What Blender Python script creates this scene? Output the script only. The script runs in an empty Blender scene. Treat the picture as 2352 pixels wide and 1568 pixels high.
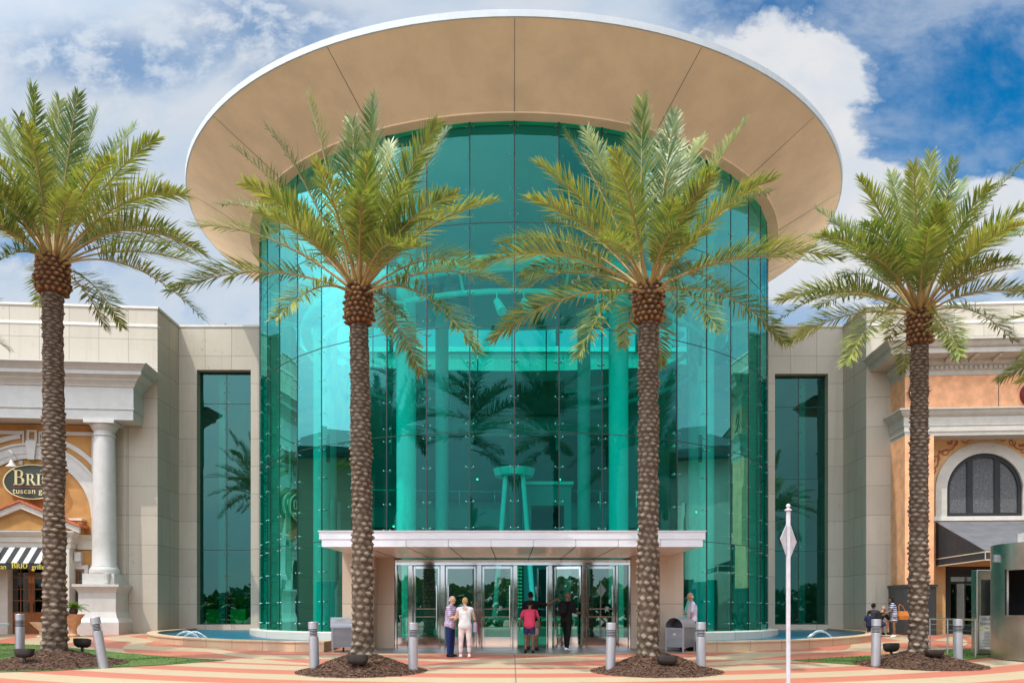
import bpy, math, random
import numpy as np
from mathutils import Matrix, Vector, noise as mnoise

R = math.radians
C = bpy.context.scene.collection
SC = bpy.context.scene
random.seed(7)

# ------------------------------------------------------------------ camera, sky, sun, exposure
F, HZ, CX = 1864.0, 1410.0, 1176.0          # focal length, horizon row and centre column of the 2352 px wide photo
E = 1.217                                    # eye height
cam_d = bpy.data.cameras.new('camera'); cam = bpy.data.objects.new('camera', cam_d); C.objects.link(cam)
cam.location = (0, 0, E); cam.rotation_euler = (R(90), 0, 0)
cam_d.sensor_width = 36; cam_d.lens = F / 2352 * 36; cam_d.shift_y = (HZ - 784) / 2352
cam_d.clip_start = 0.3; cam_d.clip_end = 4000
SC.camera = cam

SUN_DIR = Vector((.37, .40, -1.0)).normalized()      # the way the light travels
sun_el = math.asin(-SUN_DIR.z)
sun_d = bpy.data.lights.new('sun', 'SUN'); sun_d.energy = 3.0; sun_d.angle = R(.53); sun_d.color = (1.0, .95, .86)
sun = bpy.data.objects.new('sun', sun_d); C.objects.link(sun)
sun.rotation_euler = SUN_DIR.to_track_quat('-Z', 'Y').to_euler(); sun.location = (-15, -15, 40)
SC.view_settings.view_transform = 'Standard'; SC.view_settings.look = 'None'
SC.view_settings.exposure = 0.08; SC.view_settings.gamma = 1.0
SC.cycles.use_denoising = True
SC.cycles.max_bounces = 10; SC.cycles.transparent_max_bounces = 24; SC.cycles.glossy_bounces = 4
SC.cycles.sample_clamp_indirect = 6.0; SC.cycles.caustics_reflective = False; SC.cycles.caustics_refractive = False

class NT:
    """small helper to write node trees"""
    def __init__(s, tree): s.t = tree; s.n = tree.nodes; s.l = tree.links; s.n.clear()
    def new(s, typ, **kw):
        nd = s.n.new(typ)
        for k, v in kw.items(): setattr(nd, k, v)
        return nd
    def put(s, sock, v):
        if isinstance(v, bpy.types.NodeSocket): s.l.new(v, sock)
        elif v is not None: sock.default_value = v
    def m(s, op, a, b=None, c=None, clamp=False):
        nd = s.new('ShaderNodeMath', operation=op, use_clamp=clamp)
        s.put(nd.inputs[0], a); s.put(nd.inputs[1], b)
        if c is not None: s.put(nd.inputs[2], c)
        return nd.outputs[0]
    def mix(s, f, a, b, mode='MIX'):
        nd = s.new('ShaderNodeMixRGB', blend_type=mode)
        s.put(nd.inputs[0], f); s.put(nd.inputs[1], a); s.put(nd.inputs[2], b)
        return nd.outputs[0]
    def ss(s, v, lo, hi, a=0.0, b=1.0):
        nd = s.new('ShaderNodeMapRange', interpolation_type='SMOOTHSTEP')
        for i, x in enumerate((v, lo, hi, a, b)): s.put(nd.inputs[i], x)
        return nd.outputs[0]
    def noise(s, vec, scale, detail=4, rough=.55, dist=0.0, out=0):
        nd = s.new('ShaderNodeTexNoise')
        s.put(nd.inputs['Vector'], vec); nd.inputs['Scale'].default_value = scale
        nd.inputs['Detail'].default_value = detail; nd.inputs['Roughness'].default_value = rough
        nd.inputs['Distortion'].default_value = dist
        return nd.outputs[out]

def c4(c): return (c[0], c[1], c[2], 1.0)

def make_world():
    w = bpy.data.worlds.new('World'); SC.world = w; w.use_nodes = True
    g = NT(w.node_tree)
    sky = g.new('ShaderNodeTexSky', sky_type='NISHITA'); sky.sun_disc = False
    sky.sun_elevation = sun_el; sky.sun_rotation = math.atan2(-SUN_DIR.x, -SUN_DIR.y)
    sky.air_density = 1.0; sky.dust_density = .6; sky.ozone_density = 3.0
    hs = g.new('ShaderNodeHueSaturation'); hs.inputs['Saturation'].default_value = 1.3; hs.inputs['Value'].default_value = 1.0
    g.l.new(sky.outputs[0], hs.inputs['Color'])
    bg = g.new('ShaderNodeBackground'); bg.inputs[1].default_value = .105
    tint = g.mix(1.0, hs.outputs[0], (.07, 1.22, 1.32, 1), 'MULTIPLY')
    g.l.new(tint, bg.inputs[0])
    tc = g.new('ShaderNodeTexCoord'); sep = g.new('ShaderNodeSeparateXYZ'); g.l.new(tc.outputs['Generated'], sep.inputs[0])
    x, y, z = sep.outputs
    ya = g.m('MAXIMUM', g.m('ABSOLUTE', y), .12)
    u = g.m('DIVIDE', x, ya); v = g.m('DIVIDE', z, ya)
    comb = g.new('ShaderNodeCombineXYZ'); g.l.new(u, comb.inputs[0]); g.l.new(g.m('MULTIPLY', v, 1.35), comb.inputs[1])
    P = comb.outputs[0]
    n_big = g.noise(P, 2.9, 6, .55, .3); n_mid = g.noise(P, 7.5, 9, .60, .35); n_fine = g.noise(P, 22, 8, .62, .2)
    def blob(u0, v0, a, b):
        du = g.m('DIVIDE', g.m('SUBTRACT', u, u0), a); dv = g.m('DIVIDE', g.m('SUBTRACT', v, v0), b)
        d = g.m('SQRT', g.m('ADD', g.m('MULTIPLY', du, du), g.m('MULTIPLY', dv, dv)))
        d = g.m('ADD', d, g.m('MULTIPLY', g.m('SUBTRACT', n_mid, .5), 1.5))
        d = g.m('ADD', d, g.m('MULTIPLY', g.m('SUBTRACT', n_fine, .5), .55))
        return d
    # thin veil: heavy on the left, broken on the right
    ahead = g.ss(y, .0, .25)
    right = g.m('MULTIPLY', g.m('MULTIPLY', g.ss(u, .12, .42), g.ss(u, 1.5, .9)), ahead)
    high = g.ss(v, .47, .62)
    cov = g.m('SUBTRACT', .745, g.m('MULTIPLY', right, .27))
    wisps = g.m('ADD', g.m('MULTIPLY', n_big, .45), g.m('ADD', g.m('MULTIPLY', n_mid, .40), g.m('MULTIPLY', n_fine, .15)))
    thr = g.m('SUBTRACT', .86, g.m('MULTIPLY', cov, .70))
    veil = g.ss(wisps, g.m('SUBTRACT', thr, .095), g.m('ADD', thr, .085))
    veil = g.m('MULTIPLY', veil, g.m('SUBTRACT', .95, g.m('MULTIPLY', right, .46)))
    low = g.ss(v, .60, .36)                       # thicker towards the horizon
    veil = g.m('MAXIMUM', veil, g.m('MULTIPLY', low, g.m('SUBTRACT', .93, g.m('MULTIPLY', g.ss(wisps, .45, .62, 1.0, 0.0), .35))))
    blue = g.ss(blob(.60, .60, .20, .13), 1.25, .55)
    veil = g.m('MULTIPLY', veil, g.m('SUBTRACT', 1.0, g.m('MULTIPLY', blue, .40)))
    for gp in ((-.31, .73, .10, .045), (-.50, .68, .12, .04), (-.26, .665, .08, .028), (.29, .745, .08, .03), (-.58, .45, .10, .03)):
        veil = g.m('MULTIPLY', veil, g.m('SUBTRACT', 1.0, g.m('MULTIPLY', g.m('MULTIPLY', g.ss(blob(*gp), 1.6, .3), g.ss(n_fine, .36, .58)), .60)))
    cum = None
    for b in ((.335, .665, .12, .085), (.37, .59, .085, .06), (.45, .50, .11, .07), (.60, .475, .12, .075), (.42, .44, .18, .07), (.29, .60, .08, .12)):
        m = g.ss(blob(*b), 1.05, .70)
        cum = m if cum is None else g.m('MAXIMUM', cum, m)
    mask = g.m('MAXIMUM', veil, g.m('MULTIPLY', cum, .98), clamp=True)
    bright = g.m('ADD', g.m('MULTIPLY', g.ss(n_mid, .34, .66), .55), g.m('MULTIPLY', cum, .55), clamp=True)
    ccol = g.mix(bright, (.70, .82, .97, 1), (.97, .98, 1.0, 1))
    bg2 = g.new('ShaderNodeBackground'); g.l.new(ccol, bg2.inputs[0]); 
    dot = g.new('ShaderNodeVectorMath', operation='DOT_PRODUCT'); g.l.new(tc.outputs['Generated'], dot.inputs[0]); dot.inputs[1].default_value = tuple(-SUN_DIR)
    glow = g.m('POWER', g.ss(dot.outputs['Value'], .28, 1.0), 1.0)          # cloud brightened round the unseen sun, added to lift shaded fronts
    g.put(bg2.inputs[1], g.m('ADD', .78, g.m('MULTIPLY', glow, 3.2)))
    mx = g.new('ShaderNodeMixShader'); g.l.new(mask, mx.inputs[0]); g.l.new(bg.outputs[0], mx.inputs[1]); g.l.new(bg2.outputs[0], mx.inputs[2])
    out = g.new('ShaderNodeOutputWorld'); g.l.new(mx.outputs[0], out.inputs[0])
make_world()

# ------------------------------------------------------------------ materials
def new_mat(name):
    m = bpy.data.materials.new(name); m.use_nodes = True
    return m, NT(m.node_tree)

def pm(name, col, rough=.6, metal=0.0, var=.12, scale=5.0, bump=0.0, bscale=60.0, spec=.5, streak=0.0, dirt=0.0, aniso=0):
    m, g = new_mat(name)
    p = g.new('ShaderNodeBsdfPrincipled'); tc = g.new('ShaderNodeTexCoord'); V = tc.outputs['Object']
    n1 = g.noise(V, scale, 5, .6)
    lo = tuple(c * (1 - var) for c in col); hi = tuple(min(1, c * (1 + var)) for c in col)
    base = g.mix(g.ss(n1, .3, .7), c4(lo), c4(hi))
    if dirt:
        n2 = g.noise(V, scale * 3.1, 8, .7, .4)
        base = g.mix(g.m('MULTIPLY', g.ss(n2, .56, .72), dirt), base, c4((col[0] * .55, col[1] * .48, col[2] * .40)))
    if streak:
        mp = g.new('ShaderNodeMapping'); mp.inputs['Scale'].default_value = (9, 9, .35); g.l.new(V, mp.inputs[0])
        n3 = g.noise(mp.outputs[0], 1.0, 5, .6)
        base = g.mix(g.m('MULTIPLY', g.ss(n3, .5, .75), streak), base, c4(tuple(c * .62 for c in col)))
    g.put(p.inputs['Base Color'], base)
    p.inputs['Roughness'].default_value = rough; p.inputs['Metallic'].default_value = metal
    p.inputs['Specular IOR Level'].default_value = spec
    if rough < .5:
        g.put(p.inputs['Roughness'], g.m('ADD', rough - .06, g.m('MULTIPLY', g.noise(V, 3, 4), .12)))
    if bump:
        b = g.new('ShaderNodeBump'); b.inputs['Strength'].default_value = bump; b.inputs['Distance'].default_value = .02
        g.l.new(g.noise(V, bscale, 5, .6), b.inputs['Height']); g.l.new(b.outputs[0], p.inputs['Normal'])
    o = g.new('ShaderNodeOutputMaterial'); g.l.new(p.outputs[0], o.inputs[0])
    return m

def stone_mat(name, col, bw, rh, ou, ov, spot=.5, streak=.25):
    """limestone slabs; joints from the mesh's own metre-scaled UVs"""
    m, g = new_mat(name)
    uv = g.new('ShaderNodeUVMap', uv_map='uv'); mp = g.new('ShaderNodeMapping'); g.l.new(uv.outputs[0], mp.inputs[0])
    mp.inputs['Location'].default_value = (ou, ov, 0)
    br = g.new('ShaderNodeTexBrick'); br.offset = 0.0; g.l.new(mp.outputs[0], br.inputs['Vector'])
    br.inputs['Scale'].default_value = 1.0; br.inputs['Mortar Size'].default_value = .011; br.inputs['Mortar Smooth'].default_value = .1
    br.inputs['Brick Width'].default_value = bw; br.inputs['Row Height'].default_value = rh
    br.inputs['Color1'].default_value = c4(tuple(c * 1.06 for c in col)); br.inputs['Color2'].default_value = c4(tuple(c * .92 for c in col))
    br.inputs['Mortar'].default_value = c4(tuple(c * .42 for c in col)); br.inputs['Bias'].default_value = 0
    tc = g.new('ShaderNodeTexCoord'); V = tc.outputs['Object']
    n1 = g.noise(V, 1.3, 6, .65, .3); n2 = g.noise(V, 5.5, 8, .72, .8); n3 = g.noise(V, 30, 4, .6)
    base = g.mix(g.m('MULTIPLY', g.ss(n1, .35, .7), .30), br.outputs[0], c4((col[0] * .86, col[1] * .83, col[2] * .78)))
    base = g.mix(g.m('MULTIPLY', g.ss(n2, .58, .70), spot), base, c4((col[0] * .66, col[1] * .58, col[2] * .48)))
    ms = g.new('ShaderNodeMapping'); ms.inputs['Scale'].default_value = (3.5, 3.5, .16); g.l.new(V, ms.inputs[0])
    n4 = g.noise(ms.outputs[0], 1.0, 5, .6)
    base = g.mix(g.m('MULTIPLY', g.ss(n4, .52, .75), streak), base, c4((col[0] * .70, col[1] * .66, col[2] * .60)))
    p = g.new('ShaderNodeBsdfPrincipled'); g.put(p.inputs['Base Color'], base); p.inputs['Roughness'].default_value = .62
    p.inputs['Specular IOR Level'].default_value = .35
    b = g.new('ShaderNodeBump'); b.inputs['Strength'].default_value = .25; b.inputs['Distance'].default_value = .01
    g.l.new(g.m('SUBTRACT', g.m('ADD', g.m('MULTIPLY', n3, .3), n2), g.m('MULTIPLY', br.outputs['Fac'], 1.5)), b.inputs['Height'])
    g.l.new(b.outputs[0], p.inputs['Normal'])
    o = g.new('ShaderNodeOutputMaterial'); g.l.new(p.outputs[0], o.inputs[0])
    return m

def glass_mat(name, tint, refl, lo=.10, wave=.0, gtint=(.9, 1.0, 1.0), expo=1.0):
    """tinted sheet glass: see-through with a fresnel mirror coat"""
    m, g = new_mat(name)
    tr = g.new('ShaderNodeBsdfTransparent'); tr.inputs[0].default_value = c4(tint)
    gl = g.new('ShaderNodeBsdfGlossy'); gl.inputs['Roughness'].default_value = .0; gl.inputs[0].default_value = c4(gtint)
    fr = g.new('ShaderNodeFresnel'); fr.inputs[0].default_value = 1.5
    fac = g.m('ADD', lo, g.m('MULTIPLY', fr.outputs[0], refl), clamp=True)
    if wave:
        tc = g.new('ShaderNodeTexCoord'); b = g.new('ShaderNodeBump'); b.inputs['Strength'].default_value = wave; b.inputs['Distance'].default_value = .02
        g.l.new(g.noise(tc.outputs['Object'], .55, 2, .5), b.inputs['Height']); g.l.new(b.outputs[0], gl.inputs['Normal'])
    mx = g.new('ShaderNodeMixShader'); g.l.new(fac, mx.inputs[0]); g.l.new(tr.outputs[0], mx.inputs[1]); g.l.new(gl.outputs[0], mx.inputs[2])
    o = g.new('ShaderNodeOutputMaterial'); g.l.new(mx.outputs[0], o.inputs[0])
    return m

def emit_mat(name, col, s):
    m, g = new_mat(name); e = g.new('ShaderNodeEmission'); e.inputs[0].default_value = c4(col); e.inputs[1].default_value = s
    o = g.new('ShaderNodeOutputMaterial'); g.l.new(e.outputs[0], o.inputs[0]); return m

def leaf_mat(name, ca, cb, trans=.35, rough=.36):
    m, g = new_mat(name)
    tc = g.new('ShaderNodeTexCoord'); at = g.new('ShaderNodeAttribute'); at.attribute_name = 'tone'
    n = g.noise(tc.outputs['Object'], 1.4, 3)
    f = g.m('ADD', g.m('MULTIPLY', at.outputs['Fac'], .9), g.m('MULTIPLY', g.m('SUBTRACT', n, .5), .6), clamp=True)
    col = g.mix(f, c4(ca), c4(cb))
    p = g.new('ShaderNodeBsdfPrincipled'); g.put(p.inputs['Base Color'], col); p.inputs['Roughness'].default_value = rough
    p.inputs['Specular IOR Level'].default_value = .55
    t = g.new('ShaderNodeBsdfTranslucent'); g.put(t.inputs[0], g.mix(1.0, col, (1.25, 1.25, .5, 1), 'MULTIPLY'))
    mx = g.new('ShaderNodeMixShader'); mx.inputs[0].default_value = trans
    g.l.new(p.outputs[0], mx.inputs[1]); g.l.new(t.outputs[0], mx.inputs[2])
    o = g.new('ShaderNodeOutputMaterial'); g.l.new(mx.outputs[0], o.inputs[0])
    return m

def tone_mat(name, ca, cb, rough=.9, bump=.6, bscale=40):
    """two real colours of one material, chosen by the mesh attribute 'tone' plus noise"""
    m, g = new_mat(name)
    tc = g.new('ShaderNodeTexCoord'); at = g.new('ShaderNodeAttribute'); at.attribute_name = 'tone'
    n = g.noise(tc.outputs['Object'], 7, 6, .65)
    f = g.m('ADD', at.outputs['Fac'], g.m('MULTIPLY', g.m('SUBTRACT', n, .5), .9), clamp=True)
    p = g.new('ShaderNodeBsdfPrincipled'); g.put(p.inputs['Base Color'], g.mix(f, c4(ca), c4(cb))); p.inputs['Roughness'].default_value = rough
    p.inputs['Specular IOR Level'].default_value = .2
    b = g.new('ShaderNodeBump'); b.inputs['Strength'].default_value = bump; b.inputs['Distance'].default_value = .02
    g.l.new(g.noise(tc.outputs['Object'], bscale, 6, .7), b.inputs['Height']); g.l.new(b.outputs[0], p.inputs['Normal'])
    o = g.new('ShaderNodeOutputMaterial'); g.l.new(p.outputs[0], o.inputs[0])
    return m

def stripe_mat(name, ca, cb, axis, period, duty=.5, rough=.7, off=0.0):
    m, g = new_mat(name); tc = g.new('ShaderNodeTexCoord'); sep = g.new('ShaderNodeSeparateXYZ'); g.l.new(tc.outputs['Object'], sep.inputs[0])
    f = g.m('LESS_THAN', g.m('FRACT', g.m('ADD', g.m('DIVIDE', sep.outputs[axis], period), 100 + off)), duty)
    p = g.new('ShaderNodeBsdfPrincipled'); g.put(p.inputs['Base Color'], g.mix(f, c4(cb), c4(ca))); p.inputs['Roughness'].default_value = rough
    o = g.new('ShaderNodeOutputMaterial'); g.l.new(p.outputs[0], o.inputs[0]); return m

M = {}
M['stone'] = stone_mat('limestone', (.535, .472, .385), 1.27, 1.32, .0, -.38, .75, .42)
M['curb'] = stone_mat('curb_stone', (.55, .40, .26), 1.15, 3.0, .2, .7, .4, .1)
M['ledge'] = stone_mat('ledge_stone', (.60, .57, .50), 1.4, 3.0, .2, .7, .25, .1)
M['portal'] = stone_mat('portal_stone', (.58, .47, .36), 3.0, 1.75, .3, .20, .25, .15)
M['soffit'] = pm('soffit_stucco', (.90, .675, .45), .85, var=.07, scale=.8, bump=.1, bscale=90)
M['fascia'] = pm('roof_edge_metal', (.60, .62, .63), .45, 0, .05, 2)
M['white'] = pm('white_paint', (.60, .58, .545), .5, 0, .05, 3, .05, 30, dirt=.10)
M['trim'] = pm('cream_trim', (.70, .655, .585), .6, 0, .06, 3, .05, 30, dirt=.15)
M['trim_grey'] = pm('grey_stone_trim', (.56, .52, .455), .65, 0, .07, 3, .1, 30, dirt=.2)
M['tan'] = pm('tan_stucco', (.50, .26, .085), .85, 0, .16, 1.2, .2, 60, dirt=.15)
M['orange'] = pm('apricot_stucco', (.86, .43, .225), .85, 0, .16, 2.2, .2, 60, dirt=.2)
M['ochre'] = pm('ochre_stucco', (.68, .42, .19), .85, 0, .14, 1.8, .2, 60, dirt=.2)
M['rust'] = pm('rust_paint', (.38, .12, .06), .8)
M['rooftile'] = pm('terracotta', (.62, .18, .08), .7, 0, .2, 8, .3, 20)
M['glass'] = glass_mat('teal_glass', (.028, .70, .595), .38, .045, .012, gtint=(.25, .90, .84))
M['glass_side'] = glass_mat('teal_window_glass', (.03, .60, .47), .7, .085, .015, gtint=(.40, .92, .84))
M['glass_clear'] = glass_mat('clerestory_glass', (.55, .95, .95), .6, .02)
M['glass_door'] = glass_mat('door_glass', (.52, .74, .62), 1.0, .16, .04)
M['glass_dark'] = glass_mat('dark_glass', (.10, .11, .11), 1.1, .12, .05)
M['joint'] = pm('silicone_joint', (.012, .03, .03), .5)
M['chrome'] = pm('polished_steel', (.78, .76, .74), .07, 1.0, .03, 1)
M['brushed'] = pm('brushed_steel', (.66, .60, .53), .30, 1.0, .14, 1.2, streak=.30)
M['silver'] = pm('silver_paint', (.42, .43, .46), .36, .55, .04, 3)
M['silver_d'] = pm('dark_slot', (.05, .05, .055), .5, .3)
M['alu'] = pm('aluminium_panel', (.74, .74, .77), .38, .15, .03, 2)
M['canopy'] = pm('canopy_soffit_panel', (.80, .73, .70), .30, .25, .03, 1)
M['black'] = pm('black_metal', (.018, .018, .02), .5, 0, .2, 4)
M['bronze'] = pm('dark_bronze', (.035, .028, .024), .45, .2, .2, 6)
M['lens'] = pm('lamp_lens', (.35, .22, .20), .15)
M['granite'] = pm('dark_granite', (.20, .175, .165), .35, 0, .25, 40, dirt=.3)
M['granite_b'] = pm('black_granite', (.035, .035, .037), .3, 0, .3, 30)
M['wood'] = pm('stained_wood', (.26, .085, .022), .45, 0, .25, 2.0, .1, 30, streak=.4)
M['awn_b'] = pm('black_canvas', (.035, .035, .04), .85, 0, .15, 3, .2, 200)
M['awn_g'] = pm('charcoal_canvas', (.13, .13, .14), .8, 0, .15, 2, .2, 200)
M['sign'] = pm('sign_board', (.055, .062, .05), .5)
M['gold'] = pm('pale_gold_letter', (.80, .74, .42), .5, 0, .03)
M['yellow'] = pm('yellow_letter', (.85, .72, .12), .6, 0, .03)
M['redline'] = pm('red_paint', (.42, .05, .03), .5)
M['maroon'] = pm('maroon_disc', (.16, .004, .012), .3)
M['terra'] = pm('terracotta_pot', (.60, .32, .17), .8, 0, .15, 6, .2, 40, dirt=.3)
M['cream'] = pm('cream_pot', (.68, .58, .44), .8, 0, .1, 6, .2, 40, dirt=.3)
M['leaf'] = leaf_mat('palm_leaf', (.080, .148, .040), (.42, .42, .11), .30)
M['cycad'] = leaf_mat('cycad_leaf', (.05, .16, .015), (.16, .30, .03), .30)
M['bush'] = leaf_mat('tree_leaf', (.025, .055, .014), (.07, .11, .025), .25, .6)
M['petiole'] = pm('frond_stalk', (.34, .24, .09), .6, 0, .2, 4)
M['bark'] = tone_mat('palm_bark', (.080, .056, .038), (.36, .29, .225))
M['boss'] = tone_mat('cut_leaf_bases', (.075, .036, .02), (.46, .26, .115))
M['mulch'] = pm('mulch', (.105, .052, .030), .95, 0, .45, 14, 1.0, 60)
M['chip'] = leaf_mat('mulch_chip', (.06, .028, .016), (.24, .125, .07), .0, .9)
M['water'] = pm('pool_water', (.008, .11, .18), .3, 0, .2, 3, .4, 6, spec=.3)
M['jet'] = pm('water_jet', (.85, .92, .95), .2)
M['wall_in'] = pm('lobby_paint', (.34, .37, .36), .7, 0, .04, 1)
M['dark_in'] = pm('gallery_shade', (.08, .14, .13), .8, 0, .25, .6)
M['ceil_in'] = pm('lobby_ceiling', (.34, .38, .37), .8, 0, .06, .6)
M['floor_in'] = pm('lobby_floor', (.45, .42, .38), .25, 0, .15, 1)
M['steel_w'] = pm('white_steel', (.84, .86, .85), .4, 0, .03)
M['asphalt'] = pm('asphalt', (.10, .10, .10), .85, 0, .25, 2, .4, 120)
M['earth'] = pm('far_ground', (.24, .22, .17), .95, 0, .3, .3)
M['lime'] = pm('lime_box', (.42, .55, .10), .6)
M['post_white'] = pm('weathered_white_enamel', (.50, .49, .52), .45, 0, .10, 6, dirt=.25)
M['red_led'] = emit_mat('green_led', (.05, .9, .25), .55)
M['warm'] = emit_mat('warm_lamp', (1, .8, .45), 2.5)

def lawn_mat():
    m, g = new_mat('artificial_turf'); tc = g.new('ShaderNodeTexCoord'); V = tc.outputs['Object']
    n = g.noise(V, 40, 6, .7); n2 = g.noise(V, 1.2, 4)
    col = g.mix(g.m('MULTIPLY', g.ss(n, .3, .7), .8), (.045, .10, .012, 1), (.12, .20, .03, 1))
    col = g.mix(g.m('MULTIPLY', n2, .35), col, (.13, .17, .035, 1))
    p = g.new('ShaderNodeBsdfPrincipled'); g.put(p.inputs['Base Color'], col); p.inputs['Roughness'].default_value = .9
    b = g.new('ShaderNodeBump'); b.inputs['Strength'].default_value = 1.0; b.inputs['Distance'].default_value = .03
    g.l.new(n, b.inputs['Height']); g.l.new(b.outputs[0], p.inputs['Normal'])
    o = g.new('ShaderNodeOutputMaterial'); g.l.new(p.outputs[0], o.inputs[0]); return m
M['lawn'] = lawn_mat()

def plaza_mat():
    """cream and coral concrete in rings and wedges round the rotunda (object origin = rotunda centre)"""
    m, g = new_mat('plaza_concrete'); tc = g.new('ShaderNodeTexCoord'); sep = g.new('ShaderNodeSeparateXYZ')
    g.l.new(tc.outputs['Object'], sep.inputs[0]); x, y, z = sep.outputs
    r = g.m('SQRT', g.m('ADD', g.m('MULTIPLY', x, x), g.m('MULTIPLY', y, y)))
    th = g.m('ARCTAN2', x, g.m('MULTIPLY', y, -1.0))
    tri = g.m('PINGPONG', g.m('ADD', g.m('MULTIPLY', th, 1 / R(15.0)), 40.25), 1.0)      # one wedge every 30 degrees, both ways
    row = g.m('FLOOR', g.m('DIVIDE', g.m('SUBTRACT', r, 10.2), 2.2))
    fr = g.m('FRACT', g.m('DIVIDE', g.m('SUBTRACT', r, 10.2), 2.2))
    tri2 = g.m('PINGPONG', g.m('ADD', g.m('MULTIPLY', row, .63), g.m('ADD', g.m('MULTIPLY', th, 1 / R(11.0)), 40.25)), 1.0)
    wedge = g.m('LESS_THAN', g.m('ABSOLUTE', g.m('SUBTRACT', fr, .5)), g.m('MULTIPLY', tri2, .52))
    band = g.m('LESS_THAN', g.m('FRACT', g.m('DIVIDE', g.m('ADD', r, g.m('MULTIPLY', tri, .10)), 1.86)), .47)
    outer = g.m('GREATER_THAN', r, 19.02)
    f = g.m('ADD', g.m('MULTIPLY', outer, band), g.m('MULTIPLY', g.m('SUBTRACT', 1.0, outer), wedge), clamp=True)
    V = tc.outputs['Object']
    n = g.noise(V, 1.1, 6, .6); n2 = g.noise(V, 55, 4, .6); n3 = g.noise(V, 6, 8, .7, .5)
    cream = g.mix(n, (.43, .325, .20, 1), (.49, .375, .235, 1)); coral = g.mix(n, (.44, .128, .076, 1), (.49, .152, .094, 1))
    col = g.mix(f, cream, coral)
    col = g.mix(g.m('MULTIPLY', g.ss(n3, .56, .74), .30), col, (.36, .25, .16, 1))
    n4 = g.noise(V, 2.3, 5, .6, 1.2)
    col = g.mix(g.m('MULTIPLY', g.ss(n4, .60, .70), .22), col, (.24, .18, .13, 1))
    col = g.mix(g.m('MULTIPLY', n2, .14), col, (.30, .22, .15, 1))
    jr = g.m('LESS_THAN', g.m('ABSOLUTE', x), .014)
    ja = g.m('MULTIPLY', g.m('LESS_THAN', g.m('ABSOLUTE', g.m('SUBTRACT', g.m('FRACT', g.m('ADD', g.m('DIVIDE', th, R(22.5)), 40.5)), .5)), .0009), .5)
    col = g.mix(g.m('MAXIMUM', g.m('MULTIPLY', jr, .8), ja), col, (.12, .09, .07, 1))
    p = g.new('ShaderNodeBsdfPrincipled'); g.put(p.inputs['Base Color'], col)
    g.put(p.inputs['Roughness'], g.m('ADD', .42, g.m('MULTIPLY', n3, .25))); p.inputs['Specular IOR Level'].default_value = .4
    b = g.new('ShaderNodeBump'); b.inputs['Strength'].default_value = .15; b.inputs['Distance'].default_value = .01
    g.l.new(n2, b.inputs['Height']); g.l.new(b.outputs[0], p.inputs['Normal'])
    o = g.new('ShaderNodeOutputMaterial'); g.l.new(p.outputs[0], o.inputs[0]); return m
M['plaza'] = plaza_mat()
# ------------------------------------------------------------------ mesh helpers
WM = {}                                       # world matrix of every object, kept by hand
def wm(o): return WM.get(o.name, Matrix.Identity(4)) if o else Matrix.Identity(4)

def tag(o, label=None, cat=None, group=None, kind=None):
    if label: o['label'] = label
    if cat: o['category'] = cat
    if group: o['group'] = group
    if kind: o['kind'] = kind
    return o

def thing(name, label, cat, loc=(0, 0, 0), rz=0.0, group=None, tilt=None):
    o = bpy.data.objects.new(name, None); C.objects.link(o); o.empty_display_size = .2
    o.location = loc; o.rotation_euler = (tilt[0], tilt[1], rz) if tilt else (0, 0, rz)
    WM[o.name] = Matrix.Translation(Vector(loc)) @ o.rotation_euler.to_matrix().to_4x4()
    return tag(o, label, cat, group)

def link(name, me, mat, parent=None, label=None):
    o = bpy.data.objects.new(name, me); C.objects.link(o)
    mats = mat if isinstance(mat, (list, tuple)) else [mat]
    if not me.materials:
        for m_ in mats: me.materials.append(m_)
    if parent: o.parent = parent
    WM[o.name] = wm(parent).copy()
    if label: o['label'] = label
    return o

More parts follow.
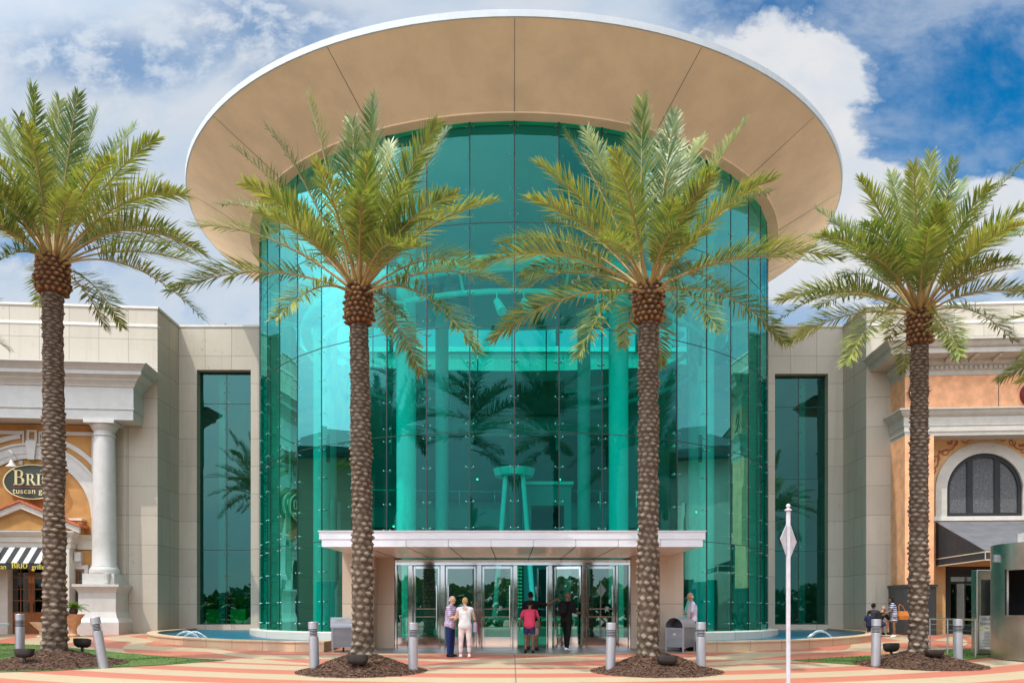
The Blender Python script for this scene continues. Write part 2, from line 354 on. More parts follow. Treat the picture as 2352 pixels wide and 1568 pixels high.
class MB:
    def __init__(s): s.v = []; s.f = []; s.mi = []; s.tone = None
    def add(s, vs, fs, mi=0):
        b = len(s.v); s.v += [tuple(p) for p in vs]; s.f += [tuple(i + b for i in f) for f in fs]; s.mi += [mi] * len(fs); return s
    def box(s, x, y, z, mi=0, rot=0.0, piv=None):
        (x0, x1), (y0, y1), (z0, z1) = x, y, z
        vs = [(a, b, c) for c in (z0, z1) for b in (y0, y1) for a in (x0, x1)]
        if rot:
            px, py = piv if piv else ((x0 + x1) / 2, (y0 + y1) / 2); c_, s_ = math.cos(rot), math.sin(rot)
            vs = [(px + (a - px) * c_ - (b - py) * s_, py + (a - px) * s_ + (b - py) * c_, c) for a, b, c in vs]
        return s.add(vs, [(0, 2, 3, 1), (4, 5, 7, 6), (0, 1, 5, 4), (2, 6, 7, 3), (0, 4, 6, 2), (1, 3, 7, 5)], mi)
    def bbox(s, x, y, z, b=.01, mi=0):
        """box with chamfered vertical and top edges"""
        (x0, x1), (y0, y1), (z0, z1) = x, y, z
        ring = lambda i, zz: [(x0 + b + i, y0 + i, zz), (x1 - b - i, y0 + i, zz), (x1 - i, y0 + b + i, zz), (x1 - i, y1 - b - i, zz),
                              (x1 - b - i, y1 - i, zz), (x0 + b + i, y1 - i, zz), (x0 + i, y1 - b - i, zz), (x0 + i, y0 + b + i, zz)]
        return s.loft([ring(0, z0), ring(0, z1 - b), ring(b, z1)], True, True, mi)
    def loft(s, rings, cap0=False, cap1=False, mi=0, closed=True):
        n = len(rings[0]); vs = [p for r_ in rings for p in r_]; fs = []
        for i in range(len(rings) - 1):
            for j in range(n if closed else n - 1):
                k = (j + 1) % n; fs.append((i * n + j, i * n + k, (i + 1) * n + k, (i + 1) * n + j))
        if cap0: fs.append(tuple(range(n - 1, -1, -1)))
        if cap1: fs.append(tuple((len(rings) - 1) * n + j for j in range(n)))
        return s.add(vs, fs, mi)
    def lathe(s, prof, c=(0, 0), n=24, mi=0, cap0=True, cap1=True, sy=1.0, a0=0.0):
        rings = [[(c[0] + r_ * math.cos(a0 + 2 * math.pi * j / n), c[1] + sy * r_ * math.sin(a0 + 2 * math.pi * j / n), z_) for j in range(n)] for r_, z_ in prof]
        return s.loft(rings, cap0, cap1, mi)
    def tube(s, path, rad, n=8, mi=0, cap=True):
        P = [Vector(p) for p in path]; rr = rad if isinstance(rad, (list, tuple)) else [rad] * len(P); rings = []
        up = Vector((0, 0, 1))
        for i, p in enumerate(P):
            t = (P[min(i + 1, len(P) - 1)] - P[max(i - 1, 0)]).normalized()
            a = t.cross(up)
            if a.length < .05: a = t.cross(Vector((1, 0, 0)))
            a.normalize(); b = a.cross(t).normalized()
            rings.append([tuple(p + rr[i] * (math.cos(2 * math.pi * j / n) * a + math.sin(2 * math.pi * j / n) * b)) for j in range(n)])
        return s.loft(rings, cap, cap, mi)
    def prism(s, poly, axis, a, b, mi=0):
        """poly in the two other axes, swept along axis from a to b"""
        def p3(q, w): return (w, q[0], q[1]) if axis == 0 else ((q[0], w, q[1]) if axis == 1 else (q[0], q[1], w))
        n = len(poly); vs = [p3(q, a) for q in poly] + [p3(q, b) for q in poly]
        fs = [(i, (i + 1) % n, n + (i + 1) % n, n + i) for i in range(n)] + [tuple(range(n - 1, -1, -1)), tuple(range(n, 2 * n))]
        return s.add(vs, fs, mi)
    def ellipsoid(s, c, r_, n=12, m=8, mi=0, rot=None):
        vs = []; fs = []
        for i in range(m + 1):
            ph = math.pi * i / m
            for j in range(n):
                a = 2 * math.pi * j / n; p = Vector((r_[0] * math.sin(ph) * math.cos(a), r_[1] * math.sin(ph) * math.sin(a), r_[2] * math.cos(ph)))
                if rot: p = rot @ p
                vs.append((c[0] + p.x, c[1] + p.y, c[2] + p.z))
        for i in range(m):
            for j in range(n):
                k = (j + 1) % n; fs.append((i * n + j, (i + 1) * n + j, (i + 1) * n + k, i * n + k))
        return s.add(vs, fs, mi)
    def mesh(s, name, inv=None, smooth=False):
        me = bpy.data.meshes.new(name)
        vs = s.v if inv is None else [tuple(inv @ Vector(p)) for p in s.v]
        me.from_pydata(vs, [], s.f); me.update()
        if any(s.mi): me.polygons.foreach_set('material_index', s.mi)
        if s.tone is not None and len(s.tone) == len(s.v):
            at = me.attributes.new('tone', 'FLOAT', 'POINT'); at.data.foreach_set('value', s.tone)
        box_uv(me)
        if smooth:
            me.polygons.foreach_set('use_smooth', [True] * len(me.polygons))
            try: me.set_sharp_from_angle(angle=R(38))
            except Exception: pass
        return me
    def build(s, name, mat, parent=None, smooth=False, local=False, label=None):
        inv = None if (local or parent is None) else wm(parent).inverted()
        me = s.mesh(name, inv, smooth); fix_normals(me)
        return link(name, me, mat, parent, label)

def fix_normals(me):
    import bmesh
    if len(me.polygons) > 20000: return
    bm = bmesh.new(); bm.from_mesh(me); bmesh.ops.recalc_face_normals(bm, faces=bm.faces); bm.to_mesh(me); bm.free()

def box_uv(me):
    n = len(me.polygons)
    if n == 0 or n > 6000: return
    uv = me.uv_layers.new(name='uv')
    for p in me.polygons:
        nx, ny, nz = (abs(c) for c in p.normal)
        for li in p.loop_indices:
            c = me.vertices[me.loops[li].vertex_index].co
            uv.data[li].uv = (c.x, c.z) if (ny >= nx and ny >= nz) else ((c.y, c.z) if nx >= nz else (c.x, c.y))

# ------------------------------------------------------------------ the lie of the land
def zg(y): return E - 1.89 + .029 * min(max(y, 10.0), 41.0)
def G(ox, oy):                                # a point of the photo on the plaza
    d = 1.89 / ((oy - HZ) / F + .029); return ((ox - CX) * d / F, d)
def X(ox, d): return (ox - CX) * d / F
def Z(oy, d): return E + (HZ - oy) * d / F

CXR, CYR = .08, 39.0                          # rotunda axis
RG, RR = .299 * 39.0, .374 * 39.0             # glass and roof radius
ZS, ZR = E + .4261 * 39.0, E + .4600 * 39.0   # soffit at the glass and at the rim

def polar(r, a): return (CXR + r * math.sin(a), CYR - r * math.cos(a))   # a = 0 faces the camera

def plaza_sheet():
    mb = MB(); rs = [11.0] + list(np.linspace(12, 34, 45)) + [40, 48, 60]; n = 180; rings = []
    for r_ in rs:
        ring = []
        for j in range(n):
            px, py = polar(r_, 2 * math.pi * j / n); ring.append((px, py, zg(py)))
        rings.append(ring)
    mb.loft(rings)
    me = mb.mesh('plaza', Matrix.Translation((CXR, CYR, 0)).inverted(), True)
    o = link('plaza_pavement', me, M['plaza']); o.location = (CXR, CYR, 0); tag(o, kind='structure')
    mb = MB(); rings = []
    for r_ in (59.9, 80, 120, 200, 400, 900, 2500):
        rings.append([(polar(r_, 2 * math.pi * j / 72)[0], polar(r_, 2 * math.pi * j / 72)[1], zg(polar(r_, 2 * math.pi * j / 72)[1]) - .004) for j in range(72)])
    mb.loft(rings); tag(mb.build('ground', M['earth'], smooth=True), kind='structure')
    mb = MB(); mb.box((-160, 160), (-26, 3.5), (zg(0) - .2, zg(0) + .006)); tag(mb.build('road', M['asphalt']), kind='structure')
plaza_sheet()

def drape(mb, poly, up, n=10):
    """flat polygon laid on the sloping plaza"""
    cx = sum(p[0] for p in poly) / len(poly); cy = sum(p[1] for p in poly) / len(poly); rings = []
    for k in range(n + 1):
        t = k / n; rings.append([(cx + (p[0] - cx) * max(t, .001), cy + (p[1] - cy) * max(t, .001), zg(cy + (p[1] - cy) * t) + up) for p in poly])
    mb.loft(rings)

def subdiv(poly, m=4):
    out = []
    for i, p in enumerate(poly):
        q = poly[(i + 1) % len(poly)]
        out += [(p[0] + (q[0] - p[0]) * k / m, p[1] + (q[1] - p[1]) * k / m) for k in range(m)]
    return out

def lawn(pts, label):
    poly = subdiv([G(*p) for p in pts]); mb = MB(); drape(mb, poly, .012)
    rng = random.Random(3); bl = MB(); tone = []
    xs = [p[0] for p in poly]; ys = [p[1] for p in poly]
    def inside(x_, y_):
        c = False; j = len(poly) - 1
        for i in range(len(poly)):
            if (poly[i][1] > y_) != (poly[j][1] > y_) and x_ < (poly[j][0] - poly[i][0]) * (y_ - poly[i][1]) / (poly[j][1] - poly[i][1]) + poly[i][0]: c = not c
            j = i
        return c
    o = mb.build('lawn', M['lawn'], smooth=True); tag(o, label, 'lawn', kind='stuff')
    k = 0
    while k < 5000:
        x_ = rng.uniform(min(xs), max(xs)); y_ = rng.uniform(min(ys), max(ys))
        k += 1
        if not inside(x_, y_): continue
        a = rng.uniform(0, 6.28); h = rng.uniform(.02, .045); w = .012; z_ = zg(y_) + .012
        bl.add([(x_ - w * math.cos(a), y_ - w * math.sin(a), z_), (x_ + w * math.cos(a), y_ + w * math.sin(a), z_), (x_ + rng.uniform(-.02, .02), y_ + rng.uniform(-.02, .02), z_ + h)], [(0, 1, 2)])
        t = rng.random(); tone += [t, t, t]
    bl.tone = tone; b = bl.build('grass_blades', M['cycad'], o); tag(b, kind='stuff')
lawn([(520, 1516), (375, 1526.5), (270, 1532), (120, 1540), (-60, 1545), (-60, 1474), (0, 1476), (120, 1483), (250, 1496), (380, 1507)],
     'strip of green turf running out to a point beside the striped restaurant end')
lawn([(1815, 1516), (1978, 1527), (2050, 1530), (2150, 1528), (2240, 1513), (2290, 1506), (2240, 1489), (2171, 1491), (2090, 1497), (2001, 1505), (1900, 1511)],
     'strip of green turf tapering toward the white sign post')
# ------------------------------------------------------------------ the glass rotunda
FLOOR = zg(26.7) + .012
PA = R(7.44)                                   # one glass panel
LEDGE = zg(33) + .30                           # top of the stone ledge under the glass
rot = thing('glass_rotunda', 'round teal glass entrance hall under a huge overhanging disc roof', 'building', (CXR, CYR, 0))

# roof disc
mb = MB(); n = 144
ring = lambda r_, z_: [(*polar(r_, 2 * math.pi * j / n), z_) for j in range(n)]
fan = lambda r_, z_: [(*polar(r_, R(-126 + 2 * j)), z_) for j in range(127)]
mb.loft([fan(RG - .25, ZS), fan(RG + .42, ZS), fan(RG + .42, ZS + .045), fan(RR, ZR)], closed=False)
so = mb.build('soffit', M['soffit'], rot, smooth=True)
ring = lambda r_, z_: [(polar(r_, 2 * math.pi * j / n)[0], min(polar(r_, 2 * math.pi * j / n)[1], 47.9), z_) for j in range(n)]
mb = MB(); mb.loft([ring(.01, ZR + .03), ring(RR - .01, ZR - .004), ring(RR + .05, ZR), ring(RR + .07, ZR + .20), ring(RR - .10, ZR + .235), ring(RR - 3, ZR + .45), ring(.01, ZR + .8)], False, True)
mb.build('roof_edge', M['fascia'], rot, smooth=True)
for k in range(-5, 6):
    mb = MB(); a = R(24) * k; r0, r1 = RG + .43, RR - .02; z0, z1 = ZS + .033, ZR - .012; w = .011
    p0 = polar(r0, a); p1 = polar(r1, a); t = (math.cos(a) * w, math.sin(a) * w)
    mb.add([(p0[0] - t[0], p0[1] - t[1], z0), (p0[0] + t[0], p0[1] + t[1], z0), (p1[0] + t[0], p1[1] + t[1], z1), (p1[0] - t[0], p1[1] - t[1], z1),
            (p0[0] - t[0], p0[1] - t[1], z0 + .03), (p0[0] + t[0], p0[1] + t[1], z0 + .03), (p1[0] + t[0], p1[1] + t[1], z1 + .03), (p1[0] - t[0], p1[1] - t[1], z1 + .03)],
           [(0, 1, 2, 3), (4, 7, 6, 5), (0, 4, 5, 1), (1, 5, 6, 2), (2, 6, 7, 3), (3, 7, 4, 0)])
    mb.build('joint_line', M['granite'], so)

# glass: strips of flat panes
rows = [LEDGE, E + .068 * 39, E + .158 * 39, E + .2496 * 39, E + .3385 * 39, ZS]
rng = random.Random(11)
for k in range(-14, 14):
    mb = MB()
    for i in range(5):
        z0, z1 = rows[i] + .006, rows[i + 1] - .006
        if k in (-3, -2, -1, 0, 1, 2) and i == 0: continue          # doors stand here
        if z1 < 14.9 and (k < -12 or k >= 12): continue
        a0, a1 = PA * k + .0009, PA * (k + 1) - .0009
        j = [rng.uniform(-.010, .010) for _ in range(4)]
        P = [polar(RG + j[0], a0), polar(RG + j[1], a1), polar(RG + j[2], a1), polar(RG + j[3], a0)]
        mb.add([(*P[0], z0), (*P[1], z0), (*P[2], z1), (*P[3], z1)], [(0, 1, 2, 3)])
    if mb.v: mb.build('glass_panel', M['glass'], rot)
mb = MB()
for k in range(-13, 14):
    a = PA * k; p = polar(RG + .004, a); t = (math.cos(a), math.sin(a)); nn = (math.sin(a), -math.cos(a)); w = .020
    z0 = rows[0] if abs(k) > 2 else rows[1]
    if abs(k) > 12: z0 = 14.9
    vs = [(p[0] + s_ * w * t[0] + q * .03 * nn[0], p[1] + s_ * w * t[1] + q * .03 * nn[1], z_) for z_ in (z0, ZS) for s_, q in ((-1, -1), (1, -1), (1, .3), (-1, .3))]
    mb.add(vs, [(0, 1, 5, 4), (1, 2, 6, 5), (2, 3, 7, 6), (3, 0, 4, 7)])
for z_ in rows[1:5]:
    for k in range(-14, 14):
        if (k < -12 or k >= 12) and z_ < 15: continue
        P = [polar(RG + q, PA * kk) for kk in (k, k + 1) for q in (-.02, .006)]
        mb.add([(*P[0], z_ - .012), (*P[1], z_ - .012), (*P[2], z_ - .012), (*P[3], z_ - .012), (*P[0], z_ + .012), (*P[1], z_ + .012), (*P[2], z_ + .012), (*P[3], z_ + .012)],
               [(0, 2, 3, 1), (4, 5, 7, 6), (1, 3, 7, 5)])
mb.build('glazing_joint', M['joint'], rot)
mb = MB()                                      # point fixings: small steel buttons left and right of each joint, spider arms inside
for k in range(-12, 13):
    a = PA * k
    for i in range(5):
        if abs(k) <= 2 and i == 0: continue
        zz = [rows[i] + .28, (rows[i] * 2 + rows[i + 1]) / 3, (rows[i] + rows[i + 1] * 2) / 3, rows[i + 1] - .16]
        for z_ in zz:
            for s_ in (-1, 1):
                p = polar(RG + .012, a + s_ * .011)
                mb.lathe([(.001, z_ - .024), (.024, z_), (.001, z_ + .024)], p, 6)
            q0 = polar(RG - .05, a - .011); q1 = polar(RG - .05, a + .011); q2 = polar(RG - .28, a)
            mb.tube([(*q0, z_), (*q2, z_), (*q1, z_)], .022, 5)
mb.build('point_fixing_bolt', M['silver'], rot)
mb = MB()                                      # hanging glass fins' steel plates
for k in range(-11, 12):
    a = PA * k; p0 = polar(RG - .30, a)
    for z_ in (rows[3], rows[2]):
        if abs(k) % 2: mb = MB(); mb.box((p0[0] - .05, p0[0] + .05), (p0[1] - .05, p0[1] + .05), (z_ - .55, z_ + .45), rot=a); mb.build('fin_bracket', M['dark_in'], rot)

# inside
mb = MB(); mb.loft([[(*polar(11.9, 2 * math.pi * j / 72), FLOOR - .3) for j in range(72)], [(*polar(11.9, 2 * math.pi * j / 72), FLOOR) for j in range(72)]], True, True)
mb.box((-14, 14), (38, 47.5), (FLOOR - .32, FLOOR - .006)); mb.build('lobby_floor', M['floor_in'], rot)
SILL = 14.2 + E
mb = MB(); pts = []
for i in range(29):
    x_ = -14 + i; y_ = 47.4 - x_ * x_ / (2 * 42.5); pts.append((x_, y_))
def arc_wall(mb, z0, z1, t, i0=0, i1=28, off=0):
    front = [(p[0], p[1] - off) for p in pts[i0:i1 + 1]]; back = [(p[0], p[1] - off + t) for p in pts[i0:i1 + 1]][::-1]
    mb.prism(front + back, 2, z0, z1)
arc_wall(mb, FLOOR, SILL, .3)
mb.box((-14.3, -14), (39.6, 45.2), (FLOOR, SILL)); mb.box((14, 14.3), (39.6, 45.2), (FLOOR, SILL))
mb.build('lobby_wall', M['wall_in'], rot)
mb = MB()                                      # dark slabs on the back wall, painted as the shaded depth of galleries
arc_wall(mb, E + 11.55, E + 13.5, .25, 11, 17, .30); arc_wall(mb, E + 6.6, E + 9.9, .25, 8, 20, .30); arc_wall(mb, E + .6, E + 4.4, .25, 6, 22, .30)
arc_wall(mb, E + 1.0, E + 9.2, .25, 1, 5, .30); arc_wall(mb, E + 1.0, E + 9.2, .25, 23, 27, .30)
mb.build('gallery_shade_band', M['dark_in'], rot)
mb = MB(); arc_wall(mb, E + 10.2, E + 10.9, .5, 8, 20, .9); arc_wall(mb, E + 4.9, E + 6.0, .5, 6, 22, 1.1); mb.build('balcony_front', M['wall_in'], rot)
mb = MB()
for i in range(7, 22, 2): mb.tube([(pts[i][0], pts[i][1] - 1.15, E + 6.0), (pts[i][0], pts[i][1] - 1.15, E + 7.0)], .03, 6)
mb.tube([(pts[i][0], pts[i][1] - 1.15, E + 7.0) for i in range(6, 23)], .05, 6); mb.build('balcony_rail', M['chrome'], rot)
mb = MB(); arc_wall(mb, SILL + .004, ZS - .012, .02, 0, 28, -.1); mb.build('clerestory_pane', M['glass_clear'], rot)
for i in range(0, 29, 2): mb = MB(); mb.box((pts[i][0] - .03, pts[i][0] + .03), (pts[i][1] + .02, pts[i][1] + .09), (SILL, ZS - .02)); mb.build('clerestory_mullion', M['joint'], rot)
cl = [polar(RG - .30, R(a)) for a in range(-100, 101, 4)]; mb = MB(); mb.prism(cl, 2, ZS - .012, ZS + .08)
mb.prism([(-11.9, 41.5), (11.9, 41.5), (13.6, 47.0), (0, 47.9), (-13.6, 47.0)], 2, ZS + .1, ZS + .3); mb.build('lobby_ceiling', M['ceil_in'], rot)
# columns
for cx_, cy_, r_ in ((-4.30, 33.0, .40), (4.33, 33.0, .40), (-3.85, 44.6, .36), (3.95, 44.6, .36), (-9.4, 41.5, .42), (9.45, 41.5, .42), (-8.3, 35.4, .36), (8.45, 35.4, .36)):
    mb = MB(); prof = [(r_ * 1.35, FLOOR), (r_ * 1.35, FLOOR + .25), (r_, FLOOR + .32)]
    for z_ in (E + 5.6, E + 11.2): prof += [(r_, z_ - .012), (r_ - .012, z_ - .01), (r_ - .012, z_ + .01), (r_, z_ + .012)]
    prof += [(r_, ZS - .2), (r_ * 1.25, ZS - .1), (r_ * 1.25, ZS - .02)]
    mb.lathe(prof, (cx_, cy_), 28); mb.build('lobby_column', M['steel_w'], rot, smooth=True)
# ring truss
mb = MB(); tr = lambda r_, z_: [(*polar(r_, 2 * math.pi * j / 60), z_) for j in range(61)]
mb.tube(tr(9.7, E + 12.75), .24, 10); mb.tube(tr(9.1, E + 11.9), .11, 8); mb.tube(tr(8.7, E + 12.9), .11, 8)
for j in range(0, 60, 2):
    a = 2 * math.pi * j / 60
    mb.tube([(*polar(9.7, a), E + 12.75), (*polar(9.1, a), E + 11.9), (*polar(8.7, a), E + 12.9), (*polar(9.7, a), E + 12.75)], .05, 6)
    if j % 6 == 0: mb.tube([(*polar(9.7, a), E + 12.75), (*polar(RG - .3, a), E + 12.9)], .07, 6)
mb.build('ring_truss', M['steel_w'], rot, smooth=True)
# spotlights hung from the truss
for a in (-4, 2.2, 20, -27, 33, -40, 44):
    a = R(a); p = polar(9.15, a); q = polar(9.5, a + .02)
    mb = MB(); mb.tube([(*p, E + 11.85), (*p, E + 11.45)], .03, 6); mb.tube([(p[0], p[1] - .05, E + 11.5), (p[0] + .2, p[1] - .35, E + 11.0)], [.13, .19], 12)
    mb.build('spotlight', M['steel_w'], rot)

for lx, ly, lz in ((6.4, 41.2, 4.3), (6.9, 42.0, 4.1), (7.6, 41.6, 3.4), (9.2, 40.5, 5.1), (-1.9, 44.5, 7.4), (2.6, 44.0, 7.3), (-6.2, 42.5, 4.6), (-7.4, 42.0, 5.0), (5.6, 43.0, 2.9)):
    mb = MB(); mb.ellipsoid((lx, ly, E + lz), (.06, .06, .06), 8, 6); mb.build('ceiling_lamp', M['warm'], rot)

# portal piers, canopy, doors
def pier(x0, x1, yf, yb, z1):
    mb.box((x0, x1), (yf, yb), (zg(yf) - .1, z1))
mb = MB()
DY = 26.75                                     # plane of the doors
CAN_B = Z(1283, DY - .2)
mb = MB(); pier(X(787, 26.0), X(859, 26.0), 25.95, 28.9, CAN_B + .25); mb.build('portal_pier', M['portal'], rot); mb = MB(); pier(X(1515, 26.0), X(1569, 26.0), 25.95, 28.9, CAN_B + .25); mb.build('portal_pier', M['portal'], rot)
mb = MB(); pier(X(859, 26.0) + .003, X(907, DY), 26.62, 28.4, CAN_B + .22); mb.build('portal_reveal', M['portal'], rot); mb = MB(); pier(X(1448, DY), X(1515, 26.0) - .003, 26.62, 28.4, CAN_B + .22)
mb.build('portal_reveal', M['portal'], rot)
can = None
yf, yb = 23.2, 28.4; zt = Z(1218, yf); zm = Z(1238, yf); zb = Z(1254, yf); xl, xr = X(733, yf), X(1620, yf)
mb = MB()
# wedge-shaped body: soffit rises toward the front edge, sides taper in
body = [(xl + .06, yf + .05, zb), (xr - .06, yf + .05, zb), (xr - .95, yb, CAN_B - .02), (xl + .95, yb, CAN_B - .02)]
mb.add(body + [(xl + .06, yf + .05, zm), (xr - .06, yf + .05, zm), (xr - .06, yb, zm), (xl + .06, yb, zm)],
       [(0, 3, 2, 1), (4, 5, 6, 7), (0, 1, 5, 4), (1, 2, 6, 5), (2, 3, 7, 6), (3, 0, 4, 7)])
can = mb.build('entrance_canopy', M['canopy'], rot)
mb = MB(); mb.box((xl, xr), (yf, yb), (zm + .002, zt - .03)); mb.box((xl - .03, xr + .03), (yf - .03, yb), (zt - .028, zt)); mb.build('canopy_gutter', M['alu'], can)
mb = MB(); npan = 9; w = (xr - xl - .12) / npan
for i in range(npan):
    mb.bbox((xl + .06 + i * w + .008, xl + .06 + (i + 1) * w - .008), (yf + .015, yf + .05), (zb - .012, zm - .004), .004)
mb.build('canopy_fascia', M['alu'], can)
mb = MB()
for i in range(1, npan):
    t = i / npan; a = Vector(body[0]).lerp(Vector(body[1]), t); b = Vector(body[3]).lerp(Vector(body[2]), t); q = .012
    mb.add([(a.x - q, a.y, a.z - .006), (a.x + q, a.y, a.z - .006), (b.x + q, b.y, b.z - .006), (b.x - q, b.y, b.z - .006), (a.x - q, a.y, a.z + .02), (a.x + q, a.y, a.z + .02), (b.x + q, b.y, b.z + .02), (b.x - q, b.y, b.z + .02)],
           [(0, 3, 2, 1), (0, 1, 5, 4), (2, 3, 7, 6), (0, 4, 7, 3), (1, 2, 6, 5)])
mb.build('soffit_joint', M['silver_d'], can)
for i in (1.5, 3.5, 5.5, 7.5):
    a = Vector(body[0]).lerp(Vector(body[1]), i / npan); b = Vector(body[3]).lerp(Vector(body[2]), i / npan); p = a.lerp(b, .45)
    mb = MB(); mb.lathe([(.085, p.z - .015), (.085, p.z + .02)], (p.x, p.y), 16); mb.build('downlight', M['chrome'], can)

# doors
head = CAN_B - .02; th = zg(DY)
mb = MB(); mb.box((X(907, DY), X(1448, DY)), (DY - .04, DY + .12), (Z(1297, DY), head)); mb.build('door_head', M['chrome'], rot)
mb = MB(); mb.box((X(800, 25), X(1560, 25)), (24.45, 27.4), (zg(24.45) - .3, zg(24.45) + .010))
mb = MB(); vs = []
for y_ in (24.45, 26.9):
    for x_ in (X(801, 25.9), X(1555, 25.9)): vs += [(x_, y_, zg(y_) + .008)]
mb.add(vs + [(a, b, c - .1) for a, b, c in vs], [(0, 1, 3, 2), (4, 6, 7, 5), (0, 4, 5, 1), (1, 5, 7, 3), (3, 7, 6, 2), (2, 6, 4, 0)])
mb.build('granite_threshold', M['granite'], rot)
def mull(o0, o1, fat=.09):
    mb = MB(); x0, x1 = X(o0, DY), X(o1, DY); mb.bbox((x0, x1), (DY - fat, DY + .09), (th - .02, Z(1297, DY) - .002), .018)
    mb.build('door_post', M['chrome'], rot, smooth=True)
for a, b in ((907, 913), (937, 949), (1011, 1023), (1094, 1107), (1178, 1189), (1258, 1269), (1335, 1347), (1413, 1420), (1442, 1448)): mull(a, b)
def leaf(o0, o1, label=None, swing=0.0, hinge=0, bars=2, side=1):
    w = X(o1, DY) - X(o0, DY); h = Z(1299, DY) - th - .02; f = .075
    hx = X(o0, DY) if hinge == 0 else X(o1, DY)
    MT = Matrix.Translation((hx, DY, th + .012)) @ Matrix.Rotation(swing, 4, 'Z')
    s0, s1 = (0, w) if hinge == 0 else (-w, 0)
    def put(name, mb_, mat, par, smooth=False):
        mb_.v = [tuple(MT @ Vector(p)) for p in mb_.v]; return mb_.build(name, mat, par, smooth)
    mb = MB(); t = .028
    mb.bbox((s0 + .004, s0 + f), (-t, t), (0, h), .008); mb.bbox((s1 - f, s1 - .004), (-t, t), (0, h), .008)
    mb.box((s0 + f, s1 - f), (-t + .003, t - .003), (h - .085, h - .002)); mb.box((s0 + f, s1 - f), (-t + .003, t - .003), (.004, .36))
    d = put('door', mb, M['chrome'], rot, True)
    if label: d['label'] = label
    mb = MB(); mb.box((s0 + f - .005, s1 - f + .005), (-.006, .006), (.355, h - .08)); put('door_glass', mb, M['glass_door'], d)
    mb = MB()
    for z_ in ((1.02, 1.28) if bars == 2 else (1.02,)): mb.tube([(s0 + f, -.05, z_), (s1 - f, -.05, z_)], .018, 8)
    if mb.v: put('push_bar', mb, M['chrome'], d)
    hx_ = (s1 - f - .02) if hinge == 0 else (s0 + f + .02)
    mb = MB(); mb.tube([(hx_, -.028, .62), (hx_, -.085, .62), (hx_, -.085, 2.05), (hx_, -.028, 2.05)], .020, 8); put('pull_handle', mb, M['chrome'], d)
leaf(949.5, 1010.5, hinge=0); leaf(1023.5, 1093.5, hinge=1); leaf(1107.5, 1177.5, hinge=0)
leaf(1189.5, 1257.5, 'door held open by the man in the dark shirt', swing=R(-72), hinge=1)
leaf(1269.5, 1334.5, 'door being pulled by the man with the backpack', swing=R(-16), hinge=1); leaf(1347.5, 1412.5, hinge=0)
for a, b in ((913.5, 936.5), (1420.5, 1441.5)): mb = MB(); mb.box((X(a, DY), X(b, DY)), (DY, DY + .012), (th + .36, Z(1298, DY))); mb.build('sidelight', M['glass_door'], rot)
for a, b in ((913.5, 936.5), (1420.5, 1441.5)): mb = MB(); mb.box((X(a, DY), X(b, DY)), (DY - .02, DY + .03), (th, th + .355)); mb.build('kick_plate', M['chrome'], rot)

# stone ledge the glass stands on (left and right of the portal)
for s_ in (-1, 1):
    mb = MB(); A = [s_ * R(a) for a in np.linspace(29.5, 90, 28)]
    rings = []
    for a in A:
        i = polar(RG - .25, a); o = polar(RG + .42, a); rings.append([(*i, .0), (*o, .0), (*o, LEDGE - .03), (*polar(RG + .39, a), LEDGE), (*i, LEDGE)])
    mb.loft(rings, True, True); mb.build('stone_ledge', M['ledge'], rot, smooth=True)

# lobby furniture glimpsed through the glass
tw = thing('lobby_tower', 'pale ring topped tower with raking legs seen deep inside the glass hall', 'sculpture', (.1, 36.5, FLOOR))
mb = MB(); zt_ = Z(1078, 36.5); mb.lathe([(.05, zt_ - .30), (.85, zt_ - .32), (.95, zt_), (.88, zt_ + .02), (.05, zt_ + .01)], (.1, 36.5), 32); mb.build('ring_top', M['steel_w'], tw, smooth=True)
for sx, sy in ((-1, -1), (1, -1), (-1, 1), (1, 1)):
    mb = MB(); mb.tube([(.1 + sx * .95, 36.5 + sy * .9, FLOOR), (.1 + sx * .38, 36.5 + sy * .38, zt_ - .3)], .11, 10); mb.build('leg', M['steel_w'], tw, smooth=True)
mb = MB(); mb.lathe([(.36, FLOOR), (.36, zt_ - .3)], (.1, 36.5), 20); mb.build('core', M['dark_in'], tw, smooth=True)
mb = MB()
for i in range(9):
    for z_ in np.arange(FLOOR + 1.4, FLOOR + 3.6, .16):
        a = R(-60 + 15 * i); mb.box((.1 + .37 * math.sin(a) - .018, .1 + .37 * math.sin(a) + .018), (36.5 - .37 * math.cos(a) - .02, 36.5 - .37 * math.cos(a)), (z_, z_ + .05))
mb.build('led_display', M['red_led'], tw)
kb = thing('lobby_kiosk', 'white walled box room with a dark opening inside the glass hall', 'kiosk', (2.6, 38, FLOOR))
x0, x1 = X(1205, 38), X(1312, 38); zt_ = Z(1113, 38)
mb = MB(); mb.box((x0, X(1220, 38)), (38, 41), (FLOOR, zt_)); mb.box((X(1296, 38), x1), (38, 41), (FLOOR, zt_)); mb.box((X(1220, 38), X(1296, 38)), (38, 41), (Z(1160, 38), zt_)); mb.box((x0, x1), (40.8, 41.1), (FLOOR, zt_ - .004)); mb.build('wall', M['wall_in'], kb)
mb = MB(); mb.box((x0 - .1, x1 + .1), (37.85, 41.2), (zt_, zt_ + .14)); mb.build('roof', M['steel_w'], kb)
pl = thing('flower_planter', 'low stone planter of white flowers just inside the doors', 'planter', (.2, 30.5, FLOOR))
mb = MB(); mb.bbox((-2.3, 2.5), (29.9, 31.2), (FLOOR, FLOOR + .62), .04); mb.build('trough', M['cream'], pl)
rng = random.Random(5); mb = MB(); tone = []
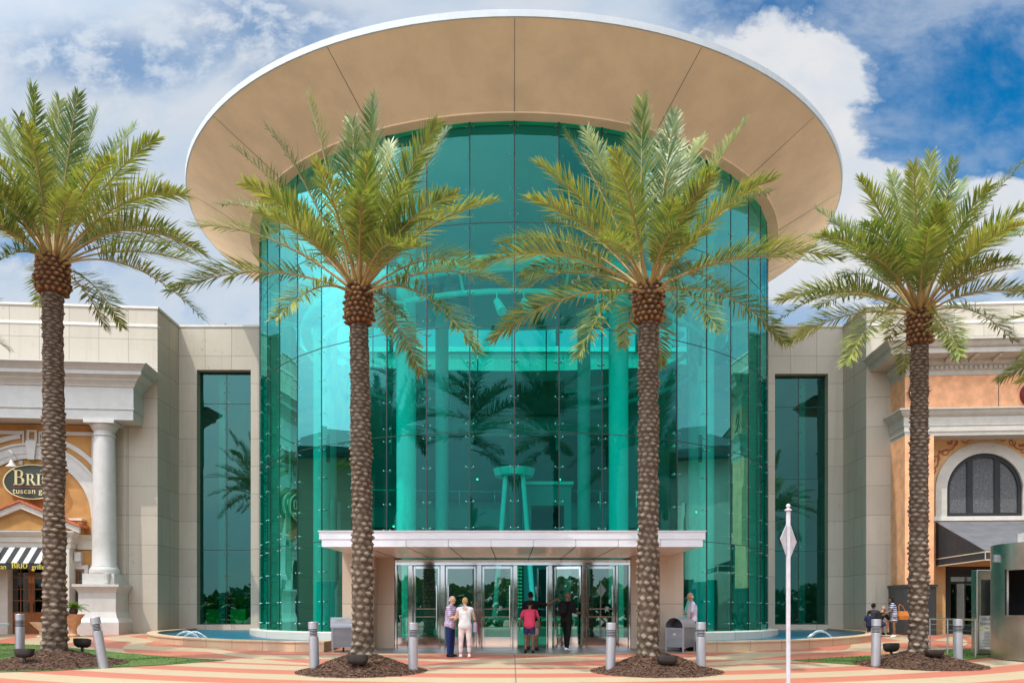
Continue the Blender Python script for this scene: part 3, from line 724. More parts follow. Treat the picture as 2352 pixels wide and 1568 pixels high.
for i in range(900):
    p = (rng.uniform(-2.2, 2.4), rng.uniform(29.95, 31.1), FLOOR + .62 + rng.uniform(0, .22)); a = rng.uniform(0, 6.3); l = .09
    mb.add([p, (p[0] + l * math.cos(a), p[1] + l * math.sin(a), p[2] + .05), (p[0] + l * math.cos(a + .6), p[1] + l * math.sin(a + .6), p[2] + .08)], [(0, 1, 2)]); t = rng.random(); tone += [t] * 3
mb.tone = tone; mb.build('leaves', M['cycad'], pl)
mb = MB()
for i in range(150):
    p = (rng.uniform(-2.2, 2.4), rng.uniform(29.95, 31.1), FLOOR + .82 + rng.uniform(0, .14)); mb.ellipsoid(p, (.085, .085, .06), 6, 4)
mb.build('flowers', M['white'], pl)

# ------------------------------------------------------------------ stone wings beside the rotunda
class Fac:
    """a facade plane: s runs right along it, off comes out of it, z is up"""
    def __init__(s, ox, oy, ang): s.o = (ox, oy); s.a = ang; s.u = (math.cos(ang), math.sin(ang)); s.n = (math.sin(ang), -math.cos(ang))
    def s_(s, px, off=0.0):
        k = (px - CX) / F; bx = s.o[0] + off * s.n[0]; by = s.o[1] + off * s.n[1]
        return (k * by - bx) / (s.u[0] - k * s.u[1])
    def P(s, px, py, off=0.0):
        q = s.s_(px, off); d = s.o[1] + q * s.u[1] + off * s.n[1]; return q, Z(py, d)
    def gz(s, q, off=0.0): return zg(s.o[1] + q * s.u[1] + off * s.n[1])
FL = Fac(-15.98, 36.6, R(5)); FR = Fac(15.88, 36.4, R(-4))
WT = E + 13.85                                 # parapet height
def wing(sgn, fac, name, label, wx0, wx1, wtop):
    root = thing(name, label, 'building', (fac.o[0], fac.o[1], 0))
    ox = fac.o[0]; yb = 38.9; g0 = zg(38) - .4
    # recess wall with the tall window: built as pieces round the opening
    xo0, xo1 = (X(wx0, yb), X(wx1, yb)); zt_ = Z(wtop, yb); zs_ = zg(37) + .33
    xin = sgn * 10.6
    l, r_ = (ox, xin) if sgn < 0 else (xin, ox)
    mb = MB()
    mb.box((l, xo0), (yb, yb + .9), (g0, zt_)); mb.box((xo1, r_), (yb, yb + .9), (g0, zt_)); mb.box((l, r_), (yb, yb + .9), (zt_, WT - .1)); mb.box((xo0, xo1), (yb, yb + .9), (g0, zs_))
    mb.build('recess_wall', M['stone'], root)
    mb = MB(); a, b = (l - .02, r_ + .02); mb.box((a, b), (yb - .035, yb + .95), (WT - .098, WT)); mb.build('coping', M['trim'], root)
    mb = MB()                                  # splayed joints of the flat arch
    mid = (xo0 + xo1) / 2
    for xx, lean in ((xo0 + .0, -.45), (xo0 + (xo1 - xo0) * .34, -.10), (xo0 + (xo1 - xo0) * .67, .10), (xo1, .45)):
        mb.add([(xx - .006, yb - .003, zt_ + .02), (xx + .006, yb - .003, zt_ + .02), (xx + lean + .006, yb - .003, WT - .12), (xx + lean - .006, yb - .003, WT - .12),
                (xx - .006, yb + .02, zt_ + .02), (xx + .006, yb + .02, zt_ + .02), (xx + lean + .006, yb + .02, WT - .12), (xx + lean - .006, yb + .02, WT - .12)],
               [(0, 1, 2, 3), (0, 4, 5, 1), (1, 5, 6, 2), (2, 6, 7, 3), (3, 7, 4, 0)])
    mb.build('lintel_joint', M['trim_grey'], root)
    yw = yb + .42
    mb = MB(); zrow = [zs_] + [zs_ + (zt_ - zs_) * q for q in (.295, .585, .875)] + [zt_]; xm = mid
    rng = random.Random(int(100 + sgn))
    for i in range(4):
        for a, b in ((xo0, xm - .008), (xm + .008, xo1)):
            j = [rng.uniform(-.005, .005) for _ in range(4)]
            mb.add([(a, yw + j[0], zrow[i] + .008), (b, yw + j[1], zrow[i] + .008), (b, yw + j[2], zrow[i + 1] - .008), (a, yw + j[3], zrow[i + 1] - .008)], [(0, 1, 2, 3)])
    win = mb.build('window', M['glass_side'], root)
    mb = MB(); mb.box((xm - .012, xm + .012), (yw - .015, yw + .02), (zs_, zt_))
    for z_ in zrow[1:4]: mb.box((xo0, xm - .013), (yw - .012, yw + .018), (z_ - .011, z_ + .011)); mb.box((xm + .013, xo1), (yw - .012, yw + .018), (z_ - .011, z_ + .011))
    mb.box((xo0, xo1), (yw - .05, yw + .05), (zt_ - .055, zt_ - .002)); mb.box((xo0, xo1), (yw - .05, yw + .05), (zs_ + .001, zs_ + .05)); mb.build('window_joint', M['joint'], win)
    mb = MB()
    for i in range(4):
        for q in (.06, .35, .65, .94):
            z_ = zrow[i] + (zrow[i + 1] - zrow[i]) * q
            for s2 in (-.10, .10): mb.lathe([(.001, z_ - .03), (.03, z_), (.001, z_ + .03)], (xm + s2, yw - .012), 6)
            mb.tube([(xm - .1, yw + .05, z_), (xm, yw + .25, z_), (xm + .1, yw + .05, z_)], .02, 5)
    mb.build('point_fixing_bolt', M['chrome'], win)
    mb = MB(); mb.box((l + .4, r_ - .2) if sgn < 0 else (l + .2, r_ - .4), (yb + 5.5, yb + 5.8), (g0, WT - .3)); mb.box((l + .1, r_ - .1), (yb + 1, yb + 5.5), (WT - .5, WT - .3)); mb.box((l + .1, r_ - .1), (yb + .92, yb + 5.5), (zs_ - .6, zs_ - .3))
    mb.box((ox - .2, ox + .1) if sgn < 0 else (ox - .1, ox + .2), (yb + 1, yb + 5.5), (zs_ - .3, WT - .5)); mb.build('room', M['wall_in'], root)
    # forward block with the rotated outer face
    W_ = 22.0; co, si = fac.u
    mb = MB(); e = (fac.o[0] + sgn * W_ * co, fac.o[1] + sgn * W_ * si)
    ring_ = [(fac.o[0], fac.o[1]), (fac.o[0], 40.5), (e[0], 46), e]
    mb.loft([[(*p, g0) for p in ring_], [(*p, WT - .1) for p in ring_]], True, True); mb.build('wall', M['stone'], root)
    def shift(p, d): return (p[0] + fac.n[0] * d, p[1] + fac.n[1] * d)
    mb = MB(); r2 = [shift((fac.o[0] - sgn * .03, fac.o[1]), .035), (fac.o[0] - sgn * .03, 40.5), (e[0], 46), shift(e, .035)]
    mb.loft([[(*p, WT - .098) for p in r2], [(*p, WT) for p in r2]], True, True)
    r3 = [shift(fac.o, .03), (fac.o[0], fac.o[1] + .3), e, shift(e, .03)]
    mb.loft([[(*p, WT - .92) for p in r3], [(*p, WT - .80) for p in r3]], True, True); mb.build('coping', M['trim'], root)
    return root
WL = wing(-1, FL, 'stone_wing', 'pale limestone wing with a tall narrow teal window, next to the brown stucco restaurant', 452, 576, 849)
WR = wing(1, FR, 'stone_wing', 'pale limestone wing with a tall narrow teal window, next to the apricot restaurant', 1780, 1902, 858)
# stone-walled mall roof seen through the clerestory
mb = MB(); bk = thing('mall_block', 'pale stone roof block seen through the glass behind the rotunda', 'building', (0, 60, 0))
mb.box((-40, 40), (60, 90), (0, Z(809, 60))); mb.build('wall', M['stone'], bk); mb = MB(); mb.box((-40.1, 40.1), (59.8, 90), (Z(809, 60), Z(809, 60) + .35)); mb.build('coping', M['trim'], bk)

# ------------------------------------------------------------------ fountains
def fountain(sgn, label):
    pts_ = [(5.75, 26.3), (5.8, 25.0), (7.3, 25.45), (9.0, 26.2), (10.0, 26.9), (11.5, 28.2), (13.0, 29.9), (14.2, 31.7), (14.9, 33.2), (15.35, 34.6), (15.45, 36.0), (15.40, 38.7)]
    P = [Vector((sgn * p[0], p[1])) for p in pts_]
    sm = [P[0], P[1]]
    for i in range(1, len(P) - 1):
        for k in range(1, 6):
            t = k / 5; a = P[max(i - 1, 1)]; b = P[i]; c_ = P[i + 1]; d = P[min(i + 2, len(P) - 1)]
            sm.append(.5 * ((2 * b) + (-a + c_) * t + (2 * a - 5 * b + 4 * c_ - d) * t * t + (-a + 3 * b - 3 * c_ + d) * t ** 3))
    root = thing('fountain', label, 'fountain', (sgn * 10, 30, zg(30)))
    top = zg(25) + .33
    mb = MB(); cap = MB(); r1 = []; r2 = []
    for i, p in enumerate(sm):
        t = (sm[min(i + 1, len(sm) - 1)] - sm[max(i - 1, 0)]).normalized(); n_ = Vector((t.y, -t.x))
        if n_.dot(p - Vector((0, 40))) < 0: n_ = -n_
        if i == 0: n_ = Vector((-sgn, 0)) * 1.0
        if i == 1: n_ = Vector((-sgn * .6, -.8))
        o = p; q = p - n_ * .38; tz = top + max(0, (p.y - 25)) * .012
        r1.append([(o.x, o.y, zg(o.y) - .1), (o.x, o.y, tz - .06), (q.x, q.y, tz - .06), (q.x, q.y, zg(o.y) - .1)])
        o2 = p + n_ * .03
        r2.append([(o2.x, o2.y, tz - .058), (o2.x, o2.y, tz - .01), (o2.x - n_.x * .02, o2.y - n_.y * .02, tz), (q.x, q.y, tz), (q.x, q.y, tz - .058)])
    mb.loft(r1, True, True); mb.build('curb', M['curb'], root)
    cap.loft(r2, True, True); cap.build('curb_cap', M['curb'], root, smooth=True)
    mb = MB(); wz = top - .10; inner = [(v.x, v.y) for v in sm[1:]]
    wp = [(sgn * 5.8, 29.6)] + inner + [(sgn * 11.2, 38.85)]
    arc = [polar(RG + .1, sgn * R(a)) for a in np.linspace(88, 30, 14)]
    poly = inner + arc; n_ = len(inner)
    mb = MB(); vs = [(*p, wz) for p in inner]; 
    rings = []
    for i in range(len(inner)):
        a = Vector(inner[i]); t = i / (len(inner) - 1); b = Vector(polar(RG + .1, sgn * R(30 + 58 * t)))
        tz = wz + max(0, a.y - 25) * .008
        rings.append([((q := a + (b - a) * k / 6).x, q.y, max(wz, zg(q.y) + .035)) for k in range(7)])
    mb.loft(rings, closed=False); mb.build('water', M['water'], root, smooth=True)
    for jx, jy in (((12.9, 31.6), (12.2, 30.6)) if sgn < 0 else ((12.6, 32.6),)):
        mb = MB()
        for k in range(5):
            a0 = -.6 + .3 * k; pth = []
            for q in range(9):
                t = q / 8; pth.append((sgn * (jx - (t * .9 - .2) * (1 + .12 * math.sin(k * 2.1))), jy - .15 * a0 * t - .1, wz + .02 + (.24 + .04 * math.cos(k * 1.7)) * 4 * t * (1 - t)))
            mb.tube(pth, [.004 + .003 * (q % 2) for q in range(9)], 4)
        mb.build('water_jet', M['jet'], root, smooth=True)
    return root
fountain(-1, 'curved sandstone fountain basin with arching water jet beside the brown stucco restaurant')
fountain(1, 'curved sandstone fountain basin with a father and child sitting on its far end')
# ------------------------------------------------------------------ restaurant fronts
def ob(mb, s, off, z, mi=0): return mb.box(s, (-off[1], -off[0]), z, mi)      # box in facade coordinates
def cornice(mb, s_far, s_end, prof, back=0.0):
    """profile [(off, z)...] bottom to top, running from s_far to a mitred return at s_end"""
    sg = 1 if s_end > s_far else -1
    ra = [(s_far, -o, z) for o, z in prof]; rb = [(s_end + sg * (o - prof[0][0]), -o, z) for o, z in prof]; rc = [(s_end + sg * (o - prof[0][0]), -back, z) for o, z in prof]
    mb.loft([ra, rb, rc], closed=False)
    top = prof[-1]; mb.add([ra[-1], rb[-1], rc[-1], (s_far, -back, top[1])], [(0, 1, 2, 3)])
    bot = prof[0]; mb.add([ra[0], rb[0], rc[0], (s_far, -back, bot[1])], [(3, 2, 1, 0)])
def arc_band(mb, c, r0, r1, a0, a1, off, n=28, vs=1.0):
    """ring sector standing proud of the wall: off=(o0,o1)"""
    ring = []
    for i in range(n + 1):
        a = a0 + (a1 - a0) * i / n; ca, sa = math.cos(a), math.sin(a)
        ring.append([(c[0] + r0 * ca, -off[0], c[1] + r0 * sa), (c[0] + r0 * ca, -off[1], c[1] + r0 * sa), (c[0] + r1 * ca, -off[1], c[1] + r1 * sa), (c[0] + r1 * ca, -off[0], c[1] + r1 * sa)])
    mb.loft(ring, True, True)
def wall_with_arch(mb, s0, s1, z0, z1, c, r, zspring, off, t, n=24):
    """wall panel s0..s1, z0..z1 with a round-headed opening of radius r centred c=(s, z)"""
    o0, o1 = off - t, off
    ob(mb, (s0, c[0] - r), (o0, o1), (z0, z1)); ob(mb, (c[0] + r, s1), (o0, o1), (z0, z1))
    prev = None
    for i in range(n):
        a0 = math.pi * i / n; a1 = math.pi * (i + 1) / n
        x0, x1 = c[0] + r * math.cos(a0), c[0] + r * math.cos(a1); h0, h1 = c[1] + r * math.sin(a0), c[1] + r * math.sin(a1)
        vs = [(x0, -o1, h0), (x1, -o1, h1), (x1, -o1, z1), (x0, -o1, z1), (x0, -o0, h0), (x1, -o0, h1), (x1, -o0, z1), (x0, -o0, z1)]
        mb.add(vs, [(0, 1, 2, 3), (4, 7, 6, 5), (0, 4, 5, 1), (2, 6, 7, 3)])

def text_mesh(txt, size, depth=.012, serif=False, spacing=1.0):
    cu = bpy.data.curves.new('lettering', 'FONT'); cu.body = txt; cu.size = size; cu.extrude = depth / 2; cu.align_x = 'CENTER'; cu.align_y = 'CENTER'; cu.space_character = spacing
    if serif: cu.offset = size * .008
    o = bpy.data.objects.new('tmp', cu); C.objects.link(o); dg = bpy.context.evaluated_depsgraph_get()
    me = bpy.data.meshes.new_from_object(o.evaluated_get(dg)); C.objects.unlink(o); bpy.data.objects.remove(o); return me
def place_text(name, txt, size, mat, parent, loc, rot, depth=.012, sx=1.0, serif=False, spacing=1.0, world=False):
    me = text_mesh(txt, size, depth, serif, spacing); Mx = Matrix.Translation(Vector(loc)) @ rot @ Matrix.Diagonal((sx, 1, 1, 1)); me.transform((wm(parent).inverted() @ Mx) if world else Mx); me.materials.clear()
    return link(name, me, mat, parent)
RX90 = Matrix.Rotation(R(90), 4, 'X')
def serif_word(name, word, h, mat, parent, s, z, off, first=1.28):
    """hand drawn serif capitals: polygons per letter, first letter taller"""
    mb = MB(); adv = 0; t = .16; glyph = []
    def rect(x0, x1, z0, z1, k): ob(mb, (s + (adv + x0 * k) , s + (adv + x1 * k)), (off, off + .03), (z + z0 * k, z + z1 * k))
    def bowl(cx, cz, r0x, r0z, w, a0, a1, k, n=12):
        for i in range(n):
            q = []
            for a in (a0 + (a1 - a0) * i / n, a0 + (a1 - a0) * (i + 1) / n): q.append((math.cos(a), math.sin(a)))
            (c0, s0), (c1, s1) = q; wi = lambda c_: w * (.35 + .65 * abs(c_))
            pts = [(cx + r0x * c0, cz + r0z * s0), (cx + r0x * c1, cz + r0z * s1), (cx + (r0x - wi(c1)) * c1, cz + (r0z - w * .4) * s1), (cx + (r0x - wi(c0)) * c0, cz + (r0z - w * .4) * s0)]
            v = [(s + adv + x * k, -off - .03, z + zz * k) for x, zz in pts] + [(s + adv + x * k, -off, z + zz * k) for x, zz in pts]
            mb.add(v, [(0, 1, 2, 3), (0, 4, 5, 1), (1, 5, 6, 2), (2, 6, 7, 3), (3, 7, 4, 0)])
    for i, ch in enumerate(word):
        k = h * (first if i == 0 else 1.0)
        if ch == 'B':
            rect(.08, .24, 0, 1, k); rect(0, .32, 0, .05, k); rect(0, .32, .95, 1, k); rect(.24, .40, .95, 1, k); rect(.24, .42, 0, .05, k); rect(.24, .40, .50, .55, k)
            bowl(.38, .75, .24, .25, .15, -math.pi / 2, math.pi / 2, k); bowl(.40, .27, .29, .275, .16, -math.pi / 2, math.pi / 2, k); adv += .80 * k
        elif ch == 'R':
            rect(.08, .24, 0, 1, k); rect(0, .34, 0, .05, k); rect(0, .32, .95, 1, k); rect(.24, .40, .95, 1, k); rect(.24, .40, .46, .51, k)
            bowl(.38, .73, .25, .27, .15, -math.pi / 2, math.pi / 2, k)
            v = [(.36, .47), (.52, .47), (.80, .04), (.62, .04)]; vv = [(s + adv + x * k, -off - .03, z + zz * k) for x, zz in v] + [(s + adv + x * k, -off, z + zz * k) for x, zz in v]
            mb.add(vv, [(0, 1, 2, 3), (0, 4, 5, 1), (1, 5, 6, 2), (2, 6, 7, 3), (3, 7, 4, 0)]); rect(.62, .86, 0, .05, k); adv += .88 * k
        elif ch == 'I':
            rect(.10, .26, 0, 1, k); rect(0, .36, 0, .05, k); rect(0, .36, .95, 1, k); adv += .44 * k
        elif ch == 'O':
            bowl(.45, .5, .43, .52, .17, 0, 2 * math.pi, k, 26); adv += .95 * k
    return mb.build(name, mat, parent, local=True), adv

rl = thing('restaurant', 'brown stucco restaurant front with white column, arch and red tiled porch gable', 'building', (FL.o[0], FL.o[1], 0), FL.a)
P = FL.P; far = -14.0
g = lambda off: FL.gz(-4, off)
# the stucco wall with its arched field
sE = P(262, 1000, 0.05)[0]
mb = MB(); ob(mb, (far, sE), (.03, .10), (g(0) - .3, P(100, 975, .1)[1])); wallL = mb.build('stucco_wall', M['tan'], rl, local=True)
ca = P(72, 1187, .10); ri = P(211, 1187, .1)[0] - ca[0]
ro = ca[0] - ca[0] + (ca[1] - ca[1]) + (P(72, 1018, .1)[1] - ca[1])
mb = MB(); arc_band(mb, ca, ri, ro - .10, 0, math.pi, (.10, .20), 40); arc_band(mb, ca, ro - .10, ro, 0, math.pi, (.10, .26), 40); arc_band(mb, ca, ri + .22, ri + .27, 0, math.pi, (.20, .225), 40)
arc_band(mb, ca, ro + .22, ro + .42, R(32), R(83), (.10, .18), 24); arc_band(mb, ca, ro + .22, ro + .42, R(97), R(148), (.10, .18), 24)
ks = P(60, 1050, .3)[0], P(82, 1050, .3)[0]; zk0, zk1 = P(70, 1052, .3)[1], P(70, 1012, .3)[1]
mb.prism([(ks[0] + .06, zk0 - .05), (ks[1] - .06, zk0 - .05), (ks[1] + .03, zk1), (ks[0] - .03, zk1)], 1, -.34, -.10)
zt_ = P(70, 985, .1)[1]
tr = P(82, 1000, .2)[0], P(56, 1000, .2)[0]
for a, b in ((P(88, 1, .2)[0], P(216, 1, .2)[0]), (far, P(54, 1, .2)[0])):
    ob(mb, (a, b), (.10, .18), (zt_ - .26, zt_ - .10))
ob(mb, (P(210, 1, .2)[0], P(217, 1, .2)[0]), (.10, .185), (g(0), zt_ - .26)); ob(mb, (P(88, 1, .2)[0], P(91, 1, .2)[0]), (.10, .182), (zt_ - .66, zt_ - .26)); ob(mb, (P(51, 1, .2)[0], P(54, 1, .2)[0]), (.10, .182), (zt_ - .66, zt_ - .26))
for a, b, c_, d in ((60, 84, 986, 991), (60, 84, 1008, 1013), (60, 66, 991, 1008), (78, 84, 991, 1008)): ob(mb, (P(a, 1, .2)[0], P(b, 1, .2)[0]), (.10, .17), (P(70, d, .2)[1], P(70, c_, .2)[1] - .003))
mb.build('arch_moulding', M['white'], rl, local=True)

# entablature with its returned cornice
zc = lambda py, off=1.0: P(300, py, off)[1]
eb = zc(966); sEnd = P(306, 960, 1.15)[0]
prof = [(1.15, eb), (1.15, eb + .42), (1.20, eb + .44), (1.20, eb + .50), (1.16, eb + .52), (1.16, zc(893)), (1.22, zc(891)), (1.24, zc(888)), (1.34, zc(882)), (1.40, zc(880)), (1.44, zc(876)), (1.62, zc(870)), (1.66, zc(869.5)), (1.66, zc(861)), (1.70, zc(860)), (1.74, zc(857)), (1.90, zc(850)), (1.96, zc(848.5)), (1.96, zc(846))]
mb = MB(); cornice(mb, far, sEnd, prof, .02); mb.build('entablature', M['white'], rl, local=True)
mb = MB(); ob(mb, (far, sEnd - .5), (.10, 1.14), (eb + .004, eb + .22)); mb.build('porch_ceiling', M['white'], rl, local=True)
# column on pedestal
cs = P(240, 1200, .62)[0]; co = .62; gy = g(co)
zz = lambda py: P(240, py, co)[1]
mb = MB(); hw = .98
for w, z0, z1 in ((.86, zz(1340), zz(1318)),): ob(mb, (cs - .66, cs + .66), (co - .66, co + .66), (zz(1343), zz(1318)))
def sq(mb, prof):
    mb.loft([[(cs - w, -(co + w), z_), (cs + w, -(co + w), z_), (cs + w, -(co - w), z_), (cs - w, -(co - w), z_)] for w, z_ in prof], True, True)
sq(mb, [(.98, gy - .1), (.98, zz(1428)), (.94, zz(1424)), (.86, zz(1418)), (.80, zz(1408)), (.78, zz(1404)), (.78, zz(1362)), (.80, zz(1360)), (.82, zz(1357)), (.92, zz(1350)), (.97, zz(1348)), (.97, zz(1342.5))])
ped = mb.build('pedestal', M['white'], rl, local=True)
mb = MB(); c2 = (cs, -co); rb, rt = .50, .43
mb.lathe([(.50, zz(1318)), (.60, zz(1317)), (.62, zz(1311)), (.58, zz(1305)), (.54, zz(1303)), (.54, zz(1300)), (rb, zz(1297))] + [(rb - (rb - rt) * t ** 1.5, zz(1297 - 293 * t)) for t in (.15, .35, .55, .75, 1)] + [(.47, zz(1003)), (.47, zz(1000)), (rt, zz(999)), (rt, zz(992)), (.50, zz(988)), (.58, zz(980)), (.58, zz(977))], c2, 36)
mb.build('column', M['white'], rl, smooth=True, local=True)
mb = MB(); ob(mb, (cs - .64, cs + .64), (co - .64, co + .64), (zz(977.3), eb - .002)); mb.build('capital', M['white'], rl, local=True)
mb = MB(); sl = P(246, 1322, 1.35)[0]; z_ = P(246, 1337, 1.35)[1]
mb.lathe([(.05, z_ - .1), (.10, z_), (.08, z_ + .05), (.13, z_ + .25), (.14, z_ + .40), (.06, z_ + .42)], (sl, -1.36), 12); mb.build('wall_lamp', M['white'], ped, smooth=True, local=True)
# grooved stone strip beside the column
mb = MB(); a = P(281, 1, .04)[0], P(291, 1, .04)[0]; ob(mb, a, (.005, .05), (g(0) - .2, eb)); mb.build('stone_pilaster', M['stone'], rl, local=True)

# porch: entablature, gable, awning, doors
po = .95; pf = lambda px, py: P(px, py, po)
mb = MB(); z0, z1 = pf(150, 1257)[1], pf(150, 1219)[1]; sP = pf(166, 1)[0]
pr = [(po - .1, z0), (po - .1, z0 + .22), (po - .05, z0 + .24), (po - .05, z0 + .45), (po + .02, z0 + .50), (po + .10, z0 + .60), (po + .14, z1 - .05), (po + .14, z1)]
cornice(mb, far, sP - .12, pr, .1); mb.build('porch_entablature', M['trim'], rl, local=True)
mb = MB(); pr2 = [(.24, z0 - .02), (.24, z0 + .40), (.30, z0 + .46), (.36, z1 - .12), (.38, z1 - .10)]; cornice(mb, sP - .1, pf(213, 1)[0] - .1, pr2, .1); mb.build('side_entablature', M['trim'], rl, local=True)
ap = pf(50, 1150); er = pf(187, 1219); za = ap[1]; sa = ap[0]; half = er[0] - sa; ze = er[1] + .03
mb = MB(); mb.prism([(sa - half + .2, ze), (sa + half - .2, ze), (sa, za - .22)], 1, -po + .05, -.1); mb.build('gable', M['tan'], rl, local=True)
mb = MB()
for s_ in (-1, 1):
    mb.prism([(sa, za - .06), (sa, za - .34), (sa + s_ * (half - .05), ze - .12), (sa + s_ * (half - .05), ze + .14)], 1, -po - .12, -po + .04)
mb.build('rake_trim', M['trim'], rl, local=True)
mb = MB()
for s_ in (-1, 1):
    nseg = 14
    for i in range(nseg):
        t0, t1 = i / nseg, (i + 1) / nseg; q = lambda t: (sa + s_ * half * t, za - .05 + (ze + .14 - za + .05) * t)
        (xa, a_), (xb, b_) = q(t0), q(t1)
        mb.prism([(xa, a_), (xb, b_), (xb, b_ + .10), (xa, a_ + .07)], 1, -po - .22, -.1)
mb.build('tile_roof', M['rooftile'], rl, local=True)
# pilaster and little wall blocks
mb = MB(); ob(mb, (pf(147, 1)[0] - .05, pf(156, 1)[0]), (.1, po - .12), (g(.5) - .1, z0 - .003)); mb.build('pilaster', M['trim'], rl, local=True); mb = MB(); ob(mb, (pf(0, 1)[0] - .1, pf(14, 1)[0]), (.1, po - .12), (g(.5) - .1, z0 - .003)); mb.build('pilaster', M['trim'], rl, local=True)
mb = MB(); ob(mb, (P(160, 1, .3)[0], P(192, 1, .3)[0]), (.1, .5), (z1 - .1, P(170, 1196, .3)[1])); mb.build('parapet_block', M['tan'], rl, local=True)
mb = MB(); ob(mb, (P(158, 1, .3)[0], P(194, 1, .3)[0]), (.1, .56), (P(170, 1195.8, .3)[1], P(170, 1191, .3)[1])); mb.build('block_cap', M['trim'], rl, local=True)
# awning (striped along s)
aw0, aw1 = P(-60, 1, 1.5)[0], P(96, 1, 1.6)[0]; zat = pf(40, 1258)[1]; zab = P(40, 1294, 1.75)[1]; zv = P(40, 1307, 1.75)[1]
aw = thing('striped_awning', 'black and white striped awning with yellow lettering over the wooden doors', 'awning', (FL.o[0], FL.o[1], 0), FL.a)
mb = MB(); ns = 12; w = (aw1 - aw0) / ns
for i in range(ns):
    mi = i % 2; a, b = aw0 + i * w, aw0 + (i + 1) * w
    mb.add([(a, -po - .02, zat), (b, -po - .02, zat), (b, -1.75, zab), (a, -1.75, zab), (a, -po - .02, zat + .03), (b, -po - .02, zat + .03), (b, -1.77, zab + .03), (a, -1.77, zab + .03)], [(0, 3, 2, 1), (4, 5, 6, 7), (0, 1, 5, 4), (2, 3, 7, 6), (0, 4, 7, 3), (1, 2, 6, 5)], mi)
mb.build('canopy', [M['awn_b'], M['white']], aw, local=True)
mb = MB(); ob(mb, (aw0, aw1), (1.73, 1.765), (zv, zab - .002)); mb.prism([(-po - .02, zat), (-1.73, zab), (-1.73, zv), (-po - .02, zv)], 0, aw1 - .02, aw1 - .001); mb.build('valance', M['awn_b'], aw, local=True)
zm_ = (zv + zab) / 2
serif_word('lettering', 'BRIO', .20, M['yellow'], aw, P(27, 1, 1.77)[0], zv + .05, 1.766, 1.2)
place_text('lettering', 'grille', .30, M['yellow'], aw, (P(88, 1, 1.77)[0], -1.772, zm_ - .02), RX90, .01, .9)
place_text('lettering', 'tuscan', .30, M['yellow'], aw, (P(-5, 1, 1.77)[0], -1.772, zm_ - .02), RX90, .01, .9)
# doors
dz0, dz1 = g(.4), zv + .35
def wood_door(s0, s1, off, z0, z1, rows_, cols, panel, par):
    mb = MB(); f = .13; ob(mb, (s0, s0 + f), (off, off + .06), (z0, z1)); ob(mb, (s1 - f, s1), (off, off + .06), (z0, z1)); ob(mb, (s0 + f, s1 - f), (off + .002, off + .058), (z1 - f, z1 - .002))
    zp = z0 + panel
    ob(mb, (s0 + f, s1 - f), (off + .01, off + .045), (z0, zp - .12)); ob(mb, (s0 + f, s1 - f), (off + .002, off + .058), (zp - .119, zp))
    ob(mb, (s0 + f, s1 - f), (off + .002, off + .058), (z0 + .001, z0 + .16))
    h = (z1 - f - zp) / rows_; w_ = (s1 - s0 - 2 * f) / cols
    for i in range(1, rows_): ob(mb, (s0 + f, s1 - f), (off + .012, off + .05), (zp + i * h - .02, zp + i * h + .02))
    for j in range(1, cols): ob(mb, (s0 + f + j * w_ - .02, s0 + f + j * w_ + .02), (off + .010, off + .052), (zp, z1 - f))
    d = mb.build('door', M['wood'], par, local=True)
    mb = MB(); ob(mb, (s0 + f - .01, s1 - f + .01), (off + .022, off + .034), (zp - .01, z1 - f + .01)); mb.build('door_glass', M['glass_dark'], d, local=True)
    return d
do = .35; e0 = P(24, 1, do)[0]; e1 = P(74, 1, do)[0]; e2 = P(124, 1, do)[0]
d = wood_door(e0, e1 - .004, do, dz0, dz1, 4, 2, .95, rl); mb = MB(); mb.tube([(e1 - .1, -do - .09, dz0 + .95), (e1 - .1, -do - .09, dz0 + 1.35)], .025, 8); mb.build('handle', M['bronze'], d, local=True)
d = wood_door(e1 + .004, e2, do, dz0, dz1, 4, 2, .95, rl); mb = MB(); mb.tube([(e1 + .1, -do - .09, dz0 + .95), (e1 + .1, -do - .09, dz0 + 1.35)], .025, 8); mb.build('handle', M['bronze'], d, local=True)
mb = MB(); ob(mb, (e0 - .13, e0 - .002), (.1, do + .10), (dz0, dz1 + .05)); ob(mb, (e2 + .002, e2 + .13), (.1, do + .10), (dz0, dz1 + .05)); ob(mb, (e0 - .13, e2 + .13), (.1, do + .1), (dz1 + .052, dz1 + .3)); mb.build('door_frame', M['wood'], rl, local=True)
mb = MB(); ob(mb, (far, e0 - .14), (.1, .22), (dz0 - .2, z0)); ob(mb, (e2 + .14, P(213, 1, .2)[0]), (.1, .2), (dz0 - .2, z0 - .05)); mb.build('ground_floor_wall', M['tan'], rl, local=True)
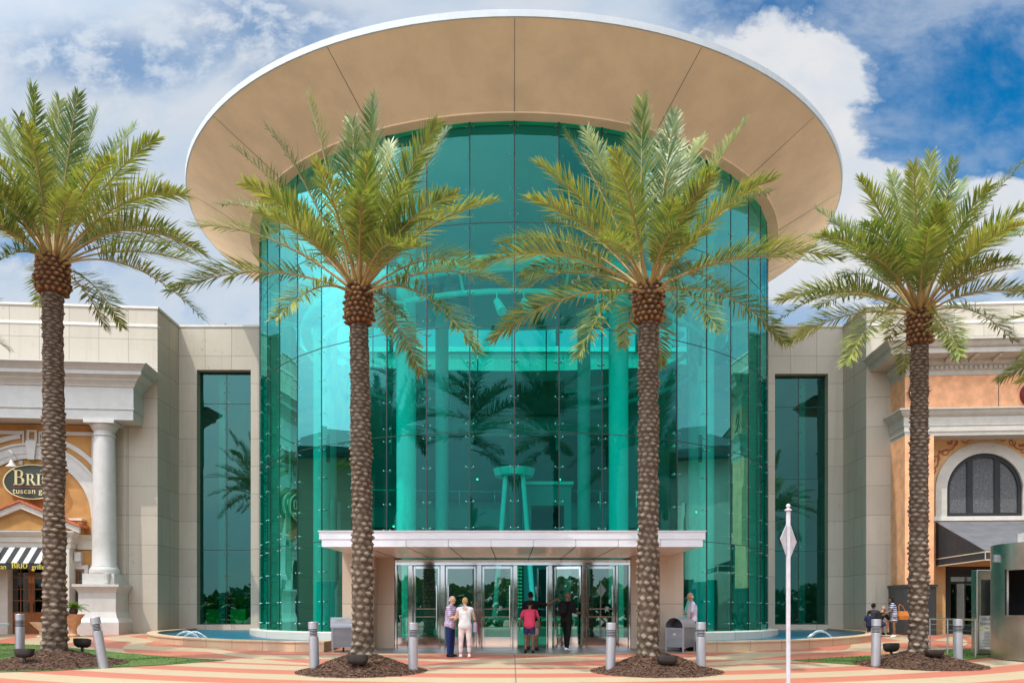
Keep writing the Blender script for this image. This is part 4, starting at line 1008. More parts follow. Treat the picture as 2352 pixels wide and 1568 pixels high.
# small window
wo = .2; w0, w1 = P(168, 1, wo)[0], P(195, 1, wo)[0]; wz0, wz1 = P(180, 1419, wo)[1], P(180, 1306, wo)[1]
mb = MB(); ob(mb, (w0 - .17, w0), (wo, wo + .07), (wz0 - .15, wz1 + .17)); ob(mb, (w1, w1 + .17), (wo, wo + .07), (wz0 - .15, wz1 + .17)); ob(mb, (w0, w1), (wo, wo + .068), (wz1, wz1 + .168)); ob(mb, (w0 - .22, w1 + .22), (wo + .002, wo + .12), (wz0 - .17, wz0 - .001))
mb.prism([((w0 + w1) / 2 - .12, wz1 + .13), ((w0 + w1) / 2 + .12, wz1 + .13), ((w0 + w1) / 2 + .18, wz1 + .36), ((w0 + w1) / 2 - .18, wz1 + .36)], 1, -wo - .12, -wo)
sur = mb.build('window_surround', M['white'], rl, local=True)
mb = MB(); f = .10; ob(mb, (w0, w0 + f), (wo, wo + .05), (wz0, wz1)); ob(mb, (w1 - f, w1), (wo, wo + .05), (wz0, wz1)); ob(mb, (w0 + f, w1 - f), (wo, wo + .048), (wz1 - f, wz1 - .001)); ob(mb, (w0 + f, w1 - f), (wo, wo + .048), (wz0 + .001, wz0 + .25))
for i in range(1, 4): z_ = wz0 + .25 + (wz1 - f - wz0 - .25) * i / 4; ob(mb, (w0 + f, w1 - f), (wo, wo + .04), (z_ - .02, z_ + .02))
ob(mb, ((w0 + w1) / 2 - .015, (w0 + w1) / 2 + .015), (wo, wo + .042), (wz0 + .25, wz1 - f)); w_ = mb.build('window', M['wood'], rl, local=True)
mb = MB(); ob(mb, (w0 + f, w1 - f), (wo + .005, wo + .018), (wz0 + .25, wz1 - f)); mb.build('pane', M['glass_dark'], w_, local=True)
mb = MB(); q = P(180, 1278, .4); ob(mb, (q[0] - .13, q[0] + .13), (.2, .5), (q[1] - .20, q[1] + .20)); mb.build('sconce', M['white'], rl, local=True)
# oval sign
so_ = .30; oc = P(77, 1107, so_); ax = P(144, 1107, so_)[0] - oc[0]; az = P(77, 1067, so_)[1] - oc[1]
sg = thing('restaurant_sign', 'dark oval sign with pale gold lettering, half hidden by the tall palm trunk', 'sign', (FL.o[0], FL.o[1], 0), FL.a)
el = lambda k: [(oc[0] + ax * k * math.cos(2 * math.pi * j / 64), oc[1] + az * k * math.sin(2 * math.pi * j / 64)) for j in range(64)]
mb = MB(); mb.prism(el(.965), 1, -so_ - .09, -.10); mb.build('board', M['sign'], sg, local=True)
mb = MB(); a, b = el(1.0), el(.958)
mb.loft([[(x_, -so_ - q, z_) for x_, z_ in pp] for pp, q in ((a, .02), (a, .12), (b, .12), (b, .02))]); mb.build('rim', M['gold'], sg, local=True)
h = .50; serif_word('lettering', 'BRIO', h, M['gold'], sg, P(31, 1, so_ + .1)[0], P(40, 1114, so_)[1], so_ + .088, 1.32)
mb = MB(); ob(mb, (P(30, 1, so_)[0], P(126, 1, so_)[0]), (so_ + .088, so_ + .10), (P(40, 1119.5, so_)[1], P(40, 1118, so_)[1])); mb.build('red_rule', M['redline'], sg, local=True)
place_text('lettering', 'tuscan grille', .34, M['gold'], sg, (P(82, 1, so_)[0], -so_ - .095, P(82, 1128.5, so_)[1]), RX90, .02, 1.0, True, 1.1)
gl = thing('gooseneck_lamp', 'white gooseneck sign lamp reaching over the oval sign', 'lamp', (FL.o[0], FL.o[1], 0), FL.a)
q = P(44, 1061, .3); r0 = P(28, 1070, .8)
mb = MB(); mb.tube([(q[0], -.12, q[1]), (q[0], -.3, q[1] + .05), (q[0] - .1, -.55, q[1] + .30), (q[0] - .2, -.75, q[1] + .42), (r0[0] + .03, -.85, q[1] + .30), (r0[0], -.86, r0[1] + .25)], .022, 8); mb.build('arm', M['white'], gl, smooth=True, local=True)
mb = MB(); mb.lathe([(.05, r0[1] + .27), (.07, r0[1] + .20), (.12, r0[1] + .08), (.24, r0[1] - .05), (.23, r0[1] - .05), (.10, r0[1] + .08)], (r0[0], -.86), 18, cap1=False); mb.build('lamp_shade', M['white'], gl, smooth=True, local=True)
mb = MB(); mb.lathe([(.09, q[1] - .09), (.09, q[1] + .09)], (q[0], -.15), 12); mb.build('mount', M['white'], gl, local=True)

# ------------------------------------------------------------------ right restaurant
rr = thing('restaurant', 'apricot stucco restaurant front with arched window and dentil cornice', 'building', (FR.o[0], FR.o[1], 0), FR.a)
P = FR.P; far = 16.0; g = lambda off: FR.gz(4, off)
s_in = P(2045, 1, 0.02)[0]
PO = 1.55                                      # front of the pier
pz = lambda py, off=PO: P(2160, py, off)[1]
sP0 = s_in + .02; sP1 = P(2145, 1, PO)[0]
mb = MB(); ob(mb, (sP0, sP1), (.01, PO), (g(1) - .2, pz(1000))); mb.build('pier', M['orange'], rr, local=True)
mb = MB(); ob(mb, (sP0 + .01, far), (.01, PO - .02), (pz(999), pz(862))); mb.build('frieze', M['orange'], rr, local=True)
mb = MB(); fx = P(2497 / 1.0884, 1, PO)[0]; ob(mb, (fx - .012, fx + .012), (PO - .03, PO - .013), (pz(942), pz(864))); mb.build('panel_joint', M['black'], rr, local=True)
# lower cornice
lb, lt = pz(1000), pz(940)
prof = [(PO - .0, lb), (PO + .02, lb + .16), (PO + .05, lb + .17), (PO + .05, lb + .40), (PO + .08, lb + .42), (PO + .08, lb + .78), (PO + .14, lb + .83), (PO + .20, lb + .90), (PO + .26, lt - .12), (PO + .34, lt - .05), (PO + .34, lt)]
mb = MB(); cornice(mb, far, sP0 + .0, prof, .02); mb.build('lower_cornice', M['trim_grey'], rr, local=True)
mb = MB(); prof = [(PO + .02, pz(862)), (PO + .02, pz(852)), (PO + .08, pz(850)), (PO + .08, pz(842)), (PO + .18, pz(838)), (PO + .22, pz(834)), (PO + .22, pz(828)), (PO + .95, pz(826)), (PO + .95, pz(815)), (PO + 1.05, pz(812)), (PO + 1.15, pz(804)), (PO + 1.25, pz(801)), (PO + 1.25, pz(798))]
cornice(mb, far, sP0 - .0, prof, .02); co_ = mb.build('cornice', M['trim_grey'], rr, local=True)
mb = MB(); s_ = sP0 + .2
while s_ < far - 2: ob(mb, (s_, s_ + .10), (PO + .07, PO + .17), (pz(849.5), pz(842.3))); s_ += .20
mb.build('dentils', M['trim_grey'], co_, local=True)
s_ = sP0 + .55
while s_ < far - 3:
    mb = MB(); zb_, zt_ = pz(838), pz(827.5)
    mb.prism([(-PO - .22, zb_ - .02), (-PO - .30, zb_), (-PO - .45, zb_ + .10), (-PO - .80, zt_ - .06), (-PO - .85, zt_), (-PO - .22, zt_)], 0, s_, s_ + .17); mb.build('bracket', M['trim_grey'], co_, local=True); s_ += .98
# recessed arched wall
RO = .55; ac = P(2260, 1125, RO); ri = ac[0] - P(2173, 1125, RO)[0]; ro = ac[0] - P(2147, 1125, RO)[0]
mb = MB(); wall_with_arch(mb, sP1 - .4, far, P(2200, 1186, RO)[1], lb + .05, ac, ri + .02, 0, RO, .35); 
ob(mb, (sP1 - .4, far), (.12, RO), (P(2200, 1196, RO)[1], P(2200, 1186, RO)[1] - .002)); ob(mb, (sP1 - .4, P(2172, 1, RO)[0]), (.12, RO - .002), (g(.5) - .2, P(2200, 1196, RO)[1] - .001)); ob(mb, (P(2300, 1, RO)[0] + .5, far), (.12, RO - .002), (g(.5) - .2, P(2200, 1196, RO)[1] - .001))
ob(mb, (P(2172, 1, RO)[0], P(2300, 1, RO)[0] + .5), (.12, RO - .003), (P(2200, 1300, RO)[1], P(2200, 1196, RO)[1] - .001))
mb.build('arched_wall', M['ochre'], rr, local=True)
mb = MB(); ob(mb, (sP1 - .2, far), (.1, PO - .03), (lb + .02, lb + .14)); mb.build('porch_ceiling', M['trim'], rr, local=True)
zsill = P(2200, 1186, RO)[1]
mb = MB(); arc_band(mb, ac, ri, ro, 0, math.pi, (RO - .3, RO + .10), 36); ob(mb, (ac[0] - ro, ac[0] - ri), (RO - .3, RO + .098), (zsill, ac[1])); ob(mb, (ac[0] + ri, ac[0] + ro), (RO - .3, RO + .098), (zsill, ac[1]))
mb.build('archivolt', M['trim_grey'], rr, local=True)
mb = MB(); ob(mb, (sP1 + .01, far), (RO, RO + .18), (P(2200, 1196, RO)[1], zsill - .002)); mb.build('sill', M['trim'], rr, local=True)
mb = MB(); ff = .20; arc_band(mb, ac, ri - ff * .8, ri - .004, 0, math.pi, (RO - .16, RO - .02), 32); ob(mb, (ac[0] - ri + .004, ac[0] - ri + ff * .8), (RO - .16, RO - .02), (zsill, ac[1])); ob(mb, (ac[0] + ri - ff * .8, ac[0] + ri - .004), (RO - .16, RO - .02), (zsill, ac[1]))
ob(mb, (ac[0] - ri + ff * .8, ac[0] + ri - ff * .8), (RO - .158, RO - .022), (zsill + .001, zsill + .16))
for q in (-.36, .36): hh = math.sqrt(max(0, (ri - .1) ** 2 - (q * ri) ** 2)); ob(mb, (ac[0] + q * ri - .12, ac[0] + q * ri + .12), (RO - .15, RO - .03), (zsill + .161, ac[1] + hh))
awn = mb.build('arched_window', M['black'], rr, local=True)
def tracery():
    m, g_ = new_mat('tracery_glass'); tc = g_.new('ShaderNodeTexCoord'); V = tc.outputs['Object']
    vo = g_.new('ShaderNodeTexVoronoi', feature='DISTANCE_TO_EDGE'); vo.inputs['Scale'].default_value = 8.5; vo.inputs['Randomness'].default_value = .9
    g_.l.new(g_.mix(.12, V, g_.noise(V, 3, 2, out=1)), vo.inputs['Vector'])
    ln = g_.m('LESS_THAN', vo.outputs[0], .05)
    p = g_.new('ShaderNodeBsdfPrincipled'); g_.put(p.inputs['Base Color'], g_.mix(ln, (.085, .09, .10, 1), (.14, .138, .135, 1)))
    p.inputs['Roughness'].default_value = .16; p.inputs['Specular IOR Level'].default_value = 1.0
    o = g_.new('ShaderNodeOutputMaterial'); g_.l.new(p.outputs[0], o.inputs[0]); return m
mb = MB(); pts_ = [(ac[0] + (ri - .05) * math.cos(math.pi * i / 32), ac[1] + (ri - .05) * math.sin(math.pi * i / 32)) for i in range(33)] + [(ac[0] - ri + .05, zsill + .02), (ac[0] + ri - .05, zsill + .02)]
mb.prism(pts_, 1, -RO + .10, -RO + .13); mb.build('leaded_pane', tracery(), awn, local=True)
# painted vine scroll over the arch
mb = MB(); n = 90; rad = ro + .30
def ribbon(path, w):
    for i in range(len(path) - 1):
        (x0, y0), (x1, y1) = path[i], path[i + 1]; dx, dy = x1 - x0, y1 - y0; l_ = math.hypot(dx, dy) or 1; nx, ny = -dy / l_ * w, dx / l_ * w
        mb.add([(x0 - nx, -RO - .004, y0 - ny), (x1 - nx, -RO - .004, y1 - ny), (x1 + nx, -RO - .004, y1 + ny), (x0 + nx, -RO - .004, y0 + ny)], [(0, 1, 2, 3)])
for half in (1, -1):
    path = []
    for i in range(n):
        t = i / (n - 1); a = math.pi / 2 - half * R(78) * t; rw = rad + .12 * math.cos(t * math.pi * 2 * 3.2)
        path.append((ac[0] + rw * math.cos(a), ac[1] + rw * math.sin(a)))
    ribbon(path, .035)
    for kx in range(6):
        t = (kx + .55) / 6.4; a = math.pi / 2 - half * R(78) * t; sgn_ = 1 if kx % 2 == 0 else -1
        c0 = (ac[0] + (rad + .02 * sgn_) * math.cos(a), ac[1] + (rad + .02 * sgn_) * math.sin(a)); sp = []
        for i in range(22):
            b = i / 21 * 5.2; r_ = .20 * (1 - i / 30); ang = a + half * b * sgn_ + 1; sp.append((c0[0] + r_ * math.cos(ang), c0[1] + r_ * math.sin(ang)))
        ribbon(sp, .03)
        tip = sp[0]; mb.add([(tip[0] - .10, -RO - .005, tip[1] - .06), (tip[0] + .10, -RO - .005, tip[1] - .05), (tip[0] + .13, -RO - .005, tip[1] + .12), (tip[0] - .02, -RO - .005, tip[1] + .06), (tip[0] - .14, -RO - .005, tip[1] + .10)], [(0, 1, 2, 3, 4)])
vine = mb.build('painted_vine', M['rust'], rr, local=True)
# black plinth round the pier foot
zp = P(2100, 1347, PO)[1]
mb = MB(); ob(mb, (sP0 - .10, sP1 + .06), (.02, PO + .10), (g(1.5) - .2, zp)); ob(mb, (sP0 - .15, sP1 + .10), (.02, PO + .15), (zp + .001, zp + .10)); mb.build('plinth', M['granite_b'], rr, local=True)
# ground floor doors, recessed
dz0 = g(.3); dzt = P(2200, 1300, RO)[1]
mb = MB(); a0, a1 = P(2172, 1, .3)[0], P(2300, 1, .3)[0] + .45
ob(mb, (a0, a1), (.10, .16), (dz0 - .1, dzt)); mb.build('door_backing', M['black'], rr, local=True)
wd = (a1 - a0) / 2
for i in range(2):
    mb = MB(); x0, x1 = a0 + i * wd, a0 + (i + 1) * wd - .01
    ob(mb, (x0, x0 + .18), (.30, .38), (dz0, dzt)); ob(mb, (x1 - .18, x1), (.30, .38), (dz0, dzt)); ob(mb, (x0 + .18, x1 - .18), (.302, .378), (dzt - .45, dzt - .001)); ob(mb, (x0 + .18, x1 - .18), (.302, .378), (dz0, dz0 + .25)); ob(mb, (x0 + .18, x1 - .18), (.302, .378), (dzt - .75, dzt - .66))
    d = mb.build('door', M['black'], rr, local=True)
    mb = MB(); ob(mb, (x0 + .17, x1 - .17), (.33, .345), (dz0 + .2, dzt - .4)); mb.build('door_glass', M['glass_dark'], d, local=True)
    hx = x1 - .10 if i == 0 else x0 + .10
    mb = MB(); ob(mb, (hx - .07, hx + .07), (.42, .47), (dz0 + .65, dz0 + 1.75)); mb.build('pull_handle', M['wood'], d, local=True)
# awning
aw = thing('black_awning', 'charcoal canvas awning with pale piping below the arched window', 'awning', (FR.o[0], FR.o[1], 0), FR.a)
w0 = P(2146, 1, RO + .1)[0] + .02; of = RO + .2; ofr = 5.0
zA = P(2200, 1199, of)[1]; zF = E + 2.42; zV = E + 2.08; w1 = w0 + 6.5
mb = MB()
mb.add([(w0, -of, zA), (w1, -of, zA), (w1, -ofr, zF), (w0, -ofr, zF), (w0, -of, zA + .03), (w1, -of, zA + .03), (w1, -ofr, zF + .03), (w0, -ofr, zF + .03)], [(0, 3, 2, 1), (4, 5, 6, 7), (2, 3, 7, 6), (0, 4, 7, 3), (0, 1, 5, 4), (1, 2, 6, 5)]); mb.build('canopy', M['awn_g'], aw, local=True)
mb = MB(); mb.prism([(-of, zA - .002), (-ofr, zF), (-ofr, zV), (-of, zV)], 0, w0 + .001, w0 + .022); ob(mb, (w0 + .03, w1), (ofr - .02, ofr), (zV, zF - .004)); mb.build('valance', M['awn_b'], aw, local=True)
mb = MB()
for z_ in (zV + .015, zF - .015): ob(mb, (w0 - .012, w0), (of, ofr + .012), (z_ - .022, z_ + .022)); ob(mb, (w0, w1), (ofr + .001, ofr + .012), (z_ - .02, z_ + .02))
ob(mb, (w0 - .014, w0 - .001), (ofr - .04, ofr + .014), (zV + .04, zF - .04)); mb.build('piping', M['cream'], aw, local=True)
# round maroon emblem at the edge of view and wrought scroll bracket on the pier
em = thing('round_sign', 'dark red round sign cut by the right edge, on the apricot frieze', 'sign', (FR.o[0], FR.o[1], 0), FR.a)
ec = P(2376, 905, PO + .1); mb = MB(); er_ = ec[0] - P(2345, 905, PO + .1)[0]
rg = lambda k, o: [(ec[0] + er_ * k * math.cos(2 * math.pi * j / 40), -o, ec[1] + er_ * k * math.sin(2 * math.pi * j / 40)) for j in range(40)]
mb.loft([rg(1, PO), rg(1, PO + .16), rg(.93, PO + .20), rg(.02, PO + .20)], True, True); mb.build('disc', M['maroon'], em, local=True)
mb = MB(); mb.loft([rg(.82, PO + .201), rg(.82, PO + .22), rg(.74, PO + .22), rg(.74, PO + .201)]); mb.build('ring', M['redline'], em, local=True)
sc = thing('wall_emblem', 'curled wrought metal ornament on the apricot frieze, mostly behind a palm trunk', 'ornament', (FR.o[0], FR.o[1], 0), FR.a)
q = P(2110, 900, PO + .05); mb = MB(); rq = q[0] - P(2087, 900, PO)[0]
mb.tube([(q[0] + rq * math.cos(a), -PO - .06, q[1] + rq * 1.3 * math.sin(a)) for a in np.linspace(0, 6.283, 28)], .035, 6)
for a in (2.3, 3.14, 4.0, .8, 0, -.8): mb.tube([(q[0] + rq * math.cos(a), -PO - .06, q[1] + rq * 1.3 * math.sin(a)), (q[0] + rq * 1.35 * math.cos(a + .1), -PO - .08, q[1] + rq * 1.75 * math.sin(a + .1))], [.03, .008], 6)
mb.build('scroll', M['bronze'], sc, smooth=True, local=True)
# ------------------------------------------------------------------ mulch mounds
def mound(cx, cy, rx, ry, h, seed, label):
    rng = random.Random(seed); o = thing('mulch_mound', label, 'mulch bed', (cx, cy, zg(cy)), group='mulch mounds round the palm trunks')
    def height(u, v):
        d = math.hypot(u, v); base = h * max(0, 1 - d ** 1.25) ** 1.0
        base = h * (math.cos(min(d, 1) * math.pi) * .5 + .5) * .55 + base * .45
        return base + .022 * mnoise.noise(Vector((u * 7 + seed, v * 7, 0))) * (1 if d < .95 else 0)
    mb = MB(); rings = []; n = 64; m = 20
    edge = [1 + .05 * mnoise.noise(Vector((math.cos(2 * math.pi * j / n) * 2.5 + seed * 3, math.sin(2 * math.pi * j / n) * 2.5, 1))) for j in range(n)]
    for i in range(m + 1):
        t = max(i / m, .004); ring_ = []
        for j in range(n):
            a = 2 * math.pi * j / n; u, v = t * math.cos(a), t * math.sin(a); x_ = cx + u * rx * edge[j]; y_ = cy + v * ry * edge[j]
            ring_.append((x_, y_, zg(y_) + height(u, v) + (.0 if i < m else -.03)))
        rings.append(ring_)
    mb.loft(rings[::-1]); b = mb.build('soil', M['mulch'], o, smooth=True)
    ch = MB(); tone = []
    for i in range(6500):
        t = math.sqrt(rng.random()) * 1.02; a = rng.uniform(0, 2 * math.pi); u, v = t * math.cos(a), t * math.sin(a); e = 1 + .02
        x_ = cx + u * rx * e; y_ = cy + v * ry * e; z_ = zg(y_) + height(u, v) + .006
        l = rng.uniform(.012, .042); w = rng.uniform(.004, .010); b_ = rng.uniform(0, 6.28); pz_ = rng.uniform(-.25, .45) * l
        dx, dy = math.cos(b_) * l, math.sin(b_) * l; nx, ny = -math.sin(b_) * w, math.cos(b_) * w
        ch.add([(x_ - dx - nx, y_ - dy - ny, z_), (x_ + dx - nx, y_ + dy - ny, z_ + pz_ + .012), (x_ + dx + nx, y_ + dy + ny, z_ + pz_ + .014), (x_ - dx + nx, y_ - dy + ny, z_ + .006)], [(0, 1, 2, 3)])
        tn = rng.random() ** 1.6; tone += [tn] * 4
    ch.tone = tone; c = ch.build('wood_chips', M['chip'], o); tag(c, kind='stuff')
    return lambda x_, y_: zg(y_) + max(0, height((x_ - cx) / rx, (y_ - cy) / ry))
MD = [mound(X(122, 20.8), 20.8, 1.72, 1.70, .40, 1, 'brown mulch mound with a leaning grey bollard at its edge'),
      mound(X(830, 19.0), 19.05, 1.47, 1.45, .44, 2, 'brown mulch mound in front of the louvred steel bin, left of the couple'),
      mound(X(1508, 19.0), 19.05, 1.49, 1.45, .44, 3, 'brown mulch mound with one bowl light, right of the glass doors'),
      mound(X(2112, 20.6), 20.6, 1.52, 1.5, .38, 4, 'brown mulch mound next to the steel booth and railing')]

# ------------------------------------------------------------------ palms
def trunk_mesh(h, r0, r1, seed, rows_h=(.17, .085), lean=(0, 0), nb=7):
    nth = 90; nz = int(h / .022); rng = np.random.RandomState(seed)
    z = np.linspace(0, h, nz); th = np.linspace(0, 2 * np.pi, nth, endpoint=False)
    # row index grows faster toward the top (closer leaf scars)
    rate = 1.0 / (rows_h[0] + (rows_h[1] - rows_h[0]) * np.clip(z / h * 1.35 - .1, 0, 1)); q = np.concatenate([[0], np.cumsum((rate[1:] + rate[:-1]) / 2 * np.diff(z))])
    q = q + 2
    Q, T = np.meshgrid(q, th, indexing='ij'); Q = Q + T / (2 * np.pi) * 1.0; Zz, _ = np.meshgrid(z, th, indexing='ij')
    row = np.floor(Q); fv = Q - row
    jit = rng.uniform(-.22, .22, int(q[-1]) + 6)[row.astype(int)]
    uu = T * nb / (2 * np.pi) + .5 * (row % 2) + jit; cell = np.floor(uu) % nb; fu = uu - np.floor(uu) - .5
    amp = rng.uniform(.10, 1.5, (int(q[-1]) + 6, nb + 1))[row.astype(int), cell.astype(int)]
    offv = rng.uniform(-.16, .16, (int(q[-1]) + 6, nb + 1))[row.astype(int), cell.astype(int)]
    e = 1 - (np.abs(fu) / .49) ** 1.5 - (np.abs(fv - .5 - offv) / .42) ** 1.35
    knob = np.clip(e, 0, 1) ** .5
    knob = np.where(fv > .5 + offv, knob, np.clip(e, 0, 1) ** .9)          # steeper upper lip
    up = np.clip(z / h, 0, 1); depth = (.078 * (1 - up) + .038 * up)
    lump = np.interp(z, np.linspace(0, h, 14), rng.uniform(-.018, .018, 14))
    gate = np.clip(np.interp(z, np.linspace(0, h, 30), rng.uniform(.45, 1.25, 30)), .4, 1.2)[:, None] * (.75 + .35 * np.sin(T * 2 + rng.uniform(0, 6, 1)) * np.sin(Zz * 1.7 + rng.uniform(0, 6, 1)))
    rad = lump + r0 + (r1 - r0) * np.clip(z / h * 1.05, 0, 1) + .07 * r0 / .27 * np.exp(-z / .22) - depth * .35
    rr_ = rad[:, None] + depth[:, None] * knob * amp * gate + rng.normal(0, .0055, Q.shape)
    gz, gt = nz // 6 + 2, 16; gr = rng.normal(0, 1, (gz, gt)); gr = np.concatenate([gr, gr[:, :1]], 1); iz = np.linspace(0, gz - 1.001, nz); it = np.linspace(0, gt, nth, endpoint=False)
    a_, b_ = np.floor(iz).astype(int), np.floor(it).astype(int); fz, ft = (iz - a_)[:, None], (it - b_)[None]
    rr_ = rr_ + .011 * ((gr[a_][:, b_] * (1 - ft) + gr[a_][:, b_ + 1] * ft) * (1 - fz) + (gr[np.minimum(a_ + 1, gz - 1)][:, b_] * (1 - ft) + gr[np.minimum(a_ + 1, gz - 1)][:, b_ + 1] * ft) * fz)
    cx = lean[0] * (z / h) ** 1.3; cy = lean[1] * (z / h) ** 1.3
    xs = cx[:, None] + rr_ * np.cos(T); ys = cy[:, None] + rr_ * np.sin(T)
    co = np.stack([xs, ys, Zz], -1).reshape(-1, 3)
    i, j = np.meshgrid(np.arange(nz - 1), np.arange(nth), indexing='ij'); k = (j + 1) % nth
    f = np.stack([i * nth + j, i * nth + k, (i + 1) * nth + k, (i + 1) * nth + j], -1).reshape(-1, 4)
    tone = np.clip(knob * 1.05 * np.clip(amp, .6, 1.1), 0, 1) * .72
    return co, f, tone.reshape(-1)
def np_mesh(name, co, f, tone=None, smooth=True):
    me = bpy.data.meshes.new(name); me.vertices.add(len(co)); me.vertices.foreach_set('co', np.asarray(co, np.float32).ravel())
    n = f.shape[1]; me.loops.add(f.size); me.loops.foreach_set('vertex_index', f.ravel().astype(np.int32)); me.polygons.add(len(f))
    me.polygons.foreach_set('loop_start', np.arange(0, f.size, n, dtype=np.int32)); me.polygons.foreach_set('use_smooth', np.full(len(f), smooth))
    if tone is not None: a = me.attributes.new('tone', 'FLOAT', 'POINT'); a.data.foreach_set('value', np.asarray(tone, np.float32))
    me.update(calc_edges=True); me.validate(); return me
def boss_mesh(r, h, seed):
    """crown boss: closely set cut leaf bases"""
    rng = np.random.RandomState(seed); nth, nz = 110, 60; z = np.linspace(0, h, nz); th = np.linspace(0, 2 * np.pi, nth, endpoint=False)
    rows_, nb = 8, 15; Q = np.repeat((z / h * rows_)[:, None], nth, 1); T = np.repeat(th[None], nz, 0); row = np.floor(Q); fv = Q - row
    uu = T * nb / (2 * np.pi) + .5 * (row % 2) + rng.uniform(-.1, .1, rows_ + 2)[row.astype(int)]; fu = uu - np.floor(uu) - .5; cell = np.floor(uu) % nb
    amp = rng.uniform(.5, 1.3, (rows_ + 2, nb + 1))[row.astype(int), cell.astype(int)]
    knob = np.clip(1 - (np.abs(fu) / .46) ** 1.25 - (np.abs(fv - .5) / .46) ** 1.25, 0, 1) ** .7
    t = z / h; prof = r * (0.70 + .30 * np.clip(t / .12, 0, 1) ** .6 - .10 * np.clip((t - .55) / .45, 0, 1) ** 2)
    rag = rng.uniform(.3, 1.6, (rows_ + 2, nb + 1))[row.astype(int), cell.astype(int)]
    rr_ = prof[:, None] - .03 + .055 * knob * amp + .05 * (knob > .25) * (rag > 1.25) + rng.normal(0, .006, Q.shape)
    co = np.stack([rr_ * np.cos(T), rr_ * np.sin(T), np.repeat(z[:, None], nth, 1)], -1).reshape(-1, 3)
    i, j = np.meshgrid(np.arange(nz - 1), np.arange(nth), indexing='ij'); k = (j + 1) % nth
    f = np.stack([i * nth + j, i * nth + k, (i + 1) * nth + k, (i + 1) * nth + j], -1).reshape(-1, 4)
    return co, f, (np.clip(knob, 0, 1) * amp * .75).reshape(-1)

def frond(V, Fc, T, SV, SF, p0, tip, sag, rng, dens=1.0, wid=1.0):
    """one feather leaf: bezier rachis with a bare stalk, then two rows of folded leaflets"""
    p0 = Vector(p0); tip = Vector(tip); ch = tip - p0; L = ch.length; hor = math.hypot(ch.x, ch.y) / L
    c = p0 + ch * .50 + Vector((0, 0, 1)) * L * sag
    bez = lambda t: p0 * (1 - t) ** 2 + c * 2 * t * (1 - t) + tip * t * t
    N = 26; pts = [bez(i / N) for i in range(N + 1)]
    ln = [0]
    for i in range(N): ln.append(ln[-1] + (pts[i + 1] - pts[i]).length)
    tot = ln[-1]
    def at(s):
        s = min(max(s, 0), tot - 1e-4); i = 0
        while ln[i + 1] < s: i += 1
        k = (s - ln[i]) / (ln[i + 1] - ln[i]); return pts[i].lerp(pts[i + 1], k), (pts[i + 1] - pts[i]).normalized()
    outw = Vector((ch.x, ch.y, 0)); outw = outw.normalized() if outw.length > .1 else Vector((rng.uniform(-1, 1), rng.uniform(-1, 1), 0)).normalized()
    side0 = outw.cross(Vector((0, 0, 1))).normalized(); roll = rng.uniform(-.5, .5)
    # stalk and rachis, a tapering ridge
    for i in range(N):
        a, ta = pts[i], (pts[min(i + 1, N)] - pts[i]).normalized(); b = pts[i + 1]
        wa = (.034 * (1 - i / N) ** 1.2 + .006); wb = (.034 * (1 - (i + 1) / N) ** 1.2 + .006)
        if i < 3: wa *= 1.5 - i * .15; wb *= 1.5 - (i + 1) * .15
        s_ = (side0 - ta * side0.dot(ta)).normalized(); n_ = s_.cross(ta).normalized(); k = len(SV)
        SV += [tuple(a + s_ * wa), tuple(a + n_ * wa * .8), tuple(a - s_ * wa), tuple(a - n_ * wa * .8), tuple(b + s_ * wb), tuple(b + n_ * wb * .8), tuple(b - s_ * wb), tuple(b - n_ * wb * .8)]
        SF += [(k + q, k + (q + 1) % 4, k + 4 + (q + 1) % 4, k + 4 + q) for q in range(4)]
    s = tot * rng.uniform(.20, .27); step = .032 / dens; tone0 = rng.uniform(.05, .6)
    while s < tot:
        t = s / tot; p, tan = at(s)
        s_ = (side0 - tan * side0.dot(tan)).normalized(); n_ = s_.cross(tan).normalized()
        if n_.z < 0 and hor > .3: n_ = -n_
        cr, sr = math.cos(roll * t), math.sin(roll * t); s_, n_ = s_ * cr + n_ * sr, n_ * cr - s_ * sr
        q = (t - .22) / .78
        ll = (.24 + .55 * math.sin(min(1, q * 1.9 + .12) * math.pi / 2)) * (1 - .62 * max(0, (q - .45) / .55) ** 1.3) * wid * (L / 4.3) ** .5
        for sd in (-1, 1):
            if rng.random() < .04: continue
            ang = R(60 - 30 * q + rng.uniform(-7, 7)); v = R(rng.uniform(-5, 58)); l_ = ll * rng.uniform(.85, 1.12)
            d = tan * math.cos(ang) + (s_ * sd * math.cos(v) + n_ * math.sin(v)) * math.sin(ang)
            wv = d.cross(n_).normalized() * (.0145 + .004 * wid); dn = Vector((0, 0, -1)) * l_ * rng.uniform(.02, .16)
            b = p + tan * rng.uniform(-.012, .012); m = b + d * l_ * .5 + dn * .25; e = b + d * l_ + dn; fold = n_ * .006
            k = len(V); V += [tuple(b - wv * .5), tuple(b + wv * .5), tuple(m + wv + fold), tuple(m - wv + fold), tuple(e)]
            Fc += [(k, k + 1, k + 2, k + 3), (k + 3, k + 2, k + 4)]
            tn = min(1, max(0, tone0 + rng.uniform(-.30, .45))); T += [tn] * 5
        s += step
